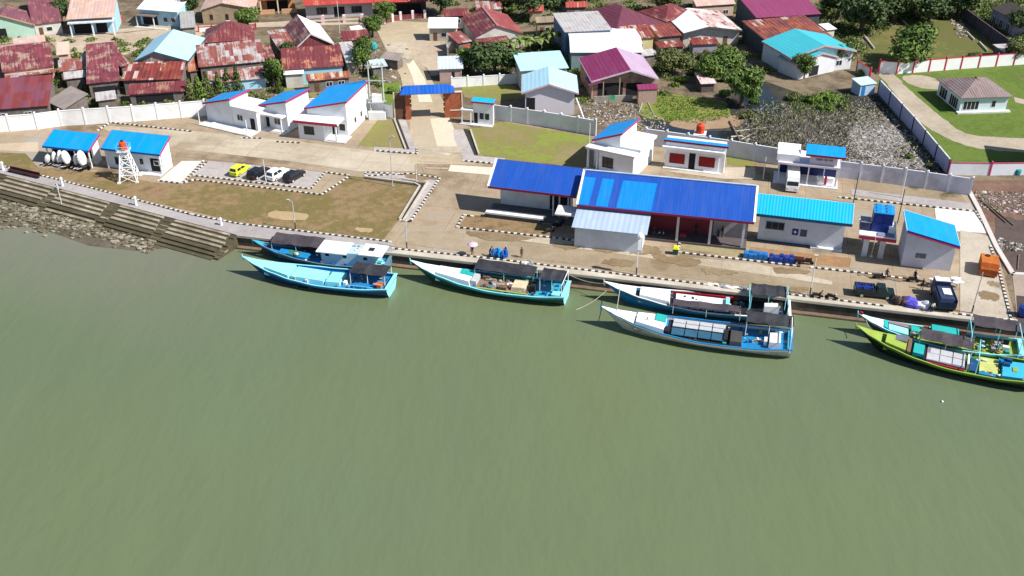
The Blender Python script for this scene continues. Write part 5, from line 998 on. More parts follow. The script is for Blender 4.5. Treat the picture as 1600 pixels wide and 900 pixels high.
# 6 inner far right
B = Boat('fishing boat with red bow tip and turquoise covers, inner of the far right pair', (1343,491), (1596,545), 4.6, mat('boat_brown_hull', (.10,.06,.05), .6, .2), CY, LIME, bandm=CY); BOATS.append((B, 36))
B.foredeck(.16, BWH); B.box('bow_tip', .0,.02,-.5,.5,.35,.9, RST); B.box('teal_locker', .16,.19,-.6,.6,0,.7, TEALB, .05); B.box('fore_hatch', .19,.32,-.5,.2,0,.6, CY, .06); B.box('dark_hatch', .19,.32,.22,.7,0,.65, mat('mauve_cover', (.24,.16,.18), .8), .06); B.bits('deck_item', .3,.38,-.5,.6,14,CARGO,.5,9,(.12,.35))
B.box('turquoise_cover', .45,.63,-.1,.7,0,1.4, TEALB, .15); B.box('turquoise_box', .33,.39,-.1,.5,0,.8, TEALB, .08); B.canopy(.70,1.02,.3,1.5,2.6, TARP2, CY); B.frame(.68,2.8,CY); B.frame(.97,2.8,CY); B.bits('deck_item', .74,.92,-.4,.6,18,[CARGO[2],CARGO[3],CY,DKB],.5,10,(.12,.4)); B.box('stern_board', .98,1.0,-.84,.84,0,.6, CY); B.bits('bag', .40,.46,.4,.8,5,[CARGO[1]],.7,12,(.2,.4)); B.bits('bag', .64,.68,.2,.7,5,[mat('rust_bag', (.3,.1,.06), .9)],.7,13,(.2,.4))
# 7 outer far right
B = Boat('lime green fishing boat with black underside, outer of the far right pair', (1340,510), (1616,584), 5.6, BLKG, LIME, GRN, bandm=GRN); BOATS.append((B, 37))
B.foredeck(.15, LIME); B.box('fore_hatch', .17,.30,-.55,.6,0,.75, LIME, .1); B.panels('slate_lid', .225,.30,.05,.6,.85,1,1,mat('slate_lid', (.13,.14,.17), .6)); B.box('brown_locker', .30,.325,-.6,.6,0,.8, CARGO[1], .04); B.box('teal_lid', .335,.40,-.5,.4,0,.75, TEALB, .05); B.box('dark_hold', .40,.42,-.7,.6,0,.5, DKB)
B.panels('grey_boards', .415,.63,-.68,.45,.75,3,2,GREYL); B.box('hold_side', .415,.63,-.72,.5,0,.64, mat('violet_grey', (.2,.17,.22), .7)); B.box('red_rail', .42,.63,-.80,-.73,0,.4, RST); B.canopy(.36,.66,.35,1.2,1.9, TARP2, STEEL, .2); B.box('white_rack', .64,.65,-.5,.3,0,1.0, BWH); B.box('dark_hold', .66,.70,-.6,.4,0,.3, NB); B.box('yellow_deck', .71,.81,-.5,.7,.0,.28, mat('boat_yellow', (.46,.50,.16), .5, .1)); B.box('blue_locker', .71,.80,-.75,-.52,0,.35, MB_); B.box('cyan_locker', .83,.95,-.7,.6,0,.55, mat('boat_sky', (.05,.42,.62), .5, .1), .05); B.bits('drum', .82,.88,.1,.7,5,[MB_,NB],.8,14,(.25,.45)); B.box('yellow_lid', .885,.91,-.25,.1,.56,.64, LIME)
B.bits('white_bucket', .81,.825,-.7,-.55,2,[BWH],.4,3,(.15,.2)); B.frame(.69,2.4,CY)
GEAR = [mat('gear_white', (.6,.6,.58), .8), mat('gear_blue', (.02,.1,.3), .7), mat('gear_brown', (.12,.08,.05), .9), mat('gear_grey', (.2,.2,.2), .8), mat('gear_teal', (.02,.28,.27), .7), mat('gear_yellow', (.45,.35,.08), .8)]
for B, seed in BOATS: B.bits('deck_item', .36,.97,-.85,.8, 38, GEAR, .3, seed, (.10,.27))
# mooring lines and a small float
def rope(label, p, q, sag, m, r=.045):
    b = MB(); n = 12; P_ = [p.lerp(q, i/n)-Vector((0,0,sag*4*(i/n)*(1-i/n))) for i in range(n+1)]; o = P_[0]
    b.path([x-o for x in P_], r, 5); return tag(b.build('mooring_rope', m, loc=o), label, 'rope')
RP = mat('pale_rope', (.45,.42,.33), .9)
rope('pale mooring rope from the quay down to the white-bowed pair', W(880,424,.15), W(950,443,.7), .6, RP); rope('slack rope dropping into the water in front of the white-bowed boat', W(955,447,.3), W(900,484,-2), .5, RP)
rope('short rope tying the two white bows together', W(969,449,.6), W(963,487,.6), .15, RP); rope('dark rope from the lime boat bow up to its neighbour', W(1358,510,.5), W(1352,497,.5), .1, RP)
t = thing('bamboo_float', 'small green-tipped raft floating beside the blue boat', 'raft', W(474,449,-2), R(-10)); b = MB(); b.box(-1.2,1.2,-.12,.12,-.05,.08); b.box(-1.1,1.1,.4,.62,-.05,.08); b.build('raft_beams', DKB, t); b = MB(); b.box(-1.5,-.7,-.3,.8,.081,.25); b.box(.9,1.4,-.3,.8,.081,.25); b.build('raft_blocks', mat('wet_green', (.03,.13,.08), .6), t)
tag(MB.build((lambda q: (q.lathe([(.02,-.05),(.14,-.02),(.16,.1),(.08,.2),(.02,.24)],8), q)[1])(MB()), 'float_buoy', BWH, loc=W(1472,628,-2)), 'tiny white float alone on the open water', 'buoy')

# ------------------------------------------------------------------ vehicles
CHROME = mat('chrome', (.6,.6,.6), .2, .02, metal=.9)
def wheel(t, x, y, r=.33, w_=.22):
    b = MB(); prof = []; n = 14
    b.tube((x,y-w_/2,r),(x,y+w_/2,r),r,n); o = b.build('wheel', TYRE, t)
    g = MB(); sgn = -1 if y < 0 else 1; g.tube((x,y+sgn*w_/2,r),(x,y+sgn*(w_/2+.012),r),r*.6,10); g.build('rim', STEEL, o)
def car(label, p, rz, paint, tall=1.62, L=4.5, group='cars parked in the small car park'):
    t = thing('parked_car', label, 'car', p, rz, group); hw = .86
    b = MB(); st = [(0,.62,.45,.98),(.12,.80,.32,1.02),(1.0,hw,.28,1.0),(2.9,hw,.28,.98),(3.5,hw-.02,.28,.92),(L-.3,.80,.30,.82),(L,.60,.42,.68)]
    rings = []
    for x, y, z0, z1 in st: rings.append([(x,-y*.95,z0),(x,-y,(z0+z1)/2),(x,-y*.93,z1),(x,y*.93,z1),(x,y,(z0+z1)/2),(x,y*.95,z0)])
    f = [(i*6+k,(i+1)*6+k,(i+1)*6+(k+1)%6,i*6+(k+1)%6) for i in range(len(st)-1) for k in range(6)]+[tuple(range(6)),tuple((len(st)-1)*6+k for k in range(6))[::-1]]
    b.add([q for r in rings for q in r], f); b.build('body', paint, t)
    c = MB(); zb = 1.0
    c.frus(.06,3.25,-.80,.80,zb-.02,.38,2.35,-.64,.64,tall); c.build('cabin', paint, t)
    g = MB(); e = .012
    def on(u0,u1,v0,v1,face):
        B_ = {'l':[(.06,-.80,zb),(3.25,-.80,zb),(2.35,-.64,tall),(.38,-.64,tall)],'r':[(3.25,.80,zb),(.06,.80,zb),(.38,.64,tall),(2.35,.64,tall)],'b':[(.06,.80,zb),(.06,-.80,zb),(.38,-.64,tall),(.38,.64,tall)],'f':[(3.25,-.80,zb),(3.25,.80,zb),(2.35,.64,tall),(2.35,-.64,tall)]}[face]
        q = [Vector(x) for x in B_]; nrm = (q[1]-q[0]).cross(q[3]-q[0]).normalized()*e
        P2 = lambda u,v_: q[0].lerp(q[1],u).lerp(q[3].lerp(q[2],u),v_)+nrm
        return [P2(u0,v0),P2(u1,v0),P2(u1,v1),P2(u0,v1)]
    for nm, fs in (('side_window',[on(.12,.48,.15,.85,'l')]),('side_window',[on(.52,.88,.15,.85,'l')]),('side_window',[on(.12,.48,.15,.85,'r')]),('side_window',[on(.52,.88,.15,.85,'r')]),('rear_window',[on(.1,.9,.2,.85,'b')]),('windscreen',[on(.07,.93,.1,.9,'f')])):
        g = MB()
        for q in fs: g.add(q+[x-(q[1]-q[0]).cross(q[3]-q[0]).normalized()*.02 for x in q], [(0,1,2,3),(0,4,5,1),(1,5,6,2),(2,6,7,3),(3,7,4,0)])
        g.build(nm, DGLASS, t)
    for x in (.85, L-.85):
        for y in (-.76,.76): wheel(t, x, y)
    for y in (-.62,.62):
        g = MB(); g.box(-.02,.1,y-.14,y+.14,.72,.92); g.build('tail_light', mat('tail_light_red', (.35,.01,.01), .3), t); g = MB(); g.box(L-.12,L-.02,y-.16,y+.16,.6,.74); g.build('headlight', mat('headlight_glass', (.7,.72,.75), .2), t)
    g = MB(); g.box(.02,.1,-.3,.3,.5,.64); g.build('number_plate', BLACK, t)
    return t
YEL = mat('acid_yellow_paint', (.62,.72,.04), .3, .03, spec=.5); CBK = mat('car_black_paint', (.012,.013,.018), .25, .05, spec=.5); CWT = mat('car_white_paint', (.82,.84,.85), .3, .02, spec=.5)
cr = GA+R(78)
car('acid yellow hatchback, leftmost car in the car park', W(364,278), cr+R(2), YEL, 1.6, 4.2)
car('black car between the yellow and the white cars', W(391,282.5), cr-R(2), CBK, 1.6, 4.6)
car('white people carrier between two black cars', W(421,285), cr-R(2), CWT, 1.75, 4.7)
car('black car at the right end of the parked row', W(447,287.5), cr-R(3), CBK, 1.6, 4.6)
# pickup on the quay
t = thing('pickup_truck', 'dark green pickup truck with blue crates in its bed, parked on the quay road', 'truck', W(1333,459), GA+R(2)); GP = mat('dark_green_paint', (.008,.02,.02), .3, .1, spec=.5)
b = MB(); b.frus(0,5.3,-.9,.9,.4,0,5.2,-.88,.88,.85); b.build('chassis_body', GP, t)
b = MB(); b.box(.02,2.7,-.92,-.84,.851,1.45); b.box(.02,2.7,.84,.92,.851,1.45); b.box(.02,.1,-.839,.839,.851,1.45); b.box(2.62,2.7,-.839,.839,.851,1.5); b.build('cargo_bed', GP, t)
b = MB(); b.frus(2.75,4.45,-.88,.88,.851,2.95,4.0,-.72,.72,1.75); b.build('cab', GP, t); b = MB(); b.frus(4.2,5.3,-.86,.86,.851,4.3,5.25,-.8,.8,1.08); b.build('bonnet', GP, t)
b = MB(); b.add([(4.44,-.75,.95),(4.44,.75,.95),(4.06,.66,1.66),(4.06,-.66,1.66)],[(0,1,2,3)]); b.add([(4.41,-.75,.95),(4.41,.75,.95),(4.03,.66,1.66),(4.03,-.66,1.66)],[(3,2,1,0)]); b.build('windscreen', mat('pale_glare_glass', (.25,.28,.3), .1, .1, spec=.6), t)
for y in (-1,1): b = MB(); b.add([(3.0,y*.875,1.0),(4.2,y*.87,1.0),(3.95,y*.76,1.6),(3.1,y*.76,1.6)],[(0,1,2,3)]); b.add([(3.0,y*.86,1.0),(4.2,y*.855,1.0),(3.95,y*.745,1.6),(3.1,y*.745,1.6)],[(3,2,1,0)]); b.build('side_window', DGLASS, t)
for x in (1.0,4.4):
    for y in (-.8,.8): wheel(t, x, y, .36, .24)
for y in (-.6,0,.6): b = MB(); b.box(5.2,5.3,y-.17,y+.17,.9,1.06); b.build('headlight' if y else 'badge_plate', mat('headlight_glass', (.7,.72,.75)), t)
trk = t
BLK = mat('crate_blue', (.05,.09,.36), .5, .15, 3); BLC = mat('crate_sky_blue', (.015,.17,.48), .5, .2, 3); BLN = mat('crate_navy', (.015,.05,.28), .5, .25, 3)
def crate(label, p, rz, m, dx=.55, dy=.4, h=.34, group=None):
    t = thing('fish_crate', label, 'crate', p, rz, group); b = MB(); w_ = .05
    b.box(-dx,dx,-dy,-dy+w_,0,h); b.box(-dx,dx,dy-w_,dy,0,h); b.box(-dx,-dx+w_,-dy+w_,dy-w_,0,h); b.box(dx-w_,dx,-dy+w_,dy-w_,0,h); b.build('crate_wall', m, t); b = MB(); b.box(-dx+w_,dx-w_,-dy+w_,dy-w_,.01,.06); b.build('crate_floor', m, t); return t
M_ = Matrix.Translation(W(1333,459)) @ Matrix.Rotation(GA+R(2), 4, 'Z')
k = 0
for x in (.75,1.95):
    for y in (-.42,.42): crate('pale blue plastic crate lying in the bed of the dark green pickup', M_@Vector((x,y,.87)), GA+R(2), BLK, .52,.38,.5,'crates in the pickup bed')
# white van in the workshop
t = thing('white_van', 'white delivery van standing half inside the open workshop, facing the yard', 'van', W(1237,302), GA-R(92)+R(180)); 
t.rotation_euler[2] = GA+R(90); b = MB()
b.frus(0,5.4,-1.05,1.05,.35,0.05,5.4,-1.05,1.05,1.2); b.build('lower_body', CWT, t); b = MB(); b.frus(.15,5.4,-1.05,1.05,1.201,.75,5.35,-.97,.97,2.6); b.build('upper_body', CWT, t)
b = MB(); b.add([(.13,-.9,1.27),(.13,.9,1.27),(.38,.88,1.92),(.38,-.88,1.92)],[(3,2,1,0)]); b.add([(.16,-.9,1.27),(.16,.9,1.27),(.41,.88,1.92),(.41,-.88,1.92)],[(0,1,2,3)]); b.build('windscreen', DGLASS, t)
for y in (-1,1): b = MB(); b.box(.9,2.2,y*1.03-.012,y*1.03+.012,1.4,1.95); b.build('side_window', DGLASS, t); b = MB(); b.box(-.03,.05,y*.7-.16,y*.7+.16,.75,.95); b.build('headlight', mat('headlight_glass', (.7,.72,.75)), t)
for x in (.8,3.7):
    for y in (-.95,.95): wheel(t, x, y)
# lorry by the quay edge
t = thing('flatbed_lorry', 'dark navy lorry with a white panel on its load, backed up to the quay edge', 'lorry', W(1477,490), GA+R(94)); NV = mat('navy_truck_paint', (.012,.022,.06), .4, .15)
b = MB(); b.box(0,4.6,-1.15,1.15,.7,.95); b.build('chassis', BLACK, t); b = MB(); b.box(0,3.9,-1.2,-1.08,.951,2.1); b.box(0,3.9,1.08,1.2,.951,2.1); b.box(3.8,3.9,-1.079,1.079,.951,2.2); b.box(0,.1,-1.079,1.079,.951,1.7); b.build('cargo_sides', NV, t)
b = MB(); b.frus(.12,3.75,-1.07,1.07,.951,.3,3.6,-.9,.9,2.15); b.build('tarpaulin_load', mat('navy_tarp', (.03,.045,.10), .6, .3, .8), t); b = MB(); b.box(1.3,2.9,-.7,.35,2.16,2.24); b.build('white_panel', WHITE, t)
b = MB(); b.frus(4.0,5.6,-1.1,1.1,.7,4.05,5.35,-1.0,1.0,2.5); b.build('cab', NV, t); b = MB(); b.box(4.2,5.2,-.95,.95,2.51,2.62); b.build('cab_roof', WHITE, t); b = MB(); b.add([(5.56,-.9,1.5),(5.56,.9,1.5),(5.42,.85,2.35),(5.42,-.85,2.35)],[(0,1,2,3)]); b.build('windscreen', DGLASS, t)
for x in (.9,4.8):
    for y in (-1.0,1.0): wheel(t, x, y, .45, .28)
t = thing('white_awning', 'crumpled white cloth draped over a rail just behind the lorry cab', 'cloth', W(1472,449,.0), GA); b = MB(); rng = random.Random(4)
for i in range(9): b.blob((rng.uniform(-1.9,2.2), rng.uniform(-.5,.5), rng.uniform(.9,1.5)), (rng.uniform(.5,.9), rng.uniform(.3,.5), .18), 8, 5, .15, rng)
b.build('cloth', WHITE, t); b = MB(); [b.tube((x,y,0),(x,y,1.0),.05) for x in (-1.6,1.8) for y in (-.3,.3)]; b.build('stand', STEEL, t)
# tarpaulin heaps beside the lorry
def heap(label, p, rz, mats, n, sx, sy, h, seed, name='tarpaulin_heap', cat='heap'):
    t = thing(name, label, cat, p, rz); rng = random.Random(seed)
    for k, m in enumerate(mats):
        b = MB()
        for i in range(n//len(mats)):
            x = -sx+2*sx*(k+rng.random())/len(mats); b.blob((x, rng.uniform(-sy,sy), h*rng.uniform(.3,.7)), (rng.uniform(.4,.7)*sx/len(mats)*1.4, rng.uniform(.35,.6)*sy*1.3, h*rng.uniform(.3,.6)), 9, 6, .12, rng)
        b.build('folded_sheet', m, t)
    return t
heap('heap of violet-blue and white sheets on the quay edge, left of the lorry', W(1424,477), GA, [mat('brown_sheet', (.08,.05,.05), .9), mat('violet_sheet', (.07,.06,.42), .7, .3, 2), mat('pale_sheet', (.55,.55,.66), .7, .15, 2)], 18, 2.3, .8, 1.0, 3)
# orange container
t = thing('waste_container', 'bright orange metal waste container standing on the concrete near the mud flat', 'container', W(1543,434), R(70)); OR = mat('orange_steel', (.52,.15,.015), .5, .15, 1, (.3,.08,.02), .25); OR2 = mat('dark_orange_steel', (.36,.07,.012), .55, .15)
b = MB(); b.sideprism([(0,.3),(3.6,.3),(3.9,1.0),(3.6,1.9),(.5,2.1),(0,1.3)], -1.15, 1.15); b.build('hull', OR, t)
for y in (-.56,.58): b = MB(); b.add([(-.025,y-.48,.5),(-.025,y+.48,.5),(-.025,y+.48,1.25),(-.025,y-.48,1.25),(.46,y-.48,2.06),(.46,y+.48,2.06)],[(3,2,1,0),(4,5,2,3)]); b.build('hatch', OR2, t)
for x in (.4,1.4,2.4,3.3):
    for y in (-1.18,1.18): b = MB(); b.box(x,x+.1,y-.03,y+.03,.3,1.95); b.build('rib', OR2, t)
b = MB(); b.tube((2.9,.3,2.0),(2.9,.3,2.05),.35,12); b.build('filler_cap', BLACK, t); b = MB(); [b.box(x,x+.3,y-.1,y+.1,.02,.3) for x in (.3,3.1) for y in (-.9,.9)]; b.build('skid', BLACK, t)
# blue carts behind the kerb
for lab, px, m in (('sky blue stack of fish crates behind the kerb, left of two', (1184,403), BLC), ('dark blue stack of fish crates behind the kerb, right of two', (1224,409), BLN)):
    t = thing('crate_stack', lab, 'crates', W(*px), GA, 'crate stacks behind the kerb'); rng = random.Random(int(px[0]))
    for i in range(5):
        for j in range(2):
            b = MB(); x = -1.75+i*.7; y = -.35+j*.7; h = rng.uniform(.65,1.0); b.box(x-.32,x+.32,y-.32,y+.32,.02,h); b.box(x-.26,x+.26,y-.26,y+.26,h+.001,h+.02+rng.uniform(0,.1)); b.build('crate', m, t)
t = thing('tricycle_cart', 'dark maroon motor tricycle parked behind the kerb, right of the crate stacks', 'tricycle', W(1252,412), GA); 
b = MB(); b.box(-1.2,.3,-.45,.45,.45,.9); b.build('cargo_box', mat('maroon_paint', (.05,.015,.018), .5), t); b = MB(); b.frus(.3,1.5,-.2,.2,.4,.5,1.3,-.12,.12,1.0); b.tube((1.3,-.35,1.1),(1.3,.35,1.1),.04); b.build('front_frame', BLACK, t)
for x,y in ((-.7,-.5),(-.7,.5),(1.45,0)): wheel(t,x,y,.28,.12)
# motorbikes
def bike_proto():
    t = thing('motorcycle', 'x', 'motorcycle'); b = MB()
    b.frus(-.55,.35,-.13,.13,.45,-.6,.3,-.1,.1,.78); b.frus(.3,.55,-.16,.16,.4,.35,.5,-.12,.12,.95); b.build('body', BLACK, t); b = MB(); b.frus(-.6,.15,-.13,.13,.781,-.55,.1,-.1,.1,.88); b.build('seat', mat('seat_vinyl', (.03,.03,.03), .6), t)
    b = MB(); b.tube((.5,-.32,1.05),(.5,.32,1.05),.025,5); b.tube((.5,0,1.05),(.68,0,.3),.035,5); b.build('handlebar', STEEL, t); b = MB(); b.blob((.58,0,.95),(.09,.1,.09)); b.build('headlight', mat('headlight_glass', (.7,.72,.75)), t)
    for x in (-.6,.68): wheel(t, x, 0, .29, .11)
    return t
bk = bike_proto(); bikes = [((1024,371), 0, 'motorcycle parked at the corner of the grey annex, left of two'), ((1030,372), 8, 'motorcycle parked at the corner of the grey annex, right of two'), ((866,357), 50, 'motorcycle with a white box at the edge of the loading dock'), ((858,364), 40, 'motorcycle in the shade beside the grey annex, nearest the kerb'), ((880,352), 60, 'motorcycle deep in the shade between the two halls'),
         ((1372,436), 10, 'motorcycle standing behind the pickup cab'), ((1425,441), 5, 'motorcycle parked behind the kerb in front of the right-most shed'), ((1275,466), 5, 'motorcycle lying close to the quay edge beside the lamp post'), ((1298,468), -10, 'motorcycle on the quay edge to the right of the lamp post')]
for k, (px, a, lab) in enumerate(bikes):
    o = bk if k == 0 else copy_tree(bk); at(o, W(*px), GA+R(a), lab, 'motorcycles parked around the harbour')
# covered carts at the left shed
def cart_proto():
    t = thing('covered_cart', 'x', 'cart'); b = MB(); b.box(-.45,.45,-.7,.7,.5,.8); b.build('cart_body', mat('dark_cart', (.03,.025,.025), .8), t)
    b = MB(); b.blob((0,0,1.55),(.40,.62,1.05),12,8); b.build('white_cover', mat('white_tarpaulin', (.74,.73,.72), .7, .06), t)
    for x in (-.45,.45): wheel(t, x, .1, .38, .1)
    b = MB(); b.tube((-.3,-.7,.6),(-.3,-1.5,.75),.04); b.tube((.3,-.7,.6),(.3,-1.5,.75),.04); b.build('shaft', STEEL, t); return t
ct = cart_proto()
for k, (px, a, tl, lab, scl) in enumerate([((75,258),-30,20,'covered handcart with a low round white cover, leftmost of the row at the open shed',.9),((86,258),5,8,'narrow white-covered handcart, second from the left in front of the open shed',1),((94,260),0,6,'slim white-covered handcart, third in the row at the open shed',.9),((101,260),-8,-8,'tall white-covered handcart leaning left in the middle of the row',1.15),((110,263),-14,-14,'broad white-covered handcart, third from the right in the row',1.25),((121,263),4,6,'white-covered handcart standing apart, second from the right of the row',1.05),((134,266),-10,-8,'largest white-covered handcart at the right end of the row',1.4)]):
    o = ct if k == 0 else copy_tree(ct); at(o, W(*px), GA+R(a), lab, 'covered handcarts in front of the open shed', scl); o.rotation_euler[1] = R(tl)
# bin
t = thing('waste_bin', 'green bin with a yellow lid beside the kerb', 'bin', W(1055,397), GA); b = MB(); b.frus(-.35,.35,-.35,.35,.02,-.42,.42,-.42,.42,1.0); b.build('bin_body', mat('bin_green', (.02,.13,.09), .5), t); b = MB(); b.frus(-.46,.46,-.46,.46,1.001,-.3,.3,-.3,.3,1.3); b.build('lid', mat('bin_yellow', (.7,.65,.02), .5), t)
tag(MB.build((lambda q: (q.box(-.5,.5,-.3,.3,.02,.8), q)[1])(MB()), 'red_box', RED, loc=W(1067,372), rz=GA), 'small bright red box standing at the first column of the open hall', 'box')
t = thing('blue_drum', 'blue plastic drum in the lower right corner beside the mud', 'drum', W(1598,494)); b = MB(); b.lathe([(.6,0),(.75,.3),(.78,1.0),(.7,1.5),(.5,1.6)],14); b.build('drum', BLN, t); b = MB(); b.lathe([(.3,1.6),(.3,1.7)],10); b.build('cap', BLC, t)
t = thing('teal_drum', 'teal round tub in front of the magenta-post wall', 'tub', W(1588,272)); b = MB(); b.lathe([(.6,0),(.7,.3),(.7,.9),(.6,1.1)],14); b.build('drum', mat('tub_teal', (.03,.25,.27), .5), t); b = MB(); b.lathe([(.45,1.1),(.45,1.2)],10); b.build('cap', mat('tub_teal_lid', (.05,.35,.37), .5), t)
# bundles of blue sacks
heap('heap of bright blue net sacks carried at the quay edge', W(780,402), GA, [mat('blue_net', (.02,.12,.36), .7, .3, 3), mat('azure_net', (.005,.30,.72), .6, .2, 3), mat('deep_blue_net', (.01,.10,.42), .7, .3, 3)], 18, 1.1, .4, 1.3, 6, 'net_sacks', 'sacks')
heap('small stack of white gear on the quay edge behind the turquoise boat', W(824,413), GA, [CARGO[2], CARGO[3]], 8, .9, .4, .5, 7, 'deck_gear', 'gear')
heap('row of white and grey nets lying on the quay edge beside the inner right-centre boat', W(1136,449), GA, [CARGO[2], CARGO[3], CARGO[2], CARGO[3]], 20, 2.6, .35, .35, 8, 'fishing_nets', 'nets')

# ------------------------------------------------------------------ lattice water tower and small tank stands
def water_tank(label, p, rz, h, spread, top, tank_r, tank_h, railm, braces=4):
    t = thing('water_tower', label, 'water tower', p, rz); b = MB(); c = [(-1,-1),(1,-1),(1,1),(-1,1)]; L4 = []
    lv = [i/braces for i in range(braces+1)]; rad = lambda q: spread+(top-spread)*q
    for k, (x,y) in enumerate(c):
        lg = MB(); lg.tube((x*spread,y*spread,0),(x*top,y*top,h),.11,6); lg.box(x*spread-.25,x*spread+.25,y*spread-.25,y*spread+.25,0,.25); lg.build('leg', WHITE, t)
    for i in range(braces):
        r0, r1 = rad(lv[i]), rad(lv[i+1]); z0, z1 = h*lv[i], h*lv[i+1]
        for k in range(4):
            (x0,y0),(x1,y1) = c[k], c[(k+1)%4]
            b.tube((x0*r0,y0*r0,z0),(x1*r1,y1*r1,z1),.055,5); b.tube((x1*r0,y1*r0,z0),(x0*r1,y0*r1,z1),.055,5); b.tube((x0*r1,y0*r1,z1),(x1*r1,y1*r1,z1),.06,5)
    b.build('bracing', WHITE, t); b = MB(); pr_ = max(top*1.5, tank_r+.35); b.box(-pr_,pr_,-pr_,pr_,h,h+.12); b.build('platform', WHITE, t)
    if railm:
        b = MB()
        for k in range(4):
            (x0,y0),(x1,y1) = c[k], c[(k+1)%4]
            for z in (.5,.95): b.tube((x0*pr_,y0*pr_,h+z),(x1*pr_,y1*pr_,h+z),.04,5)
            for q in (0,.5): b.tube((x0*pr_+(x1-x0)*pr_*q,y0*pr_+(y1-y0)*pr_*q,h+.12),(x0*pr_+(x1-x0)*pr_*q,y0*pr_+(y1-y0)*pr_*q,h+.95),.04,5)
        b.build('railing', railm, t)
    b = MB(); r = tank_r; b.lathe([(r*.95,0),(r,.06),(r,tank_h*.3),(r*.95,tank_h*.33),(r,tank_h*.36),(r,tank_h*.65),(r*.95,tank_h*.68),(r,tank_h*.71),(r*.95,tank_h*.85),(r*.5,tank_h)],14,(0,0,h+.125)); o = b.build('tank', mat('orange_red_plastic', (.62,.06,.02), .4, .06), t, smooth=False)
    b = MB(); b.lathe([(r*.42,0),(r*.42,.16)],10,(0,0,h+.126+tank_h)); b.build('tank_lid', BLACK if railm else mat('orange_red_plastic', (.62,.06,.02)), o)
    return t
water_tank('white lattice water tower with a red tank and cyan railing, beside the harbour office', W(203,280.5), GA+R(20), 5.3, 1.45, .55, .62, 1.5, mat('cyan_railing', (.15,.5,.62), .5))
water_tank('short white stand with an orange-red tank behind the shuttered kiosk', W(1092,226), GA, 2.2, .75, .7, .75, 1.7, None, 1)
t = thing('water_drum', 'orange-red water drum on the ground beside the pink-roofed house', 'drum', W(186,34)); b = MB(); b.lathe([(.8,0),(.85,.4),(.85,1.4),(.5,1.8)],12); b.build('drum', mat('orange_red_plastic', (.62,.06,.02)), t); b = MB(); b.lathe([(.35,1.8),(.35,1.95)],10); b.build('cap', BLACK, t)

# ------------------------------------------------------------------ posts
def lamp_post(label, p, h, arm, azi, m=STEEL, base_m=None, group='lamp posts along the quay and yard', r=.075):
    t = thing('lamp_post', label, 'lamp post', p, azi, group); b = MB(); b.tube((0,0,0),(0,0,h),r*1.15,7,r*.8); b.build('pole', m, t)
    b = MB(); b.box(-.2,.2,-.2,.2,0,.12); b.build('base_plate', GREYC, t)
    if base_m: b = MB(); b.tube((0,0,.02),(0,0,1.3),r*1.3,7); b.build('base_sleeve', base_m, t)
    if arm: b = MB(); b.tube((0,0,h-.05),(arm,0,h+.1),.05,5); b.build('arm', m, t); b = MB(); b.box(min(arm,arm-.5*math.copysign(1,arm)),max(arm,arm-.5*math.copysign(1,arm)),-.12,.12,h+.11,h+.22); b.build('lamp_head', m, t)
    return t
WM = mat('white_post_paint', (.62,.63,.62), .5, .05); DKP = mat('dark_sleeve', (.04,.04,.045), .7)
for lab, px, h, arm, m, bm in (('tall lamp post with a short dark arm at the end of the yard drain',(613.5,291),8.8,.9,STEEL,None),('lamp post with an arm to the left at the edge of the brown lawn',(462,359),4.9,-.9,STEEL,DKP),('plain post at the near end of the pale walkway',(636,390),5.2,0,STEEL,DKP),
        ('white post in front of the grey annex, wide pale head at its top',(994,430),6.3,.5,WM,DKP),('thin white post on the quay road left of the pickup',(1265,462),6.2,-.3,WM,DKP),('dark thin post at the lower right near the quay edge',(1518,490),6.4,0,STEEL,DKP),
        ('dark post at the right end of the cyan ribbed roof',(1333,318),5.6,0,DKP,None),('white post on the brown bed in front of the lilac wall',(1408,309),5.2,0,WM,None),('tall white post at the corner of the white store with the tilted roof',(919,266),8.6,0,WM,None),
        ('thin white post among the parked cars',(416,286),4.2,0,WM,None),('thin short post at the corner of the pale walkway',(651,284),3.4,0,WM,None),('thin post in the gap between the workshop and the shuttered kiosk',(1192,281),4.2,0,WM,None),('thin mast in front of the gateway left tower',(628,186),6.8,0,WM,None),('thin leaning street pole in front of the red terrace',(531,52),7.5,0,WM,None),('thin pole rising from the tank platform forecourt',(1402,350),6.0,0,DKP,None)):
    lamp_post(lab, W(*px), h, arm, GA, m, bm)
b = MB(); b.blob((0,0,6.35),(.5,.4,.5),8,6); b.box(-.25,.25,-.2,.2,4.2,6.0); o = b.build('flag_bundle', WHITE); o.location = W(994,430)+Vector((.15,0,0)); tag(o, 'furled white flag tied to the top of the post in front of the grey annex', 'flag')
# electricity stand
t = thing('transformer_stand', 'pair of pale electricity poles carrying a white transformer box beside the main office', 'power pole', W(591,183), 0)
for x in (-1.3,1.3): b = MB(); b.tube((x,0,0),(x,0,11.0),.16,8,.11); b.build('pole', mat('pale_pole', (.5,.53,.5), .7), t)
b = MB(); b.box(-1.7,1.7,-.5,.5,3.0,3.2); b.build('platform', STEEL, t); b = MB(); b.box(-.9,.9,-.45,.45,3.201,4.6); b.build('transformer', WHITE, t)
for z in (7.2,10.2): b = MB(); b.box(-1.9,1.9,-.08,.08,z,z+.16); b.build('crossarm', STEEL, t)
for x in (-1.5,-.5,.5,1.5): b = MB(); b.lathe([(.07,0),(.1,.1),(.05,.3)],6,(x,0,10.361)); b.build('insulator', mat('insulator_brown', (.12,.06,.04), .4), t)
b = MB(); b.box(-1.6,1.6,-1.6,-.8,.02,1.6); b.build('switch_cabinet', WHITE, t)
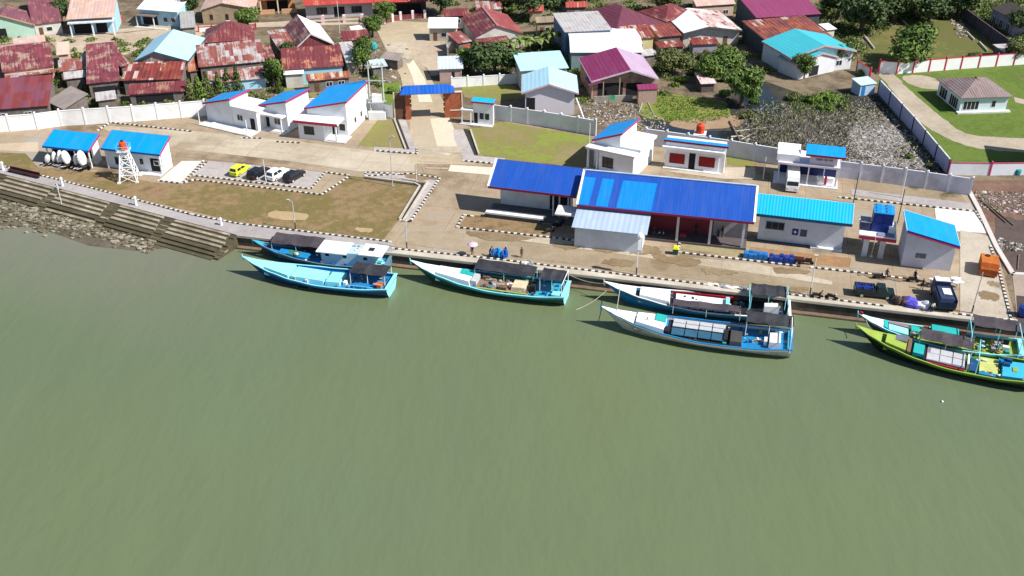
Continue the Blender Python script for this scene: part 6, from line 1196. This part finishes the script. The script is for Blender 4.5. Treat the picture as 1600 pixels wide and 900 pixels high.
for px, hh, lab in (((5.5,266),1.5,'white bollard at the left end of the kerb'),((98,291),1.5,'white bollard at the kerb above the gauge pole'),((213,321),1.5,'white bollard on the grey path nearest the brown lawn'),((346,352),1.2,'white bollard where the path meets the stepped bank')):
    t = thing('bollard', lab, 'bollard', W(*px), 0, 'white bollards along the path'); b = MB(); b.lathe([(.26,0),(.2,.3),(.17,hh-.35),(.26,hh-.25),(.26,hh-.05)],10); b.build('shaft', WHITE, t); b = MB(); b.lathe([(.2,hh-.049),(.05,hh+.2)],10); b.build('cap', WHITE, t)
t = thing('gauge_pole', 'thin white pole standing in the stepped bank', 'pole', W(97,321,-1.2), 0); b = MB(); b.tube((0,0,-.6),(0,0,3.9),.07,6); b.build('pole', WM, t); b = MB(); b.box(-.14,.14,-.03,.03,2.9,3.8); b.build('scale_board', WHITE, t)
t = thing('bench', 'long dark maroon bench on the grey path at the left', 'bench', W(38,274), R(-24)); b = MB(); b.box(-3.4,3.4,-.3,.3,.45,.55); b.build('seat', mat('maroon_paint', (.05,.015,.018)), t); b = MB(); b.box(-3.4,3.4,.31,.38,.3,1.0); b.build('backrest', mat('maroon_paint', (.05,.015,.018)), t); [(lambda q: (q.box(x-.06,x+.06,-.25,.25,0,.449), q)[1])(MB()).build('leg', BLACK, t) for x in (-3.2,0,3.2)]

# ------------------------------------------------------------------ people
def person_mesh(pose):
    """one continuous body grown with a skin modifier; faces coloured by height (skin, shirt, trousers)"""
    V = []; E = []; Rr = []
    def v(p, r, parent=None):
        V.append(p); Rr.append(r); i = len(V)-1
        if parent is not None: E.append((parent, i))
        return i
    lean = pose.get('lean', 0)
    def L(x, y, z): return (x, y-(max(0, z-.95))*lean, z)
    pel = v(L(0,0,.95), .145); sp = v(L(0,0,1.12), .13, pel); ch = v(L(0,0,1.32), .155, sp); nk = v(L(0,0,1.48), .055, ch); hd = v(L(0,-.01,1.58), .09, nk); tp = v(L(0,-.005,1.68), .075, hd); v(L(0,-.105,1.585), .015, hd)
    for s in (-1,1):
        sh = v(L(s*.19,0,1.40), .058, ch); ar = pose.get('arms', 'down')
        if ar == 'down': el, wr, hnd = L(s*.26,.02,1.12), L(s*.27,-.05,.87), (0,-.02,-.08)
        elif ar == 'front': el, wr, hnd = L(s*.25,-.08,1.13), L(s*.16,-.36,1.08), (0,-.08,0)
        else: el, wr, hnd = (L(s*.24,-.1,1.15), L(s*.08,-.22,1.36), (0,-.05,.06)) if s > 0 else (L(s*.26,.02,1.12), L(s*.27,-.05,.87), (0,-.02,-.08))
        e = v(el, .044, sh); w_ = v(wr, .032, e); d = Vector(hnd); d.normalize(); pm = v(tuple(Vector(wr)+d*.07), .036, w_)
        sidev = Vector((1,0,0)) if abs(d.x) < .8 else Vector((0,1,0))
        for k, ln in enumerate((.075,.085,.08,.065)):
            a = Vector(wr)+d*.10+sidev*(k-1.5)*.02; f1 = v(tuple(a+d*ln*.5), .009, pm); v(tuple(a+d*ln+Vector((0,-.02,0))), .008, f1)
        th = v(tuple(Vector(wr)+d*.05+sidev*(-s)*.05), .011, w_); v(tuple(Vector(wr)+d*.09+sidev*(-s)*.06), .009, th)
        st = pose.get('stride', 0)*s
        hp = v((s*.095,0,.88), .098, pel); kn = v((s*.105,-.03-st*.12,.48), .066, hp); an = v((s*.105,.02-st*.26,.09), .042, kn); v((s*.115,-.15-st*.26,.035), .036, an)
    me = bpy.data.meshes.new('person_body'); me.from_pydata(V, E, []); o = bpy.data.objects.new('tmp', me); col.objects.link(o)
    sk = o.modifiers.new('skin', 'SKIN'); 
    for i, r in enumerate(Rr): me.skin_vertices[0].data[i].radius = (r, r); me.skin_vertices[0].data[i].use_root = (i == 0)
    sb_ = o.modifiers.new('sub', 'SUBSURF'); sb_.levels = 1; sb_.render_levels = 1
    bpy.context.view_layer.update()
    out = bpy.data.meshes.new_from_object(o.evaluated_get(bpy.context.evaluated_depsgraph_get()))
    bpy.data.objects.remove(o)
    for p in out.polygons:
        c = p.center; arm = abs(c.x) > .215 and c.z > .7
        hand = (pose.get('arms','down') == 'down' and arm and c.z < 1.12) or (pose.get('arms') == 'front' and c.y < -.2) 
        p.material_index = 0 if (c.z > 1.47 or hand) else 1 if (c.z > .93) else 2 if c.z > .12 else 3
        p.use_smooth = True
    return out
SKIN = mat('brown_skin', (.22,.11,.07), .6, .05); HAIR = mat('black_hair', (.012,.01,.01), .6)
PM = {}
def person(label, p, rz, shirt, trou, pose='stand', hat=None, scale=1.0):
    poses = dict(stand={}, walk=dict(stride=.9), carry=dict(arms='front', lean=.15), bend=dict(arms='front', lean=.55), hold=dict(arms='hold'))
    if pose not in PM: PM[pose] = person_mesh(poses[pose])
    me = PM[pose].copy()
    for m in (SKIN, shirt, trou, BLACK): me.materials.append(m)
    o = bpy.data.objects.new('person', me); col.objects.link(o); o.location = p; o.rotation_euler = (0,0,rz); o.scale = (scale,)*3; tag(o, label, 'person')
    ln = poses[pose].get('lean', 0); b = MB(); b.blob((0,.015-ln*.68,1.655),(.098,.115,.09),10,6); b.build('hair' if not hat else 'hat', hat or HAIR, o)
    return o
def sh_(n, c): return mat('cloth_'+n, c, .85, .1, 4)
BK2, OLV, BRN, NVY, RDS, WHS, PNK, TRQ = sh_('black',(.018,.016,.016)), sh_('olive',(.09,.08,.03)), sh_('brown',(.08,.045,.03)), sh_('navy',(.02,.025,.07)), sh_('red',(.25,.02,.02)), sh_('white',(.6,.6,.58)), sh_('pink',(.6,.42,.55)), sh_('khaki',(.2,.17,.09))
um = W(738,399)
person('person in dark clothes standing under a pale pink umbrella on the quay', um, GA+R(10), BK2, OLV, 'hold')
t = thing('umbrella', 'pale pink umbrella held by the person on the quay', 'umbrella', um+Vector((.1,-.24,1.32)), 0); b = MB(); b.lathe([(.78,.62),(.62,.78),(.35,.9),(.03,.98)],10); b.lathe([(.77,.6),(.6,.75),(.3,.87),(.02,.93)],10); b.build('umbrella_canopy', PNK, t); b = MB(); b.tube((0,0,0),(0,0,.99),.015,5); b.build('shaft', STEEL, t)
person('person in black bending over the blue net sacks, left of two', W(765,401), R(100), BK2, BRN, 'bend'); person('person with a straw hat behind the blue net sacks, right of two', W(791,399.5), R(-70), NVY, BRN, 'carry', hat=mat('straw_hat', (.6,.45,.28), .9)); person('person in dark brown clothes standing alone on the quay road', W(815,402.5), R(30), BRN, BRN)
person('person in black walking beside the motorcycles near the grey annex', W(1021,370), R(120), BK2, NVY, 'walk'); person('person standing inside the open hall near the annex end', W(1031,352,.38), R(20), BK2, BK2); person('person in black standing between the first two columns of the open hall', W(1087,366,.38), R(-10), BK2, NVY); person('person in black beside the grey end wall of the open hall, left of two', W(1121,374,.38), R(0), NVY, BK2); person('taller person beside the grey end wall of the open hall, right of two', W(1128,370,.38), R(40), BK2, BK2, scale=1.05)
person('person behind the pickup cab near the kerb', W(1384,436), R(150), BRN, BK2); person('person in black standing at the kerb in front of the right-most shed', W(1428,438.5), R(-60), BK2, BK2); person('person in dark red walking on the road in front of the right-most shed', W(1440,452), R(-20), sh_('dark_red',(.05,.015,.015)), BK2, 'walk'); person('person crouching low at the quay edge beside the lying motorcycle', W(1280,467), R(90), RDS, BK2, 'bend', scale=.8); person('person in pale clothes on the quay edge beside the lorry', W(1455,488), R(10), WHS, BK2, 'carry')
# ------------------------------------------------------------------ trees and plants
F1 = foliage('leaf_mid_green', (.03,.07,.014), (.15,.22,.04)); F2 = foliage('leaf_dark_green', (.022,.048,.016), (.095,.14,.042)); F3 = foliage('leaf_olive_green', (.045,.065,.018), (.17,.19,.06)); F4 = foliage('leaf_bright_green', (.05,.11,.015), (.19,.28,.045)); F5 = foliage('leaf_banana', (.05,.08,.015), (.20,.25,.07))
BARK = mat('tree_bark', (.11,.085,.065), .95, .25, 3)
def crown_mesh(seed, lobes, n, size, name='crown', mats=None):
    rng = random.Random(seed); b = MB()
    for i in range(n):
        c, r = rng.choice(lobes)
        d = Vector((rng.gauss(0,1), rng.gauss(0,1), rng.gauss(0,1))).normalized(); q = rng.random()**.45
        p = Vector(c)+Vector((d.x*r[0], d.y*r[1], d.z*r[2]))*q
        nrm = (d+Vector((rng.uniform(-.8,.8), rng.uniform(-.8,.8), rng.uniform(-.3,1.0)))).normalized()
        u = nrm.orthogonal().normalized(); a = rng.uniform(0, 6.3); v_ = nrm.cross(u); u, v_ = u*math.cos(a)+v_*math.sin(a), v_*math.cos(a)-u*math.sin(a)
        s = size*rng.uniform(.55,1.3); e = nrm*s*.25
        b.add([p-u*s, p-v_*s*.5+e*.3, p+u*s-e, p+v_*s*.5+e*.3], [(0,1,2,3)])
    return b.mesh(name, F1)
def lobes_round(rng, w, h, n, z0):
    out = []
    for i in range(n):
        a = rng.uniform(0,6.28); d = rng.uniform(0,.62)*w; r = rng.uniform(.32,.52)*w
        out.append(((math.cos(a)*d, math.sin(a)*d, z0+h*rng.uniform(.35,.8)), (r, r, r*rng.uniform(.6,.9)*h/w*.8)))
    return out
rng = random.Random(21)
CROWNS = [crown_mesh(i, lobes_round(random.Random(40+i), 1.0, 1.3, 13, 0), 3600, .082) for i in range(4)]
SHRUBS = [crown_mesh(20+i, lobes_round(random.Random(60+i), 1.0, 1.0, 6, -.25), 900, .12, 'foliage') for i in range(3)]
CONES = [crown_mesh(30, [((0,0,.25),(.85,.85,.3)),((0,0,.6),(.65,.65,.35)),((0,0,1.0),(.42,.42,.35)),((0,0,1.4),(.2,.2,.3))], 700, .13, 'foliage')]
TR = {}
def trunk_mesh(key):
    if key in TR: return TR[key]
    rng = random.Random(key); b = MB(); b.tube((0,0,0),(.03,.02,.45),.075,7,.055); b.tube((.03,.02,.45),(0,.05,.8),.055,7,.035)
    for k in range(5):
        a = rng.uniform(0,6.28); z = rng.uniform(.4,.7); b.tube((.02,.02,z),(math.cos(a)*.55, math.sin(a)*.55, z+rng.uniform(.25,.5)),.035,5,.012)
    TR[key] = b.mesh('trunk', BARK); return TR[key]
def tree(name, label, px, w_, h, m, kind='round', k=0, group=None, cat='tree'):
    t = thing(name, label, cat, W(*px), rng.uniform(0,6.28), group)
    src = (CROWNS if kind == 'round' else CONES if kind == 'cone' else SHRUBS); me = src[k % len(src)].copy(); me.materials.clear(); me.materials.append(m)
    o = bpy.data.objects.new('crown' if kind == 'round' else 'foliage', me); col.objects.link(o); o.parent = t
    o.scale = (w_, w_, h/1.35 if kind == 'round' else h/1.5 if kind == 'cone' else h)
    if kind == 'round': o.location = (0,0,h*.12)
    tk = bpy.data.objects.new('trunk' if kind != 'shrub' else 'stem', trunk_mesh(k % 3)); col.objects.link(tk); tk.parent = t; tk.scale = (h*.9,h*.9,h*(.85 if kind == 'round' else .4))
    return t
TG = 'trees among the village houses'
for lab, px, w_, h, m, k in (
  ('big spreading tree in the grass field right of the turquoise house', (1424,104), 6.2, 7.2, F1, 0), ('dark tree left of the open field at the top', (1344,52), 5.6, 8.0, F2, 1), ('dark tree at the very top, left of the field', (1308,30), 5.0, 7, F2, 2), ('tall dark tree at the top edge above the field, left of the three', (1395,34), 6.0, 7, F2, 3), ('tall dark tree at the top edge above the field, right of the three', (1452,32), 6.2, 7.2, F2, 0), ('tree at the top edge beside the dark columned house', (1494,26), 5, 7, F2, 1),
  ('olive tree at the right end behind the red-post wall', (1586,98), 2.6, 4, F3, 2), ('dark bush-like tree between the dark columned house and the frame edge', (1594,55), 4, 5, F2, 3),
  ('dark tree behind the lane sheds, left of the white gable house', (774,118), 5.2, 6, F2, 0), ('small tree between the lane kiosk and the dark tree', (733,112), 3, 4, F1, 1), ('dark tree at the top right of the street', (690,22), 5.2, 8, F2, 2), ('olive tree at the top behind the red gable house', (786,22), 4.4, 6.5, F3, 3), ('dark green tree at the top between the red gable house and the grey zinc roof', (835,30), 5, 7, F2, 0), ('dark tree at the top behind the grey zinc roof', (905,16), 4.4, 7, F2, 1), ('olive tree at the top behind the maroon hip house', (1040,22), 3.6, 6, F3, 2), ('yellowish tree at the top between the maroon hip house and the purple roof', (1110,14), 3.6, 6, F3, 3),
  ('green tree right of the dark red cross-gable roof', (570,110), 2.9, 6, F1, 0), ('small tree beside the street at the corner of the red terrace', (582,58), 2.4, 4.2, F1, 1), ('small tree in the front yard of the red open house', (604,36), 2.6, 4.4, F1, 2), ('round tree beside the brick house gable', (388,46), 3.0, 4.4, F1, 3), ('bright leafy tree between the half-rusted house and the dark red roof', (428,136), 2.4, 5.2, F1, 0), ('dark tree between the half-rusted roof and the pale garage', (452,98), 2.2, 4.0, F2, 1),
  ('marsh tree beside the pink hut, tallest of the clump', (1158,164), 4.2, 6.5, F1, 2), ('marsh tree behind the pink hut on the right', (1128,118), 4.2, 5, F1, 3), ('tree left of the pink hut in the marsh grass', (1050,116), 3.6, 4.6, F3, 0), ('dark marsh tree at the edge of the shaded water', (1108,132), 3.4, 4.6, F1, 1), ('small tree in front of the turquoise house porch', (1255,122), 2.4, 4.4, F1, 2), ('tree in front of the white wall of the turquoise house', (1306,106), 2.0, 4.4, F2, 3), ('slim tree at the right corner of the turquoise house', (1322,104), 1.8, 4.2, F3, 0), ('dark tree at the top edge, between the tall trees above the field', (1424,24), 5, 7, F2, 2), ('dark tree at the left of the pink roof house', (97,38), 2.4, 5, F2, 1), ('dark tree beside the light blue house at the top', (300,30), 3, 6, F2, 2)):
    tree('tree', lab, px, w_*1.22, h*1.12, m, 'round', k, TG)
for i, (px, s, lab) in enumerate([((299,156),1.3,'leftmost'),((312,154),1.5,'second from the left'),((326,150),1.4,'third from the left'),((343,146),1.3,'fourth from the left'),((357,142),1.3,'fifth from the left'),((372,141),1.2,'rightmost')]):
    tree('conical_shrub', f'conical shrub in front of the half-rusted house, {lab} of six', px, s*1.45, 4.0+.3*(i%3), F1 if i%2 else F3, 'cone', 0, 'conical shrubs in front of the half-rusted house', 'shrub')
tree('conical_shrub', 'conical shrub left of the pale garage', (436,134), 1.5, 4.6, F1, 'cone', 0, None, 'shrub'); tree('conical_shrub', 'narrow conical shrub beside the cyan tank house', (438,146), 1.1, 3, F1, 'cone', 0, None, 'shrub')
SG = 'bushes around the marsh and lanes'
for k, (px, w_, h, m, lab) in enumerate([((1270,162),2.6,2.4,F4,'bright green bush at the top of the litter-strewn bank'),((1300,156),2.6,2.2,F4,'bright green bush left of the blue shed above the bank'),((1316,172),2.2,2.0,F3,'olive bush on the bank below the blue shed'),((1240,158),2.2,2.0,F3,'olive bush at the left end of the green bank'),((1288,172),2.2,1.8,F4,'low bright bush in the middle of the green bank'),((1082,116),2.0,2.0,F3,'olive bush behind the pink hut'),((1062,128),1.8,1.8,F4,'small bright bush at the left edge of the marsh grass'),((1140,128),2.6,2.6,F4,'bright bush between the marsh trees'),((1176,160),2.2,2.2,F1,'dark bush beside the shaded water'),((1130,150),2.2,2.2,F1,'bush right of the pink hut'),((1165,185),2.0,1.8,F3,'olive bush at the lower end of the marsh trees'),
        ((614,146),1.8,1.8,F4,'bright bush at the left foot of the gateway lane'),((745,104),1.8,2.0,F4,'bush in front of the lane kiosk'),((1100,92),2.0,2.2,F3,'bush under the red striped awning'),((1060,92),2.4,2.4,F3,'wide olive bush beside the yellow-walled annex'),((470,168),1.4,1.0,F4,'small bush behind the middle office'),((1420,246),1.2,1.0,F1,'small plant at the foot of the lilac wall'),((1455,262),1.4,1.2,F3,'tuft at the lower end of the lilac wall'),((150,165),2,1.6,F3,'dry bush behind the white panel wall at the left'),((168,158),1.8,2.2,F2,'dark bush behind the white panel wall'),((262,164),1.6,1.4,F3,'scrubby bush under the red awning'),((1348,118),1.4,1.6,F4,'bush beside the small blue shed'),((440,60),1.6,1.4,F4,'low bush along the sandy street'),((314,70),1.6,1.4,F3,'weeds left of the dark hip house'),((552,88),2,3,F2,'dark bush at the right flank of the white gable'),((700,118),1.4,1.4,F1,'bush at the gate end of the lane'),((1478,30),2.4,2.4,F2,'dark bush at the back of the field'),((1520,90),2,1.4,F2,'weeds along the red-post wall'),((975,80),1.6,1.4,F3,'weeds beside the white warehouse'),((1060,104),2,1.8,F4,'bright bush left of the marsh grass')]):
    tree('bush', lab, px, w_, h, m, 'shrub', k, SG, 'bush')
def banana(label, p, s, seed):
    t = thing('banana_plant', label, 'banana plant', p, 0, 'banana plants behind the white gable house'); rng = random.Random(seed); b = MB(); b.tube((0,0,0),(.1,0,2.0*s),.16,7,.1); b.build('stem', mat('banana_stem', (.16,.17,.06), .7), t); b = MB()
    for k in range(9):
        a = k*.7+rng.uniform(-.3,.3); L_ = rng.uniform(1.8,2.6)*s; up = rng.uniform(.5,1.3); d = Vector((math.cos(a), math.sin(a), 0)); sd = Vector((-d.y, d.x, 0)); pr = Vector((.1,0,2.0*s)); n = 6
        for i in range(n):
            u, v_ = i/n, (i+1)/n; f = lambda q: pr+d*L_*q+Vector((0,0,up*L_*(q-q*q*1.05))); g = lambda q: .34*s*math.sin(math.pi*min(1,q*.9+.1))**.6
            b.add([f(u)-sd*g(u)-Vector((0,0,.1)), f(u), f(u)+sd*g(u)-Vector((0,0,.1)), f(v_)+sd*g(v_)-Vector((0,0,.1)), f(v_), f(v_)-sd*g(v_)-Vector((0,0,.1))], [(0,1,4,5),(1,2,3,4)])
    b.build('leaves', F5, t); return t
for k, (px, s, lab) in enumerate([((796,88),1.3,'leftmost'),((812,84),1.5,'second from the left'),((828,82),1.3,'third from the left'),((846,80),1.2,'fourth from the left'),((862,76),1.6,'fifth from the left, tallest'),((880,74),1.3,'rightmost'),((800,98),1.1,'nearest the dark tree')]):
    banana(f'banana plant in the clump behind the ice-blue roof, {lab}', W(*px), s, k)
# ------------------------------------------------------------------ litter and driftwood in the marsh
rng = random.Random(77)
def inpoly(p, poly):
    x, y = p; c = False; j = len(poly)-1
    for i in range(len(poly)):
        if (poly[i][1] > y) != (poly[j][1] > y) and x < (poly[j][0]-poly[i][0])*(y-poly[i][1])/(poly[j][1]-poly[i][1])+poly[i][0]: c = not c
        j = i
    return c
def scatter(name, label, cat, poly, n, mats, size, seed, wts=None, flatk=.4, dens=None):
    rng = random.Random(seed); b = MB(); xs = [p[0] for p in poly]; ys = [p[1] for p in poly]; k = 0
    while k < n:
        q = (rng.uniform(min(xs),max(xs)), rng.uniform(min(ys),max(ys)))
        if not inpoly(q, poly): continue
        if dens and rng.random() > dens(*q): k += 1; continue
        k += 1; p = W(*q); s = rng.uniform(*size)*(2 if rng.random() < .04 else 1); a = rng.uniform(0,3.14); u = Vector((math.cos(a), math.sin(a), rng.uniform(-.3,.3)))*s; v_ = Vector((-math.sin(a), math.cos(a), rng.uniform(-.3,.3)))*s*rng.uniform(.3,.9); z = Vector((0,0,s*flatk+.05))
        b.mi = rng.choices(range(len(mats)), wts)[0]
        b.add([p-u-v_, p+u-v_*.6, p+u*.8+v_, p-u*.7+v_, p-u*.6-v_*.6+z, p+u*.5-v_*.5+z*.7, p+u*.5+v_*.6+z, p-u*.5+v_*.7+z*.8], [(4,5,6,7),(0,1,5,4),(1,2,6,5),(2,3,7,6),(3,0,4,7)])
    return tag(b.build(name, mats), label, cat, kind='stuff')
LT = [mat('litter_white', (.40,.39,.36), .8, .1, 3), mat('litter_grey', (.19,.175,.16), .9, .2, 3), mat('litter_brown', (.12,.095,.065), .9, .3, 3), mat('litter_dark', (.035,.033,.03), .9, .3, 3), mat('litter_pink', (.42,.33,.36), .8, .2, 3), mat('litter_olive', (.11,.115,.06), .9, .3, 3)]
MZ = [(1150,190),(1200,165),(1250,160),(1300,170),(1360,150),(1385,170),(1430,215),(1478,270),(1490,280),(1330,256),(1240,238),(1160,222)]
scatter('marsh_litter', 'mass of grey and white litter and twigs covering the marsh behind the workshop', 'litter', MZ, 3800, LT, (.08,.28), 5, (22,22,24,12,4,16))
scatter('pale_litter', 'paler pinkish litter heaped at the right part of the marsh', 'litter', [(1290,170),(1372,172),(1400,200),(1428,236),(1450,262),(1400,262),(1330,252),(1260,240),(1270,200)], 3000, LT, (.08,.28), 6, (40,26,10,6,16,2), dens=lambda x, y: .25 if x < 1325 else 1)
scatter('marsh_rubble', 'broken bits and rubble around the raw brick house and the wall', 'litter', [(905,160),(1000,158),(1040,190),(1050,205),(1000,206),(960,200),(910,186)], 700, LT, (.10,.3), 7, (22,26,26,10,8,8))
scatter('mud_litter', 'white and pinkish litter strewn over the red-brown mud at the right edge', 'litter', [(1520,295),(1560,300),(1630,302),(1630,345),(1580,335),(1530,325)], 700, LT, (.08,.26), 8, (30,14,30,4,16,6))
scatter('corner_litter', 'small pale litter beside the corner of the retaining wall', 'litter', [(1558,372),(1596,382),(1598,392),(1564,392)], 90, LT, (.12,.4), 9, (40,25,20,5,5,5))
scatter('village_debris', 'scattered debris on the ground between the village houses', 'litter', [(560,70),(640,66),(650,120),(600,130),(566,100)], 50, LT, (.12,.3), 10, (15,25,35,10,5,5))
scatter('field_debris', 'pale stones and boards along the dark drain of the field', 'stones', [(1478,22),(1500,28),(1520,52),(1500,60)], 120, [LT[0],LT[2],mat('tan_stone',(.35,.25,.15),.9)], (.2,.6), 11)
scatter('field_rubbish', 'grey rubbish heap in the middle of the grass field', 'rubbish', [(1426,42),(1450,40),(1454,48),(1430,50)], 60, [LT[0],LT[1],LT[3]], (.25,.6), 12)
b = MB()
def tufts(poly, n, h, seed, b):
    rng = random.Random(seed); xs = [p[0] for p in poly]; ys = [p[1] for p in poly]; k = 0
    while k < n:
        q = (rng.uniform(min(xs),max(xs)), rng.uniform(min(ys),max(ys)))
        if not inpoly(q, poly): continue
        k += 1; p = W(*q)
        for j in range(3):
            a = rng.uniform(0,6.28); d = Vector((math.cos(a), math.sin(a), 0))*h*rng.uniform(.3,.7); s = Vector((-d.y, d.x, 0)).normalized()*.08
            b.add([p-s, p+s, p+d+Vector((0,0,h*rng.uniform(.5,1.2)))], [(0,1,2)])
tufts([(1160,185),(1330,165),(1345,178),(1325,215),(1345,250),(1180,225)], 1700, .8, 3, b)
tag(b.build('marsh_reeds', foliage('dry_reed', (.06,.056,.04), (.25,.235,.175))), 'dry grey reeds standing among the marsh litter', 'reeds', kind='stuff')
b = MB(); tufts([(1015,152),(1080,150),(1135,162),(1140,184),(1100,194),(1040,190)], 900, .45, 4, b); tufts([(1225,150),(1330,150),(1320,180),(1240,175)], 700, .6, 5, b)
tag(b.build('marsh_grass', F4), 'bright green grass growing on the marsh island and bank', 'grass', kind='stuff')
for (a, c, r, lab) in (((1140,190),(1156,220),.28,'dark fallen trunk leaning into the marsh water'),((1148,205),(1210,198),.12,'long pale driftwood pole lying across the marsh water, upper of two'),((1158,218),(1190,202),.10,'pale driftwood pole lying in the marsh, lower of two'),((1142,214),(1160,212),.2,'short white driftwood log at the marsh edge'),((1534,314),(1572,348),.14,'long dark pole lying in the mud, left of two'),((1542,318),(1584,352),.12,'long dark pole lying in the mud, right of two'),((1012,160),(1022,180),.1,'pale plank leaning against the plank shed, right of two'),((1004,160),(998,176),.1,'pale plank leaning against the plank shed, left of two'),((1592,398),(1590,420),.1,'thin dark stick standing in the black mud')):
    plank((a,c), lab, WOOD if 'dark' in lab else mat('driftwood', (.42,.38,.32), .9, .15, 2), .15, r)
b = MB(); b.frus(-1.6,1.6,-.07,.07,0,-1.2,1.2,-.05,.05,.1); 
t = thing('white_buttress', 'white leaning pole against the right flank of the white gable house', 'pole', W(912,186), 0); b = MB(); b.tube((0,0,0),(-1.6,.6,4.0),.22,6); b.build('pole', WHITE, t)
t = thing('green_cloth', 'bright green cloth hanging at the raw brick house', 'cloth', W(957,156,1.2), R(-10)); b = MB(); b.slab([(-.5,0,0),(.4,-.1,-.1),(.5,.2,.8),(-.4,.3,.9)],.08); b.build('cloth', mat('green_cloth', (.02,.3,.12), .8), t); b = MB(); b.tube((-.7,.15,-1.2),(-.7,.15,1.0),.05,5); b.build('pole', WOOD, t)
# heap of timber stacks on the pavement edge and crates in the bay
for lab, px, m in (('blue plastic drum beside the weathered grey shed roof', (69,168), MB_),('turquoise tub in the yard left of the village street', (584,78), TEALB)):
    t = thing('plastic_drum', lab, 'drum', W(*px)); b = MB(); b.lathe([(.7,0),(.85,.5),(.85,1.3),(.6,1.7)],12); b.build('drum', m, t); b = MB(); b.lathe([(.4,1.7),(.4,1.8)],10); b.build('cap', m, t)

# undergrowth between the village houses
rng = random.Random(91); b = MB()
VP = [(-20,60),(300,62),(560,62),(590,90),(600,130),(560,160),(440,170),(310,165),(0,190),(-20,190)]; VP2 = [(700,60),(880,60),(1000,90),(1160,60),(1230,110),(1100,140),(1040,150),(900,160),(820,130),(720,130)]; VP3 = [(680,0),(1160,0),(1160,60),(1060,60),(840,40),(700,40)]; VP4 = [(1280,0),(1600,0),(1600,90),(1560,60),(1490,26),(1400,30),(1345,60),(1330,100),(1290,90)]
for poly, n_, hh in ((VP,230,1.2),(VP2,170,1.3),(VP3,150,1.6),(VP4,210,1.7)):
    xs = [p[0] for p in poly]; ys = [p[1] for p in poly]; k = 0
    while k < n_:
        q = (rng.uniform(min(xs),max(xs)), rng.uniform(min(ys),max(ys)))
        if not inpoly(q, poly): continue
        k += 1; c = W(*q); rr = rng.uniform(.5,1.7)*hh
        for j in range(int(95*rr)):
            d = Vector((rng.gauss(0,.5), rng.gauss(0,.5), 0))*rr; p = c+d+Vector((0,0,rng.uniform(.05,.8)*hh*max(.15,1-d.length/rr*.6)))
            nn = Vector((rng.uniform(-1,1), rng.uniform(-1,1), rng.uniform(.2,1))).normalized(); u = nn.orthogonal().normalized(); v_ = nn.cross(u); s_ = rng.uniform(.14,.36)
            b.add([p-u*s_, p-v_*s_*.5, p+u*s_, p+v_*s_*.5], [(0,1,2,3)])
tag(b.build('undergrowth', foliage('weed_green', (.035,.075,.014), (.17,.22,.05))), 'low green undergrowth and weeds filling the gaps between village houses', 'undergrowth', kind='stuff')

b = MB(); rng = random.Random(33)
for (x,y,n_) in ((1215,172,260),(1240,196,120),(1190,186,300),(1262,180,260),(1330,190,160),(1352,182,220),(1180,204,120),(1410,245,120),(1300,205,90),(1226,215,110),(1436,232,90),(1170,226,120)):
    c = W(x,y)
    for j in range(n_):
        p = c+Vector((rng.gauss(0,2.2), rng.gauss(0,2.2), rng.uniform(.05,.9))); nn = Vector((rng.uniform(-1,1), rng.uniform(-1,1), rng.uniform(.2,1))).normalized(); u = nn.orthogonal().normalized(); v_ = nn.cross(u); s_ = rng.uniform(.12,.32)
        b.add([p-u*s_, p-v_*s_*.5, p+u*s_, p+v_*s_*.5], [(0,1,2,3)])
tag(b.build('marsh_weeds', F3), 'patches of green weeds growing through the marsh litter', 'weeds', kind='stuff')
b = MB()
for k in range(260):
    q = (rng.uniform(1150,1440), rng.uniform(165,255))
    if not inpoly(q, MZ): continue
    p = W(*q, .1); a = rng.uniform(0,3.14); L_ = rng.uniform(.8,3); d = Vector((math.cos(a)*L_, math.sin(a)*L_, rng.uniform(-.05,.7))); b.tube(p, p+d, rng.uniform(.03,.07), 4, .02)
tag(b.build('driftwood_twigs', mat('driftwood', (.42,.38,.32), .9, .15, 2)), 'pale twigs and sticks strewn across the marsh', 'twigs', kind='stuff')

scatter('yard_clutter', 'small household clutter strewn in the yards between the rusty-roofed houses', 'clutter', [(-10,120),(200,110),(310,105),(440,105),(450,165),(310,160),(0,185)], 420, [LT[0],LT[1],LT[2],LT[4],mat('clutter_blue',(.05,.15,.35),.7),mat('clutter_red',(.3,.05,.04),.7),TIMBER], (.12,.42), 44, (16,18,26,6,6,6,22))
scatter('lane_clutter', 'small clutter and timber along the village street and yards right of it', 'clutter', [(560,60),(600,70),(620,130),(560,130)], 120, [LT[0],LT[1],LT[2],TIMBER], (.12,.4), 45, (16,24,36,24))
